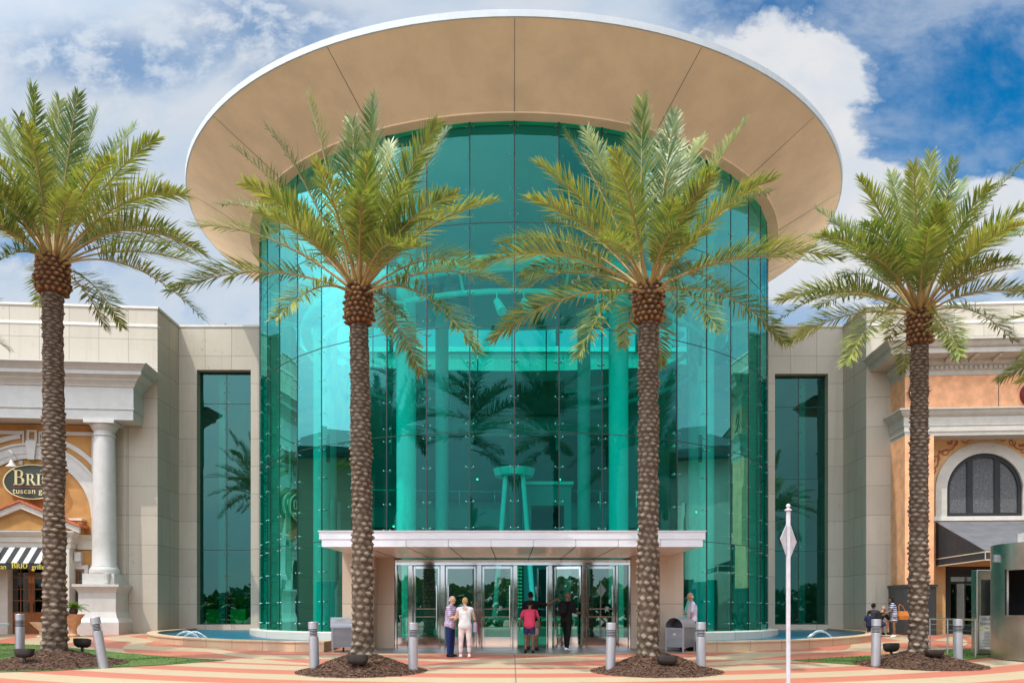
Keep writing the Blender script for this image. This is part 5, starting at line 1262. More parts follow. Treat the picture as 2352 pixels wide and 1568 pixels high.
def palm(name_label, bx, by, gz_, crown_px, d, tips, seed, r0=.27, r1=.235, L=4.3, fill=16, boss=.36, group='date palms in front of the glass hall'):
    rng = random.Random(seed); cxw, czw = X(crown_px[0], d), Z(crown_px[1], d)
    root = thing('palm_tree', name_label, 'palm tree', (bx, by, gz_), group=group)
    bh = .95; h = czw - gz_ - bh + .05; lean = (cxw - bx, 0)
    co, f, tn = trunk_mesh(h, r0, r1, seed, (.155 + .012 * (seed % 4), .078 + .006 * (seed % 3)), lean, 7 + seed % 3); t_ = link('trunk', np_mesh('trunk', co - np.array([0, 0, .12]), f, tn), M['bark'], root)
    co, f, tn = boss_mesh(boss, bh, seed + 1); co = co + np.array([lean[0], lean[1], h - .12]); link('leaf_bases', np_mesh('leaf_bases', co, f, tn), M['boss'], root)
    V, Fc, T, SV, SF = [], [], [], [], []
    base = Vector((lean[0], lean[1], czw - gz_ - .12))
    def add(vx, vz, dy, sag=None, **kw):
        tip = base + Vector((vx, dy, vz)); dr = Vector((vx, dy, 0)); dr = dr.normalized() * boss * .62 if dr.length > .05 else Vector((0, 0, 0))
        low = max(0, -vz) / L
        p0 = base + dr + Vector((0, 0, .10 - .42 * min(1, max(0, (.9 - vz / max(.1, math.hypot(vx, dy)) ) * .5))))
        hor = math.hypot(vx, dy) / max(.1, math.sqrt(vx * vx + dy * dy + vz * vz))
        sg_ = sag if sag is not None else (.05 + .17 * hor + .16 * low) + rng.uniform(-.02, .03)
        frond(V, Fc, T, SV, SF, p0, tip, sg_, rng, **kw)
    for i, (vx, vz, dy) in enumerate(tips): add(vx, vz, dy)
    for i in range(fill):
        sd_ = rng.choice([-1, 1, 1]); el = rng.choice([rng.uniform(-15, 25), rng.uniform(8, 45), rng.uniform(30, 66)]) if sd_ > 0 else rng.uniform(28, 66); az = sd_ * rng.uniform(40, 140) * math.pi / 180   # toward or away from the front
        l_ = L * rng.uniform(.80, 1.0); e = R(el)
        hc = czw - E; dy_ = l_ * math.cos(e) * math.sin(az); add(l_ * math.cos(e) * math.cos(az), min(l_ * math.sin(e), (hc + L * rng.uniform(.22, .68)) * (1 + dy_ / d) - hc), dy_)
    for i in range(5):                          # spear leaves in the heart
        a = rng.uniform(0, 6.28); add(.5 * math.cos(a), L * rng.uniform(.40, .62), .5 * math.sin(a), sag=.0, wid=.5, dens=.8)
    me = bpy.data.meshes.new('crown'); me.from_pydata(V, [], Fc); at = me.attributes.new('tone', 'FLOAT', 'POINT'); at.data.foreach_set('value', T); me.update()
    cr = link('crown', me, M['leaf'], root)
    me2 = bpy.data.meshes.new('stalks'); me2.from_pydata(SV, [], SF); me2.update(); me2.polygons.foreach_set('use_smooth', [True] * len(SF)); link('stalks', me2, M['petiole'], cr)
    return root
def tips_from(zoom, off, scale, crown, d, L, seed):
    cx_, cy_ = (crown[0] / scale + off[0]) / 1.0884, (crown[1] / scale + off[1]) / 1.0884
    """tips read off the photo around the crown; the unseen depth follows from the leaf length"""
    rng = random.Random(seed); out = []; side = 1
    for z_ in zoom:
        dx = (z_[0] - crown[0]) / scale / 1.0884 * d / F; dz = -(z_[1] - crown[1]) / scale / 1.0884 * d / F
        l2 = dx * dx + dz * dz; Lr = L * rng.uniform(.93, 1.04); need = math.sqrt(max(0, Lr * Lr - l2)); side = -side
        if len(z_) > 2: side = z_[2]
        dy = side * min(need, 2.6); 
        k = (d + dy) / d                       # keep the tip on its line of sight
        hc = (HZ - cy_) * d / F; xc = (cx_ - CX) * d / F; out.append((dx * k + xc * (k - 1), dz * k + hc * (k - 1), dy))
    return out
D1, D2, D3, D4 = 20.8, 19.05, 19.05, 20.6
t1 = tips_from([(175, 70), (335, 150), (440, 110), (550, 205), (100, 240, -1), (0, 270), (-60, 450), (770, 295), (890, 365), (940, 575), (1050, 690), (930, 870), (1160, 1030), (1250, 1150), (1150, 1390), (600, 1460), (-40, 1090), (-180, 600), (-260, 800), (-300, 960), (640, 480, -1), (150, 280, -1)], (0, 180), 2.305, (295, 1060), D1, 4.4, 1)
t2 = tips_from([(850, 75), (1235, 110), (1110, 230, 1), (620, 270), (425, 385), (495, 590), (350, 715), (185, 835), (60, 1215), (670, 1370), (1400, 1360), (1830, 1560), (2010, 1190), (1930, 700), (1650, 300), (1600, 250), (1200, 440, -1), (1160, 720, -1), (1330, 370, 1), (1700, 660), (1860, 1080, 1), (900, 470, -1), (560, 760, -1)], (400, 200), 2.3056, (1150, 1190), D2, 4.3, 2)
t3 = tips_from([(880, 45), (1060, 125), (1465, 170), (1215, 265, 1), (1625, 475), (1610, 560), (1290, 540, 1), (280, 395), (440, 240), (230, 600), (560, 220, 1), (720, 340, -1), (70, 850), (-30, 970), (30, 1400), (520, 1490), (990, 1550), (1310, 1350), (1690, 1420), (1900, 970), (2000, 940), (1270, 440, -1), (640, 840, -1), (200, 1110), (1090, 310, 1)], (1220, 230), 2.2726, (915, 1095), D3, 4.3, 3)
t4 = tips_from([(570, 220), (780, 190, 1), (930, 120), (1045, 50), (1205, 95), (1255, 240, 1), (1440, 260), (1650, 125), (1645, 530), (1720, 600), (1580, 760), (280, 430), (300, 600), (20, 1040), (25, 1160), (90, 1320), (480, 1450), (760, 1300, 1), (1240, 1400), (1600, 1310), (1790, 1000), (520, 700, -1), (990, 780, -1), (600, 520, -1)], (1940, 360), 2.7032, (970, 1095), D4, 4.2, 4)
mh = lambda k, x_, y_: MD[k](x_, y_) - .03
b1, b2, b3, b4 = X(126, D1), X(834, D2), X(1488, D3), X(2109, D4)
pal1 = palm('tall date palm standing before the brown stucco restaurant', b1, D1, mh(0, b1, D1), (121, 585), D1, t1, 21, .285, .25, 4.4, 18, .41)
pal2 = palm('date palm in front of the louvred bin, left of the glass doors', b2, D2, mh(1, b2, D2), (825, 648), D2, t2, 22, .262, .222, 4.3, 15, .335)
pal3 = palm('date palm right of the glass doors, before the man in the pale shirt', b3, D3, mh(2, b3, D3), (1490, 645), D3, t3, 23, .258, .225, 4.3, 15, .35)
pal4 = palm('slim date palm between the apricot restaurant and the fountain', b4, D4, mh(3, b4, D4), (2112, 700), D4, t4, 24, .25, .205, 4.2, 16, .31)
def copy_tree(o, loc, rz, label, group):
    c = o.copy(); C.objects.link(c); c.location = loc; c.rotation_euler = (0, 0, rz); c['label'] = label; c['group'] = group
    for ch in o.children:
        q = ch.copy(); C.objects.link(q); q.parent = c
        for g_ in ch.children: w = g_.copy(); C.objects.link(w); w.parent = q
    return c
GRP = 'date palms in front of the glass hall'
copy_tree(pal1, (X(-345, 21.5), 21.5, zg(21.5) - .5), 2.2, 'palm whose frond tips poke in at the left edge of view', GRP)
copy_tree(pal4, (X(2712, 21.5), 21.5, zg(21.5) - .1), 1.5, 'palm whose frond tips poke in at the right edge of view', GRP)
for i, (px, py, rz) in enumerate(((-13, -34, .4), (-4, -33, 1.7), (5, -34, 2.9), (15, -33, 4.2))):
    copy_tree((pal1, pal2, pal3, pal4)[i], (px, py, zg(0)), rz, 'palm across the road, seen only mirrored in the teal glass', 'palms mirrored in the glass')

# far trees behind the viewer, seen only as reflections
rng = random.Random(9); mb = MB(); tone = []
for i in range(7000):
    cxp = rng.gauss(0, 1); xx = rng.uniform(-75, 75); hh = 5.5 + 2.5 * mnoise.noise(Vector((xx * .09, 3, 0))) + 1.5 * mnoise.noise(Vector((xx * .35, 8, 0)))
    p = Vector((xx, -52 + rng.uniform(-3, 3), zg(0) + rng.random() ** .7 * hh)); s_ = rng.uniform(.35, .8)
    a = Vector((rng.uniform(-1, 1), rng.uniform(-1, 1), rng.uniform(-1, 1))).normalized() * s_; b = a.cross(Vector((rng.uniform(-1, 1), rng.uniform(-1, 1), rng.uniform(-1, 1)))).normalized() * s_
    mb.add([tuple(p + a), tuple(p + b), tuple(p - a), tuple(p - b)], [(0, 1, 2, 3)]); t = rng.random(); tone += [t] * 4
mb.tone = tone; tag(mb.build('far_treeline', M['bush']), 'dark tree line across the road, seen as reflections in the glass', 'trees', kind='stuff')

# ------------------------------------------------------------------ bollards
def make_bollard(label, ox, d, top_py, k, tilt=None):
    x_ = X(ox, d); base = MD[k](x_, d) - .10 if k is not None else zg(d) - .05; h = Z(top_py, d) - base; r_ = .112
    root = thing('bollard', label, 'bollard', (x_, d, base), group='silver bollards on the plaza', tilt=tilt)
    zc_ = h - .335
    mb = MB(); mb.lathe([(r_, 0), (r_, zc_ - .012), (r_ - .012, zc_)], n=28); mb.build('post', M['silver'], root, True, local=True)
    mb = MB()
    for i in range(4): z_ = zc_ + .018 + i * .036; mb.lathe([(r_ * .8, z_), (r_ + .001, z_ + .002), (r_ + .001, z_ + .012), (r_ * .8, z_ + .018)], n=28)
    mb.build('louvre', M['silver'], root, True, local=True)
    mb = MB(); mb.lathe([(r_ * .72, zc_ - .01), (r_ * .72, h - .16)], n=20); mb.build('lamp_core', M['silver_d'], root, True, local=True)
    mb = MB(); mb.lathe([(r_ * .8, h - .175), (r_ + .004, h - .17), (r_ + .004, h - .012), (r_ - .006, h - .001), (.01, h)], n=28); mb.build('cap', M['silver'], root, True, local=True)
make_bollard('upright silver bollard behind the bowl light, before the wooden doors', 46, 21.4, 1409, 0)
make_bollard('leaning silver bollard at the mulch edge by the white column', 240, 19.9, 1415, 0, (R(2), R(-9)))
make_bollard('silver bollard left of the second palm, before the louvred bin', 723, 18.95, 1427, 1, (0, R(-2)))
make_bollard('silver bollard just left of the couple, on the mulch edge', 949, 18.9, 1429, 1)
make_bollard('silver bollard at the door side edge of the third palm mound', 1402, 18.85, 1429, 2, (0, R(1)))
make_bollard('silver bollard before the man in the pale shirt', 1610, 19.0, 1428, 2)
make_bollard('silver bollard in front of the seated father and child', 2011, 20.2, 1421, 3, (0, R(1)))
make_bollard('silver bollard in front of the steel railing', 2200, 21.0, 1421, 3)

# ------------------------------------------------------------------ bowl shaped ground lights
def uplight(label, ox, oy_top, d, k, w=.42, tiltx=0.0, rz=0.0, face=None):
    x_ = X(ox, d); top = Z(oy_top, d); g0 = MD[k](x_, d); root = thing('ground_light', label, 'ground light', (x_, d, g0), rz, 'bowl lights lighting the palms')
    h = .21; z1 = top - g0; z0 = max(.02, z1 - h)
    def so_(w_, z_, e=.32, n=32):
        out = []
        for j in range(n):
            a = 2 * math.pi * j / n; c_, s_ = math.cos(a), math.sin(a); q = lambda v: math.copysign(abs(v) ** .62, v)
            x__, y__ = w_ * q(c_), w_ * .62 * q(s_); out.append((x__, y__, z_ + math.sin(tiltx) * y__))
        return out
    mb = MB(); r_ = w / 2
    mb.loft([so_(r_ * .60, z0), so_(r_ * .86, z0 + .035), so_(r_ * .97, z0 + .09), so_(r_, z1 - .02), so_(r_ * .985, z1), so_(r_ * .88, z1), so_(r_ * .86, z1 - .03)], True, False)
    b = mb.build('bowl', M['bronze'], root, True, local=True)
    mb = MB(); mb.loft([so_(r_ * .87, z1 - .028), so_(r_ * .4, z1 - .022), so_(.01, z1 - .02)], False, True); mb.build('lens', M['lens'], b, True, local=True)
    mb = MB(); mb.box((-.03, .03), (-.02, .02), (-.08, z0 + .02)); mb.build('stem', M['bronze'], root, local=True)
uplight('black bowl light in front of the upright left bollard', 56, 1489, 19.7, 0, .44)
uplight('tilted black bowl light with pinkish lens beside the tall palm trunk', 189, 1467, 21.3, 0, .43, R(-14))
uplight('black bowl light low on the mulch under the palm by the louvred bin', 822, 1503, 18.2, 1, .47)
uplight('black bowl light on the mound right of the glass doors', 1532, 1505, 18.3, 2, .47)
uplight('small tilted black bowl light left of the slim palm trunk', 2047, 1477, 21.3, 3, .40, R(-10))
uplight('black bowl light right of the slim palm trunk, near the booth', 2146, 1492, 20.0, 3, .46)

# ------------------------------------------------------------------ litter bins
def litter_bin(label, ox, d, rz):
    x_ = X(ox, d); g0 = zg(d); root = thing('litter_bin', label, 'litter bin', (x_, d, g0), rz, 'steel bins beside the doors')
    L_, W_ = .68, .60; z0, z1 = .14, .74
    mb = MB()
    for i in range(17):
        z_ = z0 + i * (z1 - z0) / 17; mb.box((-L_ / 2, L_ / 2), (-W_ / 2, -W_ / 2 + .014), (z_, z_ + .024)); mb.box((-L_ / 2, L_ / 2), (W_ / 2 - .014, W_ / 2), (z_, z_ + .024))
        mb.box((-L_ / 2, -L_ / 2 + .014), (-W_ / 2 + .015, W_ / 2 - .015), (z_, z_ + .024)); mb.box((L_ / 2 - .014, L_ / 2), (-W_ / 2 + .015, W_ / 2 - .015), (z_, z_ + .024))
    mb.build('louvred_side', M['silver'], root, local=True)
    mb = MB(); mb.box((-L_ / 2 + .03, L_ / 2 - .03), (-W_ / 2 + .03, W_ / 2 - .03), (z0, z1 - .02)); mb.build('liner', M['silver_d'], root, local=True)
    mb = MB(); r_ = W_ / 2 + .03; t = .02; ring0 = []
    for k in range(25):
        a = math.pi * k / 24; c_, s_ = math.cos(a), math.sin(a)
        ring0.append([(-L_ / 2 - .06, r_ * c_, z1 + r_ * .98 * s_), (L_ / 2 + .06, r_ * c_, z1 + r_ * .98 * s_), (L_ / 2 + .06, (r_ - t) * c_, z1 + (r_ - t) * .98 * s_), (-L_ / 2 - .06, (r_ - t) * c_, z1 + (r_ - t) * .98 * s_)])
    mb.loft(ring0, True, True); mb.build('hood', M['silver'], root, True, local=True)
    mb = MB(); pts_ = [((r_ - t) * math.cos(math.pi * k / 24), z1 + (r_ - t) * .97 * math.sin(math.pi * k / 24)) for k in range(25)]
    mb.prism(pts_, 0, -.02, .02); mb.build('hood_partition', M['silver_d'], root, local=True)
    for sx in (-1, 1):
        for sy in (-1, 1):
            mb = MB(); mb.box((sx * L_ / 2 - .022, sx * L_ / 2 + .022), (sy * W_ / 2 - .022, sy * W_ / 2 + .022), (-.01, z1 + .01)); mb.build('leg', M['silver'], root, local=True)
    mb = MB(); mb.lathe([(.03, -.02), (.03, z0)], n=8); mb.build('foot', M['silver_d'], root, local=True)
    mb = MB(); mb.box((-L_ / 2 - .02, -L_ / 2 - .001), (-.03, .05), (.50, .57)); mb.build('badge', M['white'], root, local=True)
litter_bin('silver louvred bin half hidden behind the palm left of the doors', 789, 25.3, R(14))
litter_bin('grey perforated steel bin with arched hood beside the man in the pale shirt', 1563, 25.4, R(48))

# ------------------------------------------------------------------ white sign post
pd = 13.0; sp = thing('sign_post', 'white post with a diamond plate seen nearly edge on, in front of the fountain', 'sign post', (X(1810.5, pd), pd, zg(pd)))
px_ = X(1810.5, pd); mb = MB(); w = .029; zt_ = Z(1172, pd)
mb.bbox((px_ - w, px_ + w), (pd - w, pd + w), (zg(pd) - .1, zt_), .008); mb.build('post', M['post_white'], sp)
mb = MB(); mb.lathe([(.058, zt_), (.058, zt_ + .012), (.03, zt_ + .03), (.018, zt_ + .04), (.034, zt_ + .06), (.036, zt_ + .08), (.020, zt_ + .105), (.002, zt_ + .11)], (px_, pd), 14); mb.build('finial', M['post_white'], sp, True)
zc_ = Z(1240, pd); hd = .345; MT = Matrix.Translation((px_ + .022, pd + .052, zc_)) @ Matrix.Rotation(R(50), 4, 'Z')
mb = MB(); mb.prism([(0, -hd), (hd, 0), (0, hd), (-hd, 0)], 1, -.003, .003); mb.v = [tuple(MT @ Vector(p)) for p in mb.v]; mb.build('diamond_plate', M['post_white'], sp)

# ------------------------------------------------------------------ valet booth, its sign, railing
bx, by, br = 15.02, 22.3, 1.62; g0 = zg(21); zt_ = Z(1247, 22.0)
bt = thing('valet_booth', 'round brushed steel booth with a dark window, cut by the right edge', 'booth', (bx, by, g0))
def cyl_band(a0, a1, z0, z1, r_in, r_out, n=40):
    mb = MB(); ring_ = []
    for i in range(n + 1):
        a = a0 + (a1 - a0) * i / n; s_, c_ = math.sin(a), -math.cos(a)
        ring_.append([(bx + r_in * s_, by + r_in * c_, z0), (bx + r_out * s_, by + r_out * c_, z0), (bx + r_out * s_, by + r_out * c_, z1), (bx + r_in * s_, by + r_in * c_, z1)])
    mb.loft(ring_, True, True); return mb
wz0, wz1 = Z(1412, 22.0), Z(1309, 22.0)
wa = R(-80); wb = R(20)
cyl_band(0, 2 * math.pi, g0 + .05, wz0, br - .06, br, 72).build('steel_wall', M['brushed'], bt, True)
cyl_band(wb, wa + 2 * math.pi, wz0 + .001, wz1 - .001, br - .06, br, 60).build('steel_wall', M['brushed'], bt, True)
cyl_band(0, 2 * math.pi, wz1, zt_, br - .06, br, 72).build('steel_wall', M['brushed'], bt, True)
cyl_band(0, 2 * math.pi, Z(1345, 20.8), Z(1344, 20.8), br, br + .004, 60)
cyl_band(0, 2 * math.pi, g0 - .02, g0 + .05, br - .03, br + .02, 60).build('base_ring', M['silver_d'], bt, True)
for za_, zb_, a0_, a1_ in ((g0 + .1, wz0 - .004, 0, 2 * math.pi), (wz0 - .003, wz1 + .003, wb + .02, wa + 2 * math.pi - .02), (wz1 + .004, zt_ - .05, 0, 2 * math.pi)): cyl_band(a0_, a1_, za_, zb_, br - .085, br - .064, 60).build('shade_lining', M['silver_d'], bt, True)  # dark lining added to stand in for shade inside the booth
mb = MB(); mb.lathe([(br - .09, zt_ - .09), (.01, zt_ - .091)], (bx, by), 40, cap0=False); mb.build('shade_ceiling', M['silver_d'], bt)  # added overhead disc, interior shade put into its dark colour
mb = MB(); mb.lathe([(br - .02, zt_ - .02), (br - .02, zt_ - .003), (.01, zt_ + .03)], (bx, by), 48, cap0=False); mb.lathe([(br - .08, g0 + .02), (.01, g0 + .021)], (bx, by), 48, cap0=False); mb.build('roof', M['alu'], bt, True)
a = wa; mb = MB()
cyl_band(wa - .03, wa, wz0 - .03, wz1 + .03, br + .001, br + .02, 3).build('window_frame', M['black'], bt)
cyl_band(wa, wb, wz0 - .035, wz0 - .001, br + .001, br + .10, 24).build('counter', M['brushed'], bt, True)
mb = MB(); a = R(-95); p = (bx + (br + .05) * math.sin(a), by - (br + .05) * math.cos(a)); z_ = Z(1281, 22.3)
mb.box((p[0] - .05, p[0] + .05), (p[1] - .04, p[1] + .05), (z_ - .10, z_ + .10)); mb.build('door_hinge', M['silver'], bt)
mb = MB(); mb.box((bx - 1.0, bx + .3), (by - .85, by + .2), (zt_ + .02, zt_ + .30)); ac_ = thing('air_conditioner', 'white air conditioner with square slots on the booth roof', 'air conditioner', (bx - .4, by, zt_))
mb.build('case', M['white'], ac_)
mb = MB()
for i in range(6):
    for j in range(6): mb.box((bx - .93 + i * .12, bx - .85 + i * .12), (by - .853, by - .84), (zt_ + .06 + j * .038, zt_ + .082 + j * .038))
mb.build('slots', M['silver_d'], ac_)
# info cabinet between railing and booth
kd = 23.9; kx0, kx1 = X(2244, kd), X(2244, kd) + .52; kz0, kz1 = Z(1500, kd), Z(1308, kd)
kx = thing('sign_cabinet', 'slim grey cabinet with a white valet parking notice, against the steel booth', 'sign', (kx0 + .3, kd, zg(kd)))
mb = MB(); mb.bbox((kx0, kx1), (kd, kd + .3), (kz0, kz1), .01); mb.build('case', M['brushed'], kx)
mb = MB(); mb.box((kx0 + .12, kx1 - .05), (kd - .008, kd - .001), (Z(1425, kd) + .05, Z(1330, kd))); mb.build('glass_front', M['glass_dark'], kx)
mb = MB(); mb.box((kx0 + .07, kx1 - .02), (kd - .012, kd - .001), (Z(1490, kd), Z(1413, kd))); nt = mb.build('notice', M['white'], kx)
M['ink'] = pm('grey_ink', (.16, .16, .17), .8)
tx = kx0 + .07 + .215
for i, (tt, sz, dz) in enumerate((('VALET', .125, .10), ('PARKING', .105, .24), ('Hours', .05, .36))): place_text('lettering', tt, sz, M['ink'], nt, (tx, kd - .016, Z(1413, kd) - dz), RX90, .004, .92, world=True)
mb = MB(); zc_ = Z(1442, kd); mb.prism([(kx0 + .15 + .055 * math.cos(2 * math.pi * j / 24), zc_ + .055 * math.sin(2 * math.pi * j / 24)) for j in range(24)], 1, kd - .017, kd - .012); mb.build('yellow_dot', M['yellow'], nt)
mb = MB(); rng = random.Random(4)
for i in range(11):
    z_ = Z(1450, kd) - i * .042; l_ = rng.uniform(.14, .30); mb.box((tx - l_ / 2, tx + l_ / 2), (kd - .016, kd - .012), (z_ - .008, z_ + .006))
mb.build('small_print', M['ink'], nt)
mb = MB(); mb.box((kx0 + .1, kx1 - .1), (kd + .05, kd + .25), (zg(kd) - .02, kz0)); mb.build('plinth', M['black'], kx)
# railing
ra = Vector((X(2136, 25.2), 25.2, 0)); rb_ = Vector((X(2243, 23.0), 23.0, 0)); rl_ = thing('railing', 'steel railing with thin cables behind the slim palm trunk', 'railing', tuple(ra.lerp(rb_, .5) + Vector((0, 0, zg(24)))))
zt_ = zg(24) + 1.06
mb = MB(); mb.tube([(ra.x, ra.y, zt_), (rb_.x, rb_.y, zt_ - .02)], .026, 10); mb.build('handrail', M['chrome'], rl_, True)
for t in (0.0, .40, .98):
    p = ra.lerp(rb_, t); mb = MB(); mb.tube([(p.x, p.y, zg(p.y) - .03), (p.x, p.y, zt_ - .02)], .024, 10); mb.lathe([(.06, zg(p.y) - .01), (.06, zg(p.y) + .012)], (p.x, p.y), 14); mb.build('post', M['silver'], rl_, True)
for i in range(1, 6):
    mb = MB(); z_ = zt_ - .17 * i; mb.tube([(ra.x, ra.y, z_), (rb_.x, rb_.y, z_)], .006, 6); mb.build('cable', M['chrome'], rl_)

# ------------------------------------------------------------------ pots by the brown restaurant
def leaf_tuft(mb, tone, c, n, l, rng, wd=.05, droop=.5):
    for i in range(n):
        a = rng.uniform(0, 6.28); el = rng.uniform(.25, 1.15); L_ = l * rng.uniform(.7, 1.1); p = Vector(c); d = Vector((math.cos(a) * math.cos(el), math.sin(a) * math.cos(el), math.sin(el))); s_ = d.cross(Vector((0, 0, 1))).normalized(); t = rng.random(); prev = None
        for k in range(7):
            q = k / 6; c_ = p + d * L_ * q + Vector((0, 0, -1)) * L_ * droop * q * q; w = wd * math.sin(math.pi * min(1, q * .85 + .12)); b = len(mb.v)
            mb.v += [tuple(c_ - s_ * w + Vector((0, 0, .02))), tuple(c_), tuple(c_ + s_ * w + Vector((0, 0, .02)))]; tone += [t] * 3
            if prev is not None: mb.f += [(prev, prev + 1, b + 1, b), (prev + 1, prev + 2, b + 2, b + 1)]; mb.mi += [0, 0]
            prev = b
q = G(168, 1457); pd_ = min(q[1], 33.4); px_ = X(168, pd_); g0 = zg(pd_)
ur = thing('urn_planter', 'terracotta urn holding a spiky green cycad beside the wooden doors', 'planter', (px_, pd_, g0))
k = pd_ / F; hh = 52 * k
mb = MB(); mb.lathe([(.24, g0), (.25, g0 + .06), (.15, g0 + .12), (.13, g0 + .30), (.17, g0 + .42), (.28, g0 + .55), (.30, g0 + .72), (.42, g0 + hh - .04), (.44, g0 + hh), (.36, g0 + hh), (.34, g0 + hh - .1)], (px_, pd_), 24, cap1=True); mb.build('urn', M['terra'], ur, True)
mb = MB(); tone = []; leaf_tuft(mb, tone, (px_, pd_, g0 + hh + .22), 26, .75, random.Random(2), .055); mb.tone = tone; mb.build('leaves', M['cycad'], ur)
mb = MB(); mb.lathe([(.14, g0 + hh - .1), (.16, g0 + hh + .1), (.08, g0 + hh + .3)], (px_, pd_), 10); mb.build('stem', M['bark'], ur)
px_ = X(98, 33.0); pd_ = 33.0; g0 = zg(pd_); bo = thing('bowl_planter', 'low cream bowl planter just left of the tall palm trunk', 'planter', (px_, pd_, g0)); hh = .62
mb = MB(); mb.lathe([(.22, g0), (.22, g0 + .05), (.12, g0 + .12), (.12, g0 + .25), (.30, g0 + .42), (.46, g0 + hh - .02), (.47, g0 + hh), (.40, g0 + hh), (.38, g0 + hh - .06)], (px_, pd_), 24, cap1=True); mb.build('bowl', M['cream'], bo, True)
mb = MB(); tone = []; leaf_tuft(mb, tone, (px_, pd_, g0 + hh - .05), 60, .22, random.Random(3), .03); mb.tone = tone; mb.build('leaves', M['bush'], bo)
td = 28.0; tx_ = X(-14, td); g0 = zg(td); tb = thing('cafe_table', 'pale blue grey cafe table cut by the left edge', 'table', (tx_, td, g0))
M['tabletop'] = pm('blue_grey_top', (.45, .52, .58), .4)
mb = MB(); mb.lathe([(.44, g0 + .71), (.46, g0 + .725), (.46, g0 + .745), (.44, g0 + .755)], (tx_, td), 28); mb.build('tabletop', M['tabletop'], tb, True)
mb = MB(); mb.lathe([(.26, g0), (.26, g0 + .02), (.05, g0 + .05), (.035, g0 + .1), (.035, g0 + .70)], (tx_, td), 16); mb.build('pedestal', M['silver'], tb, True)
# lime planters and palms inside the left window
for i, ox in enumerate((497, 552)):
    d_ = 40.1; x_ = X(ox, d_); z0 = zg(38) + .05; t_ = thing('lime_planter', ('lime green box planter behind the tall left window, nearer the limestone wall', 'lime green box planter behind the tall left window, nearer the rotunda')[i], 'planter', (x_, d_, z0), group='lime planters in the window')
    mb = MB(); mb.bbox((x_ - .38, x_ + .38), (d_ - .38, d_ + .38), (z0, z0 + 1.0), .02); mb.build('box', M['lime'], t_)
    mb = MB(); tone = []; leaf_tuft(mb, tone, (x_, d_, z0 + 1.0), 26, 1.9, random.Random(31 + i), .09, .4); mb.tone = tone; mb.build('leaves', M['cycad'], t_)

# neighbouring shop blocks just outside the view, mirrored in the curved glass
for sgn, lab in ((-1, 'stucco shop block left of the view, mirrored in the rotunda glass'), (1, 'stucco shop block right of the view, mirrored in the rotunda glass')):
    x0 = sgn * 25.5; o = thing('shop_block', lab, 'building', (sgn * 31, 26, zg(26)))
    a, b_ = sorted((x0, sgn * 38)); mb = MB(); mb.box((a, b_), (16.5, 33.5), (zg(14) - .3, E + 9.2)); mb.build('wall', M['trim_grey'] if sgn > 0 else M['portal'], o)
    mb = MB(); mb.box((a - 1.0, b_ + 1.0), (15.5, 33.6), (E + 9.2, E + 9.7)); mb.add([(a - 1, 15.5, E + 9.702), (b_ + 1, 15.5, E + 9.702), (b_ + 1, 33.6, E + 9.702), (a - 1, 33.6, E + 9.702), ((a + b_) / 2, 20, E + 12.6), ((a + b_) / 2, 30, E + 12.6)], [(0, 1, 4), (1, 2, 5, 4), (2, 3, 5), (3, 0, 4, 5)]); mb.build('roof', M['silver_d'], o)
    for i in range(4):
        y0 = 17.8 + i * 3.9; mb = MB(); xf = x0 - sgn * .06; c_, d_ = sorted((xf, x0 + sgn * .1)); mb.box((c_, d_), (y0, y0 + 2.4), (zg(20) + .4, zg(20) + 3.3)); mb.build('window', M['glass_dark'], o)
        mb = MB(); mb.box((c_ - .05, d_), (y0 - .25, y0 - .05), (zg(20), zg(20) + 8)); mb.build('pilaster', M['trim'], o)
# ------------------------------------------------------------------ people
M['skin_l'] = pm('fair_skin', (.62, .36, .26), .55, 0, .06, 12)
M['skin_t'] = pm('tan_skin', (.45, .23, .14), .55, 0, .06, 12)
M['skin_d'] = pm('brown_skin', (.20, .095, .055), .5, 0, .08, 12)
M['eye'] = pm('eye', (.03, .02, .018), .25)
M['lip'] = pm('lips', (.36, .13, .11), .5)
def cloth(name, col, var=.10): return pm('cloth_' + name, col, .85, 0, var, 9, .25, 90, .2)
def plaid():
    m, g = new_mat('plaid_cloth'); tc = g.new('ShaderNodeTexCoord'); sep = g.new('ShaderNodeSeparateXYZ'); g.l.new(tc.outputs['Object'], sep.inputs[0])
    ln = lambda s_, per, du: g.m('LESS_THAN', g.m('FRACT', g.m('ADD', g.m('DIVIDE', s_, per), 50)), du)
    h = ln(sep.outputs[2], .055, .38); v = ln(g.m('ADD', sep.outputs[0], sep.outputs[1]), .055, .38)
    c = g.mix(g.m('MULTIPLY', h, .75), (.62, .58, .68, 1), (.20, .15, .42, 1)); c = g.mix(g.m('MULTIPLY', v, .6), c, (.46, .14, .22, 1))
    p = g.new('ShaderNodeBsdfPrincipled'); g.put(p.inputs['Base Color'], c); p.inputs['Roughness'].default_value = .85
    o = g.new('ShaderNodeOutputMaterial'); g.l.new(p.outputs[0], o.inputs[0]); return m
M['plaid'] = plaid()
M['navy_stripe'] = stripe_mat('striped_jersey', (.62, .64, .70), (.03, .045, .14), 2, .085, .45)
M['bw_stripe'] = stripe_mat('striped_top', (.65, .65, .65), (.03, .03, .035), 2, .04, .5)

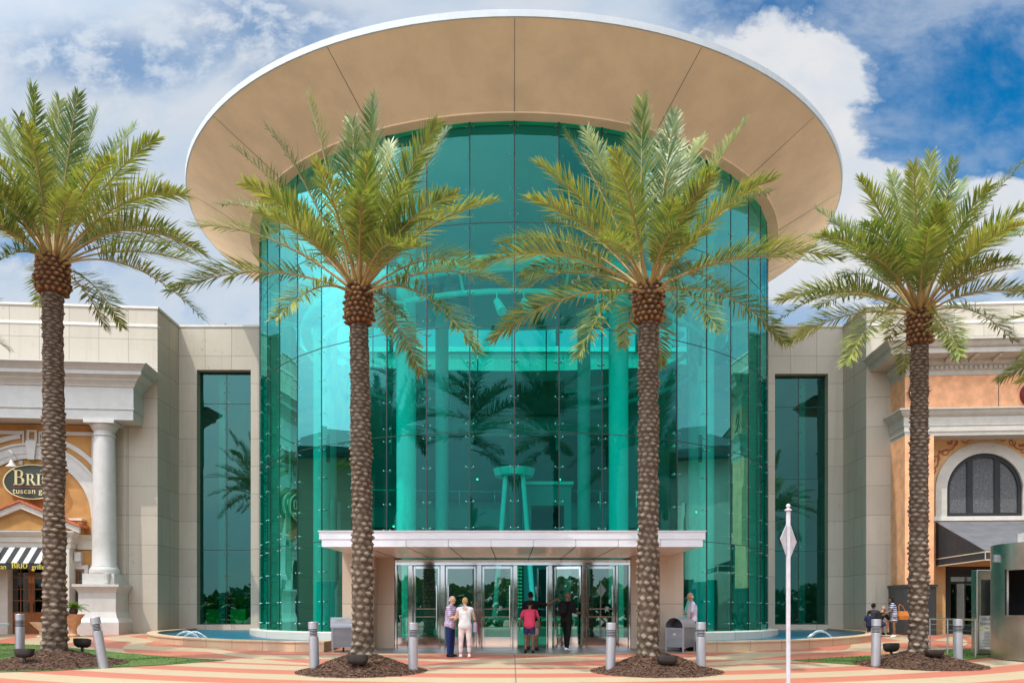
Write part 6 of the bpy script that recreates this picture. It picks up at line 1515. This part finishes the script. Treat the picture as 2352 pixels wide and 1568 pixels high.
def capsule(mb, a, b, ra, rb, n=14):
    a, b = Vector(a), Vector(b); t = (b - a); L = t.length; t = t / max(L, 1e-6)
    pts_ = [a - t * ra * .99, a - t * ra * .7, a - t * ra * .35] + [a.lerp(b, k / 4) for k in range(5)] + [b + t * rb * .35, b + t * rb * .7, b + t * rb * .99]
    rr_ = [ra * .12, ra * .71, ra * .935] + [ra + (rb - ra) * k / 4 for k in range(5)] + [rb * .935, rb * .71, rb * .12]
    mb.tube(pts_, rr_, n)
def remesh(mb, name, vox, mat, parent, smooth_it=3, label=None, extra=None):
    """fuse overlapping pieces into one continuous skin"""
    me = bpy.data.meshes.new('tmp'); me.from_pydata(mb.v, [], mb.f); o = bpy.data.objects.new('tmp', me); C.objects.link(o)
    r_ = o.modifiers.new('r', 'REMESH'); r_.mode = 'VOXEL'; r_.voxel_size = vox; r_.use_smooth_shade = True
    s_ = o.modifiers.new('s', 'SMOOTH'); s_.factor = .5; s_.iterations = smooth_it
    dg = bpy.context.evaluated_depsgraph_get(); dg.update(); res = bpy.data.meshes.new_from_object(o.evaluated_get(dg))
    C.objects.unlink(o); bpy.data.objects.remove(o)
    if extra and extra.v:
        n0 = len(res.vertices); co = [tuple(v.co) for v in res.vertices] + extra.v; fs = [tuple(p.vertices) for p in res.polygons] + [tuple(i + n0 for i in f) for f in extra.f]
        bpy.data.meshes.remove(res); res = bpy.data.meshes.new(name); res.from_pydata(co, [], fs)
    res.name = name; res.polygons.foreach_set('use_smooth', [True] * len(res.polygons)); res.materials.clear(); res.update()
    return link(name, res, mat, parent, label)

def V3(*a): return Vector(a)
def person(label, loc, rz, H, skin, top, bottom, shoes, hair=None, fat=1.0, lean=(0, 0), head=(0, 0), arms=None, legs=None, sleeve=.55, hem='long', hairstyle='short', pelvis=None, dress=False, neckline=0.0, vox=.016, group=None, top_mat_b=None):
    """local frame: +y is where the person faces, +x is the person's right-hand ... left of the viewer when seen from the front"""
    root = thing('person', label, 'person', loc, rz, group); k = H / 1.75
    pel = Vector(pelvis) * 1.0 if pelvis else V3(0, 0, .93 * k)
    ch = pel + V3(lean[0] * .62, lean[1] * .62, .36 * k); nk = pel + V3(lean[0], lean[1], math.sqrt(max(.05, .545 ** 2 - (lean[0] ** 2 + lean[1] ** 2) / k ** 2)) * k)
    upd = (nk - ch).normalized(); hd = nk + upd * .02 * k + V3(head[0], head[1] + .02, .135 * k)
    arms = arms or {}; legs = legs or {}
    yaw = arms.get('head_yaw', 0.0); hr = Matrix.Rotation(yaw, 3, 'Z')
    sh = {}; el = {}; wr = {}; hip = {}; kn = {}; an = {}
    tw = Matrix.Rotation(arms.get('twist', 0.0), 3, 'Z')
    for s_ in (-1, 1):
        sh[s_] = nk + tw @ V3(s_ * .185 * k * (1 + (fat - 1) * .35), 0, -.075 * k)
        ud, fd = arms.get(s_, ((s_ * .16, -.02, -1), (s_ * .04, .12, -1)))
        el[s_] = sh[s_] + Vector(ud).normalized() * .285 * k; wr[s_] = el[s_] + Vector(fd).normalized() * .250 * k
        hip[s_] = pel + V3(s_ * .092 * k, 0, -.02 * k)
        td, cd = legs.get(s_, ((s_ * .03, .02, -1), (0, -.03, -1)))
        kn[s_] = hip[s_] + Vector(td).normalized() * .435 * k; an[s_] = kn[s_] + Vector(cd).normalized() * .405 * k
    def torso(mb, g_=0.0, lo=True):
        capsule(mb, pel + V3(-.055 * k, 0, .02), pel + V3(.055 * k, 0, .02), (.125 * fat + g_) * k, (.125 * fat + g_) * k)
        capsule(mb, pel + V3(0, .035 * (fat - 1) * 4, .12 * k), ch, (.128 * fat + g_) * k, (.135 * (fat * .5 + .5) + g_) * k)
        capsule(mb, pel + V3(-.05 * k, 0, .14 * k), ch + tw @ V3(-.07 * k, 0, 0), (.105 * fat + g_) * k, (.110 + g_) * k); capsule(mb, pel + V3(.05 * k, 0, .14 * k), ch + tw @ V3(.07 * k, 0, 0), (.105 * fat + g_) * k, (.110 + g_) * k)
        for s_ in (-1, 1):
            capsule(mb, ch + tw @ V3(s_ * .07 * k, 0, .02), sh[s_] + tw @ V3(-s_ * .03 * k, 0, .0), (.115 + g_) * k, (.062 + g_) * k)
            capsule(mb, nk + V3(0, 0, -.035 * k), sh[s_] + V3(0, 0, .005), (.060 + g_ * .5) * k, (.052 + g_) * k)
    def arm(mb, s_, g_=0.0, upto=2.0):
        f = fat * .4 + .6; e = sh[s_].lerp(el[s_], min(1, upto))
        capsule(mb, sh[s_], e, (.056 * f + g_) * k, (.056 * f + (.042 - .056) * f * min(1, upto) + g_ * 1.25) * k)
        if upto > 1:
            w_ = el[s_].lerp(wr[s_], min(1, upto - 1)); capsule(mb, el[s_], w_, (.042 * f + g_) * k, (.042 * f + (.029 - .042 * f) * min(1, upto - 1) + g_) * k)
    def leg(mb, s_, g_=0.0, upto=2.0, flare=0.0):
        f = fat * .5 + .5; e = hip[s_].lerp(kn[s_], min(1, upto))
        capsule(mb, hip[s_], e, (.090 * f + g_) * k, (.090 * f + (.058 - .090) * f * min(1, upto) + g_ + flare) * k)
        capsule(mb, hip[s_] + V3(0, -.03 * k, .02), hip[s_].lerp(kn[s_], .25), (.085 * f + g_) * k, (.08 * f + g_) * k)
        if upto > 1:
            q = upto - 1; c_ = kn[s_].lerp(an[s_], min(1, q)); mid = kn[s_].lerp(an[s_], .32) + V3(0, -.015, 0)
            capsule(mb, kn[s_], c_, (.056 * f + g_) * k, (.056 * f + (.037 - .056 * f) * min(1, q) + g_ + flare) * k)
            if q > .35: capsule(mb, kn[s_].lerp(an[s_], .12) + V3(0, -.012, 0), mid, (.05 + g_) * k, (.052 + g_) * k); capsule(mb, kn[s_] + V3(0, .004, .05 * k), kn[s_] + V3(0, .004, -.05 * k), (.050 * f + g_ * 1.1) * k, (.048 * f + g_ * 1.1) * k)
    # body, one skin
    mb = MB(); torso(mb); capsule(mb, nk + V3(0, 0, -.04 * k), nk.lerp(hd, .55), .055 * k, .050 * k)
    for s_ in (-1, 1): arm(mb, s_); leg(mb, s_)
    Hd = lambda *p: hd + hr @ (Vector(p) * k)
    mb.ellipsoid(Hd(0, -.008, .025), (.076 * k, .096 * k, .100 * k), 20, 14, rot=hr); capsule(mb, Hd(0, .02, -.03), Hd(0, .042, -.075), .062 * k, .036 * k)
    capsule(mb, Hd(0, .085, .015), Hd(0, .108, -.018), .010 * k, .015 * k)
    for s_ in (-1, 1): mb.ellipsoid(Hd(s_ * .077, -.01, -.005), (.013 * k, .024 * k, .034 * k), 8, 6, rot=hr); capsule(mb, Hd(s_ * .028, .078, .022), Hd(s_ * .045, .070, .022), .012 * k, .010 * k)
    ex = MB()
    for s_ in (-1, 1):
        fd = (wr[s_] - el[s_]).normalized(); up_ = Vector(arms.get(('palm', s_), (s_ * 1.0, 0, 0))); up_ = (up_ - fd * up_.dot(fd)).normalized(); sd = fd.cross(up_).normalized()
        pc = wr[s_] + fd * .048 * k; R3 = Matrix((sd, up_, fd)).transposed(); mb.ellipsoid(pc, (.040 * k, .017 * k, .054 * k), 12, 8, rot=R3)
        capsule(mb, wr[s_] - fd * .02, wr[s_] + fd * .03 * k, .028 * k, .027 * k, 10)
        curl = arms.get(('curl', s_), .5)
        for i, (o_, l_) in enumerate(((-.029, .070), (-.010, .080), (.010, .076), (.029, .060))):
            p0 = pc + fd * .036 * k + sd * o_ * k; pts_ = [p0 - fd * .012 * k]; d_ = fd
            for q in range(3):
                a = curl * (.35 + .45 * q); d_ = (fd * math.cos(a) - up_ * math.sin(a)).normalized(); pts_.append(pts_[-1] + d_ * l_ * k * (.46, .32, .24)[q])
            ex.tube([tuple(p) for p in pts_], [.0098 * k, .0092 * k, .0080 * k, .0062 * k], 7)
        tb = pc - fd * .012 * k - sd * .034 * k; tdir = (fd * .65 - sd * .65 - up_ * .35 * (curl + .3)).normalized()
        ex.tube([tuple(tb), tuple(tb + tdir * .035 * k), tuple(tb + (tdir + fd * .6).normalized() * .062 * k)], [.013 * k, .0105 * k, .007 * k], 7)
    body = remesh(mb, 'body', vox * .8, skin, root, 2, extra=ex)
    mb = MB()
    for s_ in (-1, 1): mb.ellipsoid(Hd(s_ * .031, .0835, .010), (.0125 * k, .008 * k, .0075 * k), 8, 6, rot=hr)
    mb.build('eyes', M['eye'], body, True, local=True)
    mb = MB(); mb.ellipsoid(Hd(0, .087, -.052), (.022 * k, .010 * k, .006 * k), 8, 6, rot=hr); mb.build('mouth', M['lip'], body, True, local=True)
    # clothes
    g_ = .014
    if dress:
        mb = MB(); torso(mb, g_); f = fat
        for s_ in (-1, 1): arm(mb, s_, g_, sleeve)
        for t in np.linspace(0, 1, 5): z_ = pel.z - .02 - t * .20 * k; r_ = (.135 + .022 * t) * k * f; mb.ellipsoid((pel.x, pel.y, z_), (r_ * 1.22, r_ * .95, .07), 18, 8)
        remesh(mb, 'dress', vox, top, root)
    else:
        if hem != 'none':
            mb = MB(); up = {'long': 1.93, 'crop': 1.72, 'shorts': .52, 'knee': .95}[hem]
            capsule(mb, pel + V3(-.055 * k, 0, .0), pel + V3(.055 * k, 0, .0), (.118 * fat + g_ * .7) * k, (.118 * fat + g_ * .7) * k)
            for s_ in (-1, 1): leg(mb, s_, g_, up, .006 if hem in ('shorts', 'knee') else .0)
            remesh(mb, 'shorts' if hem in ('shorts', 'knee') else 'trousers', vox, bottom, root)
        mb = MB(); torso(mb, g_ * 1.15)
        hz_ = pel + V3(0, .012 * (fat - 1) * 5, -.005 * k); capsule(mb, hz_ + V3(-.062 * k, 0, 0), hz_ + V3(.062 * k, 0, 0), (.122 * fat + .018) * k, (.122 * fat + .018) * k); capsule(mb, hz_ + V3(-.05 * k, 0, .09 * k), hz_ + V3(.05 * k, 0, .09 * k), (.116 * fat + .018) * k, (.116 * fat + .018) * k)
        for s_ in (-1, 1):
            if sleeve > 0: arm(mb, s_, g_ * 1.2, sleeve)
        o = remesh(mb, 'shirt', vox, top, root)
        if neckline:                                # bare V at the back of a sleeveless top
            cut = MB(); b0 = nk + V3(0, -.118 * k, -.235 * k)
            pts_ = [(-.085 * k, nk.y - .105 * k, nk.z - .015), (.085 * k, nk.y - .105 * k, nk.z - .015), (0, nk.y - .142 * k, nk.z - .24 * k)]
            cut.add([(a + pel.x * 0, b, c) for a, b, c in pts_] + [(a, b - .012, c) for a, b, c in pts_], [(0, 2, 1), (3, 4, 5), (0, 1, 4, 3), (1, 2, 5, 4), (2, 0, 3, 5)]); cut.build('bare_back', skin, body, local=True)
    for s_ in (-1, 1):
        td = Vector((*(Matrix.Rotation(legs.get(('toe', s_), 0.0), 2) @ Vector((s_ * .18, 1))), legs.get(('pitch', s_), 0.0))).normalized()
        a = an[s_]; mb = MB(); capsule(mb, a + V3(0, 0, -.025 * k) - td * .035 * k, a + td * .13 * k + V3(0, 0, -.048 * k), .046 * k, .036 * k); capsule(mb, a + V3(0, 0, .01), a + V3(0, 0, -.03 * k), .045 * k, .045 * k)
        mb.add([tuple(a + td * .17 * k + V3(x_, y_, -.085 * k)) for x_, y_ in ((-.03, 0), (.03, 0), (.03, -.06), (-.03, -.06))], []) if False else None
        remesh(mb, 'shoe', vox * .7, shoes, root)
    if hair:
        mb = MB()
        if hairstyle == 'short': mb.ellipsoid(Hd(0, -.022, .045), (.082 * k, .096 * k, .092 * k), 18, 12, rot=hr); mb.ellipsoid(Hd(0, -.05, -.005), (.074 * k, .062 * k, .075 * k), 16, 10, rot=hr)
        elif hairstyle == 'crop': mb.ellipsoid(Hd(0, -.020, .038), (.080 * k, .094 * k, .094 * k), 18, 12, rot=hr); mb.ellipsoid(Hd(0, -.045, .0), (.074 * k, .060 * k, .06 * k), 16, 10, rot=hr)
        elif hairstyle == 'fringe': mb.ellipsoid(Hd(0, -.055, -.005), (.082 * k, .058 * k, .045 * k), 18, 10, rot=hr)
        elif hairstyle == 'long':
            mb.ellipsoid(Hd(0, -.025, .045), (.088 * k, .102 * k, .095 * k), 18, 12, rot=hr)
            for x_ in (-.05, 0, .05): capsule(mb, Hd(x_, -.06, .03), Hd(x_ * 1.1, -.09, -.17), .055 * k, .04 * k)
        elif hairstyle == 'curly':
            rr2 = random.Random(3); mb.ellipsoid(Hd(0, -.02, .05), (.088 * k, .10 * k, .09 * k), 16, 10, rot=hr)
            for i in range(40):
                a, b = rr2.uniform(0, 6.28), rr2.uniform(-.3, 1.4); mb.ellipsoid(Hd(.085 * math.cos(a) * math.cos(b), -.03 + .09 * math.sin(a) * math.cos(b), .04 + .095 * math.sin(b)), (.028, .028, .028), 7, 5)
        remesh(mb, 'hair', vox * .7, hair, root, 2)
    return dict(root=root, nk=nk, sh=sh, el=el, wr=wr, pel=pel, ch=ch, hd=hd, k=k, hip=hip, body=body)
def at_ground(ox, d): return (X(ox, d), d, zg(d))
def world_pt(ox, oy, d): return Vector((X(ox, d), d, Z(oy, d)))
LEFT, RIGHT, AWAY, HERE = R(90), R(-90), 0.0, R(180)      # facing directions for rz (local +y turned)

hw = cloth('grey_hair', (.62, .60, .58)); hb = cloth('black_hair', (.012, .010, .009)); hbl = cloth('blond_hair', (.52, .33, .13))
navy = cloth('navy_trousers', (.018, .032, .115)); ww = cloth('white_top', (.74, .72, .70)); pk = cloth('pale_pink_trousers', (.74, .60, .57)); shw = cloth('white_shoe', (.72, .72, .74)); shb = cloth('black_shoe', (.015, .014, .014))
pinkt = cloth('coral_pink_top', (.70, .06, .13)); den = cloth('denim', (.030, .038, .105)); blk = cloth('black_cloth', (.010, .010, .011)); khaki = cloth('khaki', (.50, .38, .28)); lav = cloth('lavender_shirt', (.66, .62, .76)); cha = cloth('charcoal', (.028, .028, .032))
nv2 = cloth('dark_navy_tee', (.015, .022, .05)); blue = cloth('blue_grey_shirt', (.16, .22, .32)); aqua = cloth('aqua_shirt', (.08, .30, .42)); jean = cloth('pale_jeans', (.28, .36, .46))

# couple in front of the doors
p = person('older man in purple plaid shirt and navy trousers, talking to the woman in white', at_ground(1034, 23.25), R(-108), 1.74, M['skin_l'], M['plaid'], navy, shb, hw, 1.14, (0, .03), (0, .02),
           {-1: ((-.2, .25, -1), (.35, 1, -.05)), 1: ((.15, .30, -1), (-.1, 1, .05)), 'head_yaw': R(-6)}, {-1: ((-.04, .06, -1), (0, -.04, -1)), 1: ((.04, .0, -1), (0, .0, -1))}, .75, 'long', 'fringe')
p = person('blond woman in white sleeveless top and pale pink cropped trousers, seen from behind', at_ground(1068, 22.95), R(4), 1.70, M['skin_l'], ww, pk, shw, hbl, 1.02, (0, .02), (0, .03),
           {-1: ((-.32, .05, -1), (-.35, .75, -.35)), 1: ((.34, .0, -1), (.10, .70, -.55)), 'head_yaw': R(12)}, {-1: ((-.06, .0, -1), (-.02, -.02, -1)), 1: ((.06, .0, -1), (.02, -.02, -1))}, 0, 'crop', 'crop', neckline=1)
bagm = stripe_mat('patterned_bag', (.55, .35, .42), (.20, .22, .45), 2, .04, .5)
b = thing('handbag', 'small patterned bag at the hip of the woman in white', 'bag', tuple(Vector(p['root'].location) + V3(.27, .10, .86)))
mb = MB(); mb.bbox((-.05, .07), (-.10, .12), (-.14, .14), .03); mb.build('pouch', bagm, b, True, local=True)
mb = MB(); q = p['root'].location; o_ = b.location
st = [Vector((.05, .02, .14)), Vector((.02, -.14, .30)), Vector((-.16, -.17, .44)), Vector((-.38, -.12, .66))]; mb.tube([tuple(v) for v in st], .009, 6); mb.build('strap', cloth('grey_strap', (.25, .22, .24)), b, local=True)
# people at the open door
p = person('woman in coral pink top and denim shorts walking in through the open door', at_ground(1216, 24.6), R(-4), 1.62, M['skin_d'], pinkt, den, shb, hb, 1.12, (.0, .20), (0, .06),
           {-1: ((-.40, .05, -1), (-.15, .15, -1)), 1: ((.38, .1, -1), (.15, .25, -1))}, {-1: ((-.06, .18, -1), (-.02, -.30, -1)), 1: ((.05, -.02, -1), (.0, -.08, -1)), ('pitch', -1): -.3}, .5, 'shorts', 'curly', vox=.016)
b = thing('handbag', 'small dark bag with pale clasp hanging beside the woman in pink', 'bag', tuple(Vector(p['root'].location) + V3(.24, .02, .86)))
mb = MB(); mb.bbox((-.03, .05), (-.08, .08), (-.10, .10), .02); mb.build('pouch', cloth('brown_bag', (.16, .10, .07)), b, True, local=True)
mb = MB(); mb.tube([(.01, 0, .1), (-.04, -.06, .3), (-.06, -.03, .44)], .010, 6); mb.build('strap', blk, b, local=True)
p = person('man in dark shirt and khaki shorts reaching out to hold the open door', at_ground(1222, 25.75), R(-6), 1.86, M['skin_d'], blk, khaki, shb, hb, 1.10, (-.03, .06), (-.02, .02),
           {-1: ((-.2, .1, -1), (0, .4, -1)), 1: ((1, .12, -.12), (1, .05, .55)), ('curl', 1): .25, ('palm', 1): (0, -1, 0)}, {-1: ((-.05, .2, -1), (0, -.2, -1)), 1: ((.09, -.02, -1), (.02, -.06, -1))}, .8, 'knee', 'crop')
p = person('man all in black with a backpack and white shoes pulling a glass door', at_ground(1301, 25.55), R(-38), 1.84, M['skin_d'], blk, blk, shw, None, .98, (0, .05), (0, .02),
           {-1: ((-.2, .2, -1), (.1, 1, .1)), 1: ((.12, .35, -1), (.15, 1, .04)), ('curl', 1): .9, 'head_yaw': R(-25)}, {-1: ((-.06, .34, -1), (0, .06, -1)), 1: ((.04, -.14, -1), (0, -.20, -1))}, .8, 'long')
bp = thing('backpack', 'black backpack on the back of the man in black', 'backpack', tuple(p['root'].location), R(-38))
mb = MB(); c_ = p['ch'] + V3(0, -.24, -.02); mb.ellipsoid(c_, (.165, .11, .25), 16, 12); mb.ellipsoid(c_ + V3(0, -.07, -.08), (.12, .07, .13), 12, 8); me = remesh(mb, 'sack', .018, blk, bp)
for s_ in (-1, 1):
    mb = MB(); sh_ = p['sh'][s_]; mb.tube([tuple(c_ + V3(s_ * .10, .06, .20)), tuple(sh_ + V3(-s_ * .04, .0, .085)), tuple(sh_ + V3(-s_ * .05, .10, -.05)), tuple(p['ch'] + V3(s_ * .12, .13, -.12))], .016, 6); mb.build('strap', cha, bp, True, local=True)
# behind the third palm
person('person in striped top hidden behind the third palm, only an elbow showing', at_ground(1501, 25.5), R(80), 1.66, M['skin_l'], M['bw_stripe'], cha, shb, hb, 1.05, (0, .02), (0, 0), {-1: ((-.3, .1, -1), (.1, 1, .1)), 1: ((.95, -.30, -.95), (-.75, .75, -.30))}, {}, .3, 'long', 'short')
p = person('grey haired man in pale lavender shirt smoking beside the grey bin', at_ground(1590, 25.75), R(84), 1.82, M['skin_t'], lav, cha, shb, hw, 1.10, (0, .0), (0, .05),
           {-1: ((-.12, .12, -1), (.1, .25, -1)), 1: ((.1, .25, -1), (0, 1, -.02)), ('palm', 1): (0, 0, -1)}, {-1: ((-.03, .03, -1), (0, -.03, -1)), 1: ((.03, .1, -1), (0, -.02, -1))}, .7, 'long', 'fringe')
RT = Matrix.Rotation(R(84), 3, 'Z'); wv = Vector(p['root'].location) + RT @ p['wr'][1]
ph = thing('phone', 'dark phone held out by the man in the lavender shirt', 'phone', tuple(wv + RT @ V3(0, .13, .015)), R(84)); mb = MB(); mb.bbox((-.036, .036), (-.075, .075), (-.005, .005), .002); mb.build('case', blk, ph, local=True)
mb = MB(); hv = Vector(p['root'].location) + RT @ (p['hd'] + V3(0, .10, -.055)); cg = thing('cigarette', 'white cigarette in the mouth of the man in the lavender shirt', 'cigarette', tuple(hv), R(84)); mb.tube([(0, -.01, 0), (0, .075, .004)], .0045, 6); mb.build('paper', M['white'], cg, local=True)
# family by the fountain's far end
gs = zg(33.2); sd = 33.0
seat_leg = lambda s_, a=.95, b=.1: ((s_ * .10, 1, -.05), (s_ * .02, b, -1))
person('child in navy tee shirt sitting on the fountain curb, back turned', (X(1997, sd), sd, gs - .03), R(-30), 1.30, M['skin_d'], nv2, den, shb, hb, 1.0, (0, .06), (0, .03), {-1: ((-.25, -.1, -1), (-.05, .1, -1)), 1: ((.25, .2, -1), (0, .7, -.7))}, {-1: seat_leg(-1), 1: seat_leg(1)}, .6, 'knee', 'crop', (0, 0, .50), vox=.018)
person('man in dark shirt sitting on the fountain end with one bare knee raised', (X(2016, sd + .2), sd + .2, gs), R(-62), 1.78, M['skin_t'], blk, den, shb, None, 1.06, (0, .26), (0, .10), {-1: ((-.15, .6, -.8), (.1, 1, -.4)), 1: ((.15, .6, -.8), (-.1, 1, -.4))}, {-1: ((-.05, 1, .18), (0, .15, -1)), 1: ((.12, 1, .22), (.02, .10, -1))}, .7, 'shorts', 'crop', (0, -.02, .50), vox=.018)
person('dark haired person in a dark top crouching behind the seated man', (X(2007, sd + .7), sd + .7, gs + .02), R(-20), 1.70, M['skin_d'], cha, den, shb, hb, 1.0, (0, .12), (0, .03), {}, {-1: seat_leg(-1), 1: seat_leg(1)}, .7, 'long', 'curly', (0, 0, .56), vox=.018)
p = person('woman in striped navy dress with orange shoulder bag, reaching toward the seated family', at_ground(2053, 33.1), R(78), 1.64, M['skin_d'], M['navy_stripe'], None, shw, hb, 1.02, (0, .06), (0, .05),
           {-1: ((-.1, .45, -1), (.25, 1, -.62)), 1: ((.1, .30, -1), (0, 1, -.5)), ('curl', -1): .2}, {-1: ((-.03, .05, -1), (0, -.04, -1)), 1: ((.05, -.05, -1), (0, -.08, -1))}, .5, 'long', 'long', dress=True, vox=.018)
b = thing('shoulder_bag', 'orange leather bag on the shoulder of the woman in the striped dress', 'bag', (X(2073, 33.15), 33.15, Z(1411, 33.15)), R(15))
M['orange_leather'] = pm('orange_leather', (.52, .17, .035), .5, 0, .12, 8)
mb = MB(); mb.loft([[(-.20, -.09, -.20), (.20, -.09, -.20), (.20, .09, -.20), (-.20, .09, -.20)], [(-.24, -.11, -.05), (.24, -.11, -.05), (.24, .11, -.05), (-.24, .11, -.05)], [(-.19, -.06, .15), (.19, -.06, .15), (.19, .06, .15), (-.19, .06, .15)]], True, True); mb.build('sack', M['orange_leather'], b, local=True)
mb = MB(); mb.tube([(-.16, 0, .14), (-.17, .02, .34), (-.12, .02, .42), (.0, .01, .36), (.14, 0, .14)], .016, 6); mb.build('strap', M['orange_leather'], b, True, local=True)
# booth attendant and the person behind the cabinet
person('attendant in blue grey shirt leaning an elbow on the booth window counter', (14.35, 21.85, zg(21) + .05), R(140), 1.72, M['skin_d'], blue, cha, shb, hb, 1.1, (0, .34), (0, .08),
       {-1: ((-.2, .8, -.6), (.8, .7, .0)), 1: ((.5, .9, -.62), (-.5, .9, .05))}, {}, 1.5, 'long', 'crop', vox=.018)
person('person in white shirt mostly hidden behind the slim grey cabinet', at_ground(2251, 25.2), R(40), 1.76, M['skin_d'], ww, cha, shb, hb, 1.1, (0, 0), (0, 0), {}, {}, .8, 'long', 'crop', vox=.018)
# inside the doors
person('person in aqua shirt walking inside, seen through the right hand glass door', (X(1353, 28.6), 28.6, FLOOR), R(10), 1.72, M['skin_t'], aqua, jean, shb, hb, 1.0, (0, .03), (0, 0), {}, {}, .6, 'long', 'short', vox=.02)
person('person in black seen through the glass door nearest the third palm', (X(1388, 28.2), 28.2, FLOOR), R(150), 1.74, M['skin_d'], blk, blk, shb, hb, 1.05, (0, .0), (0, 0), {}, {}, .6, 'long', 'crop', vox=.02)
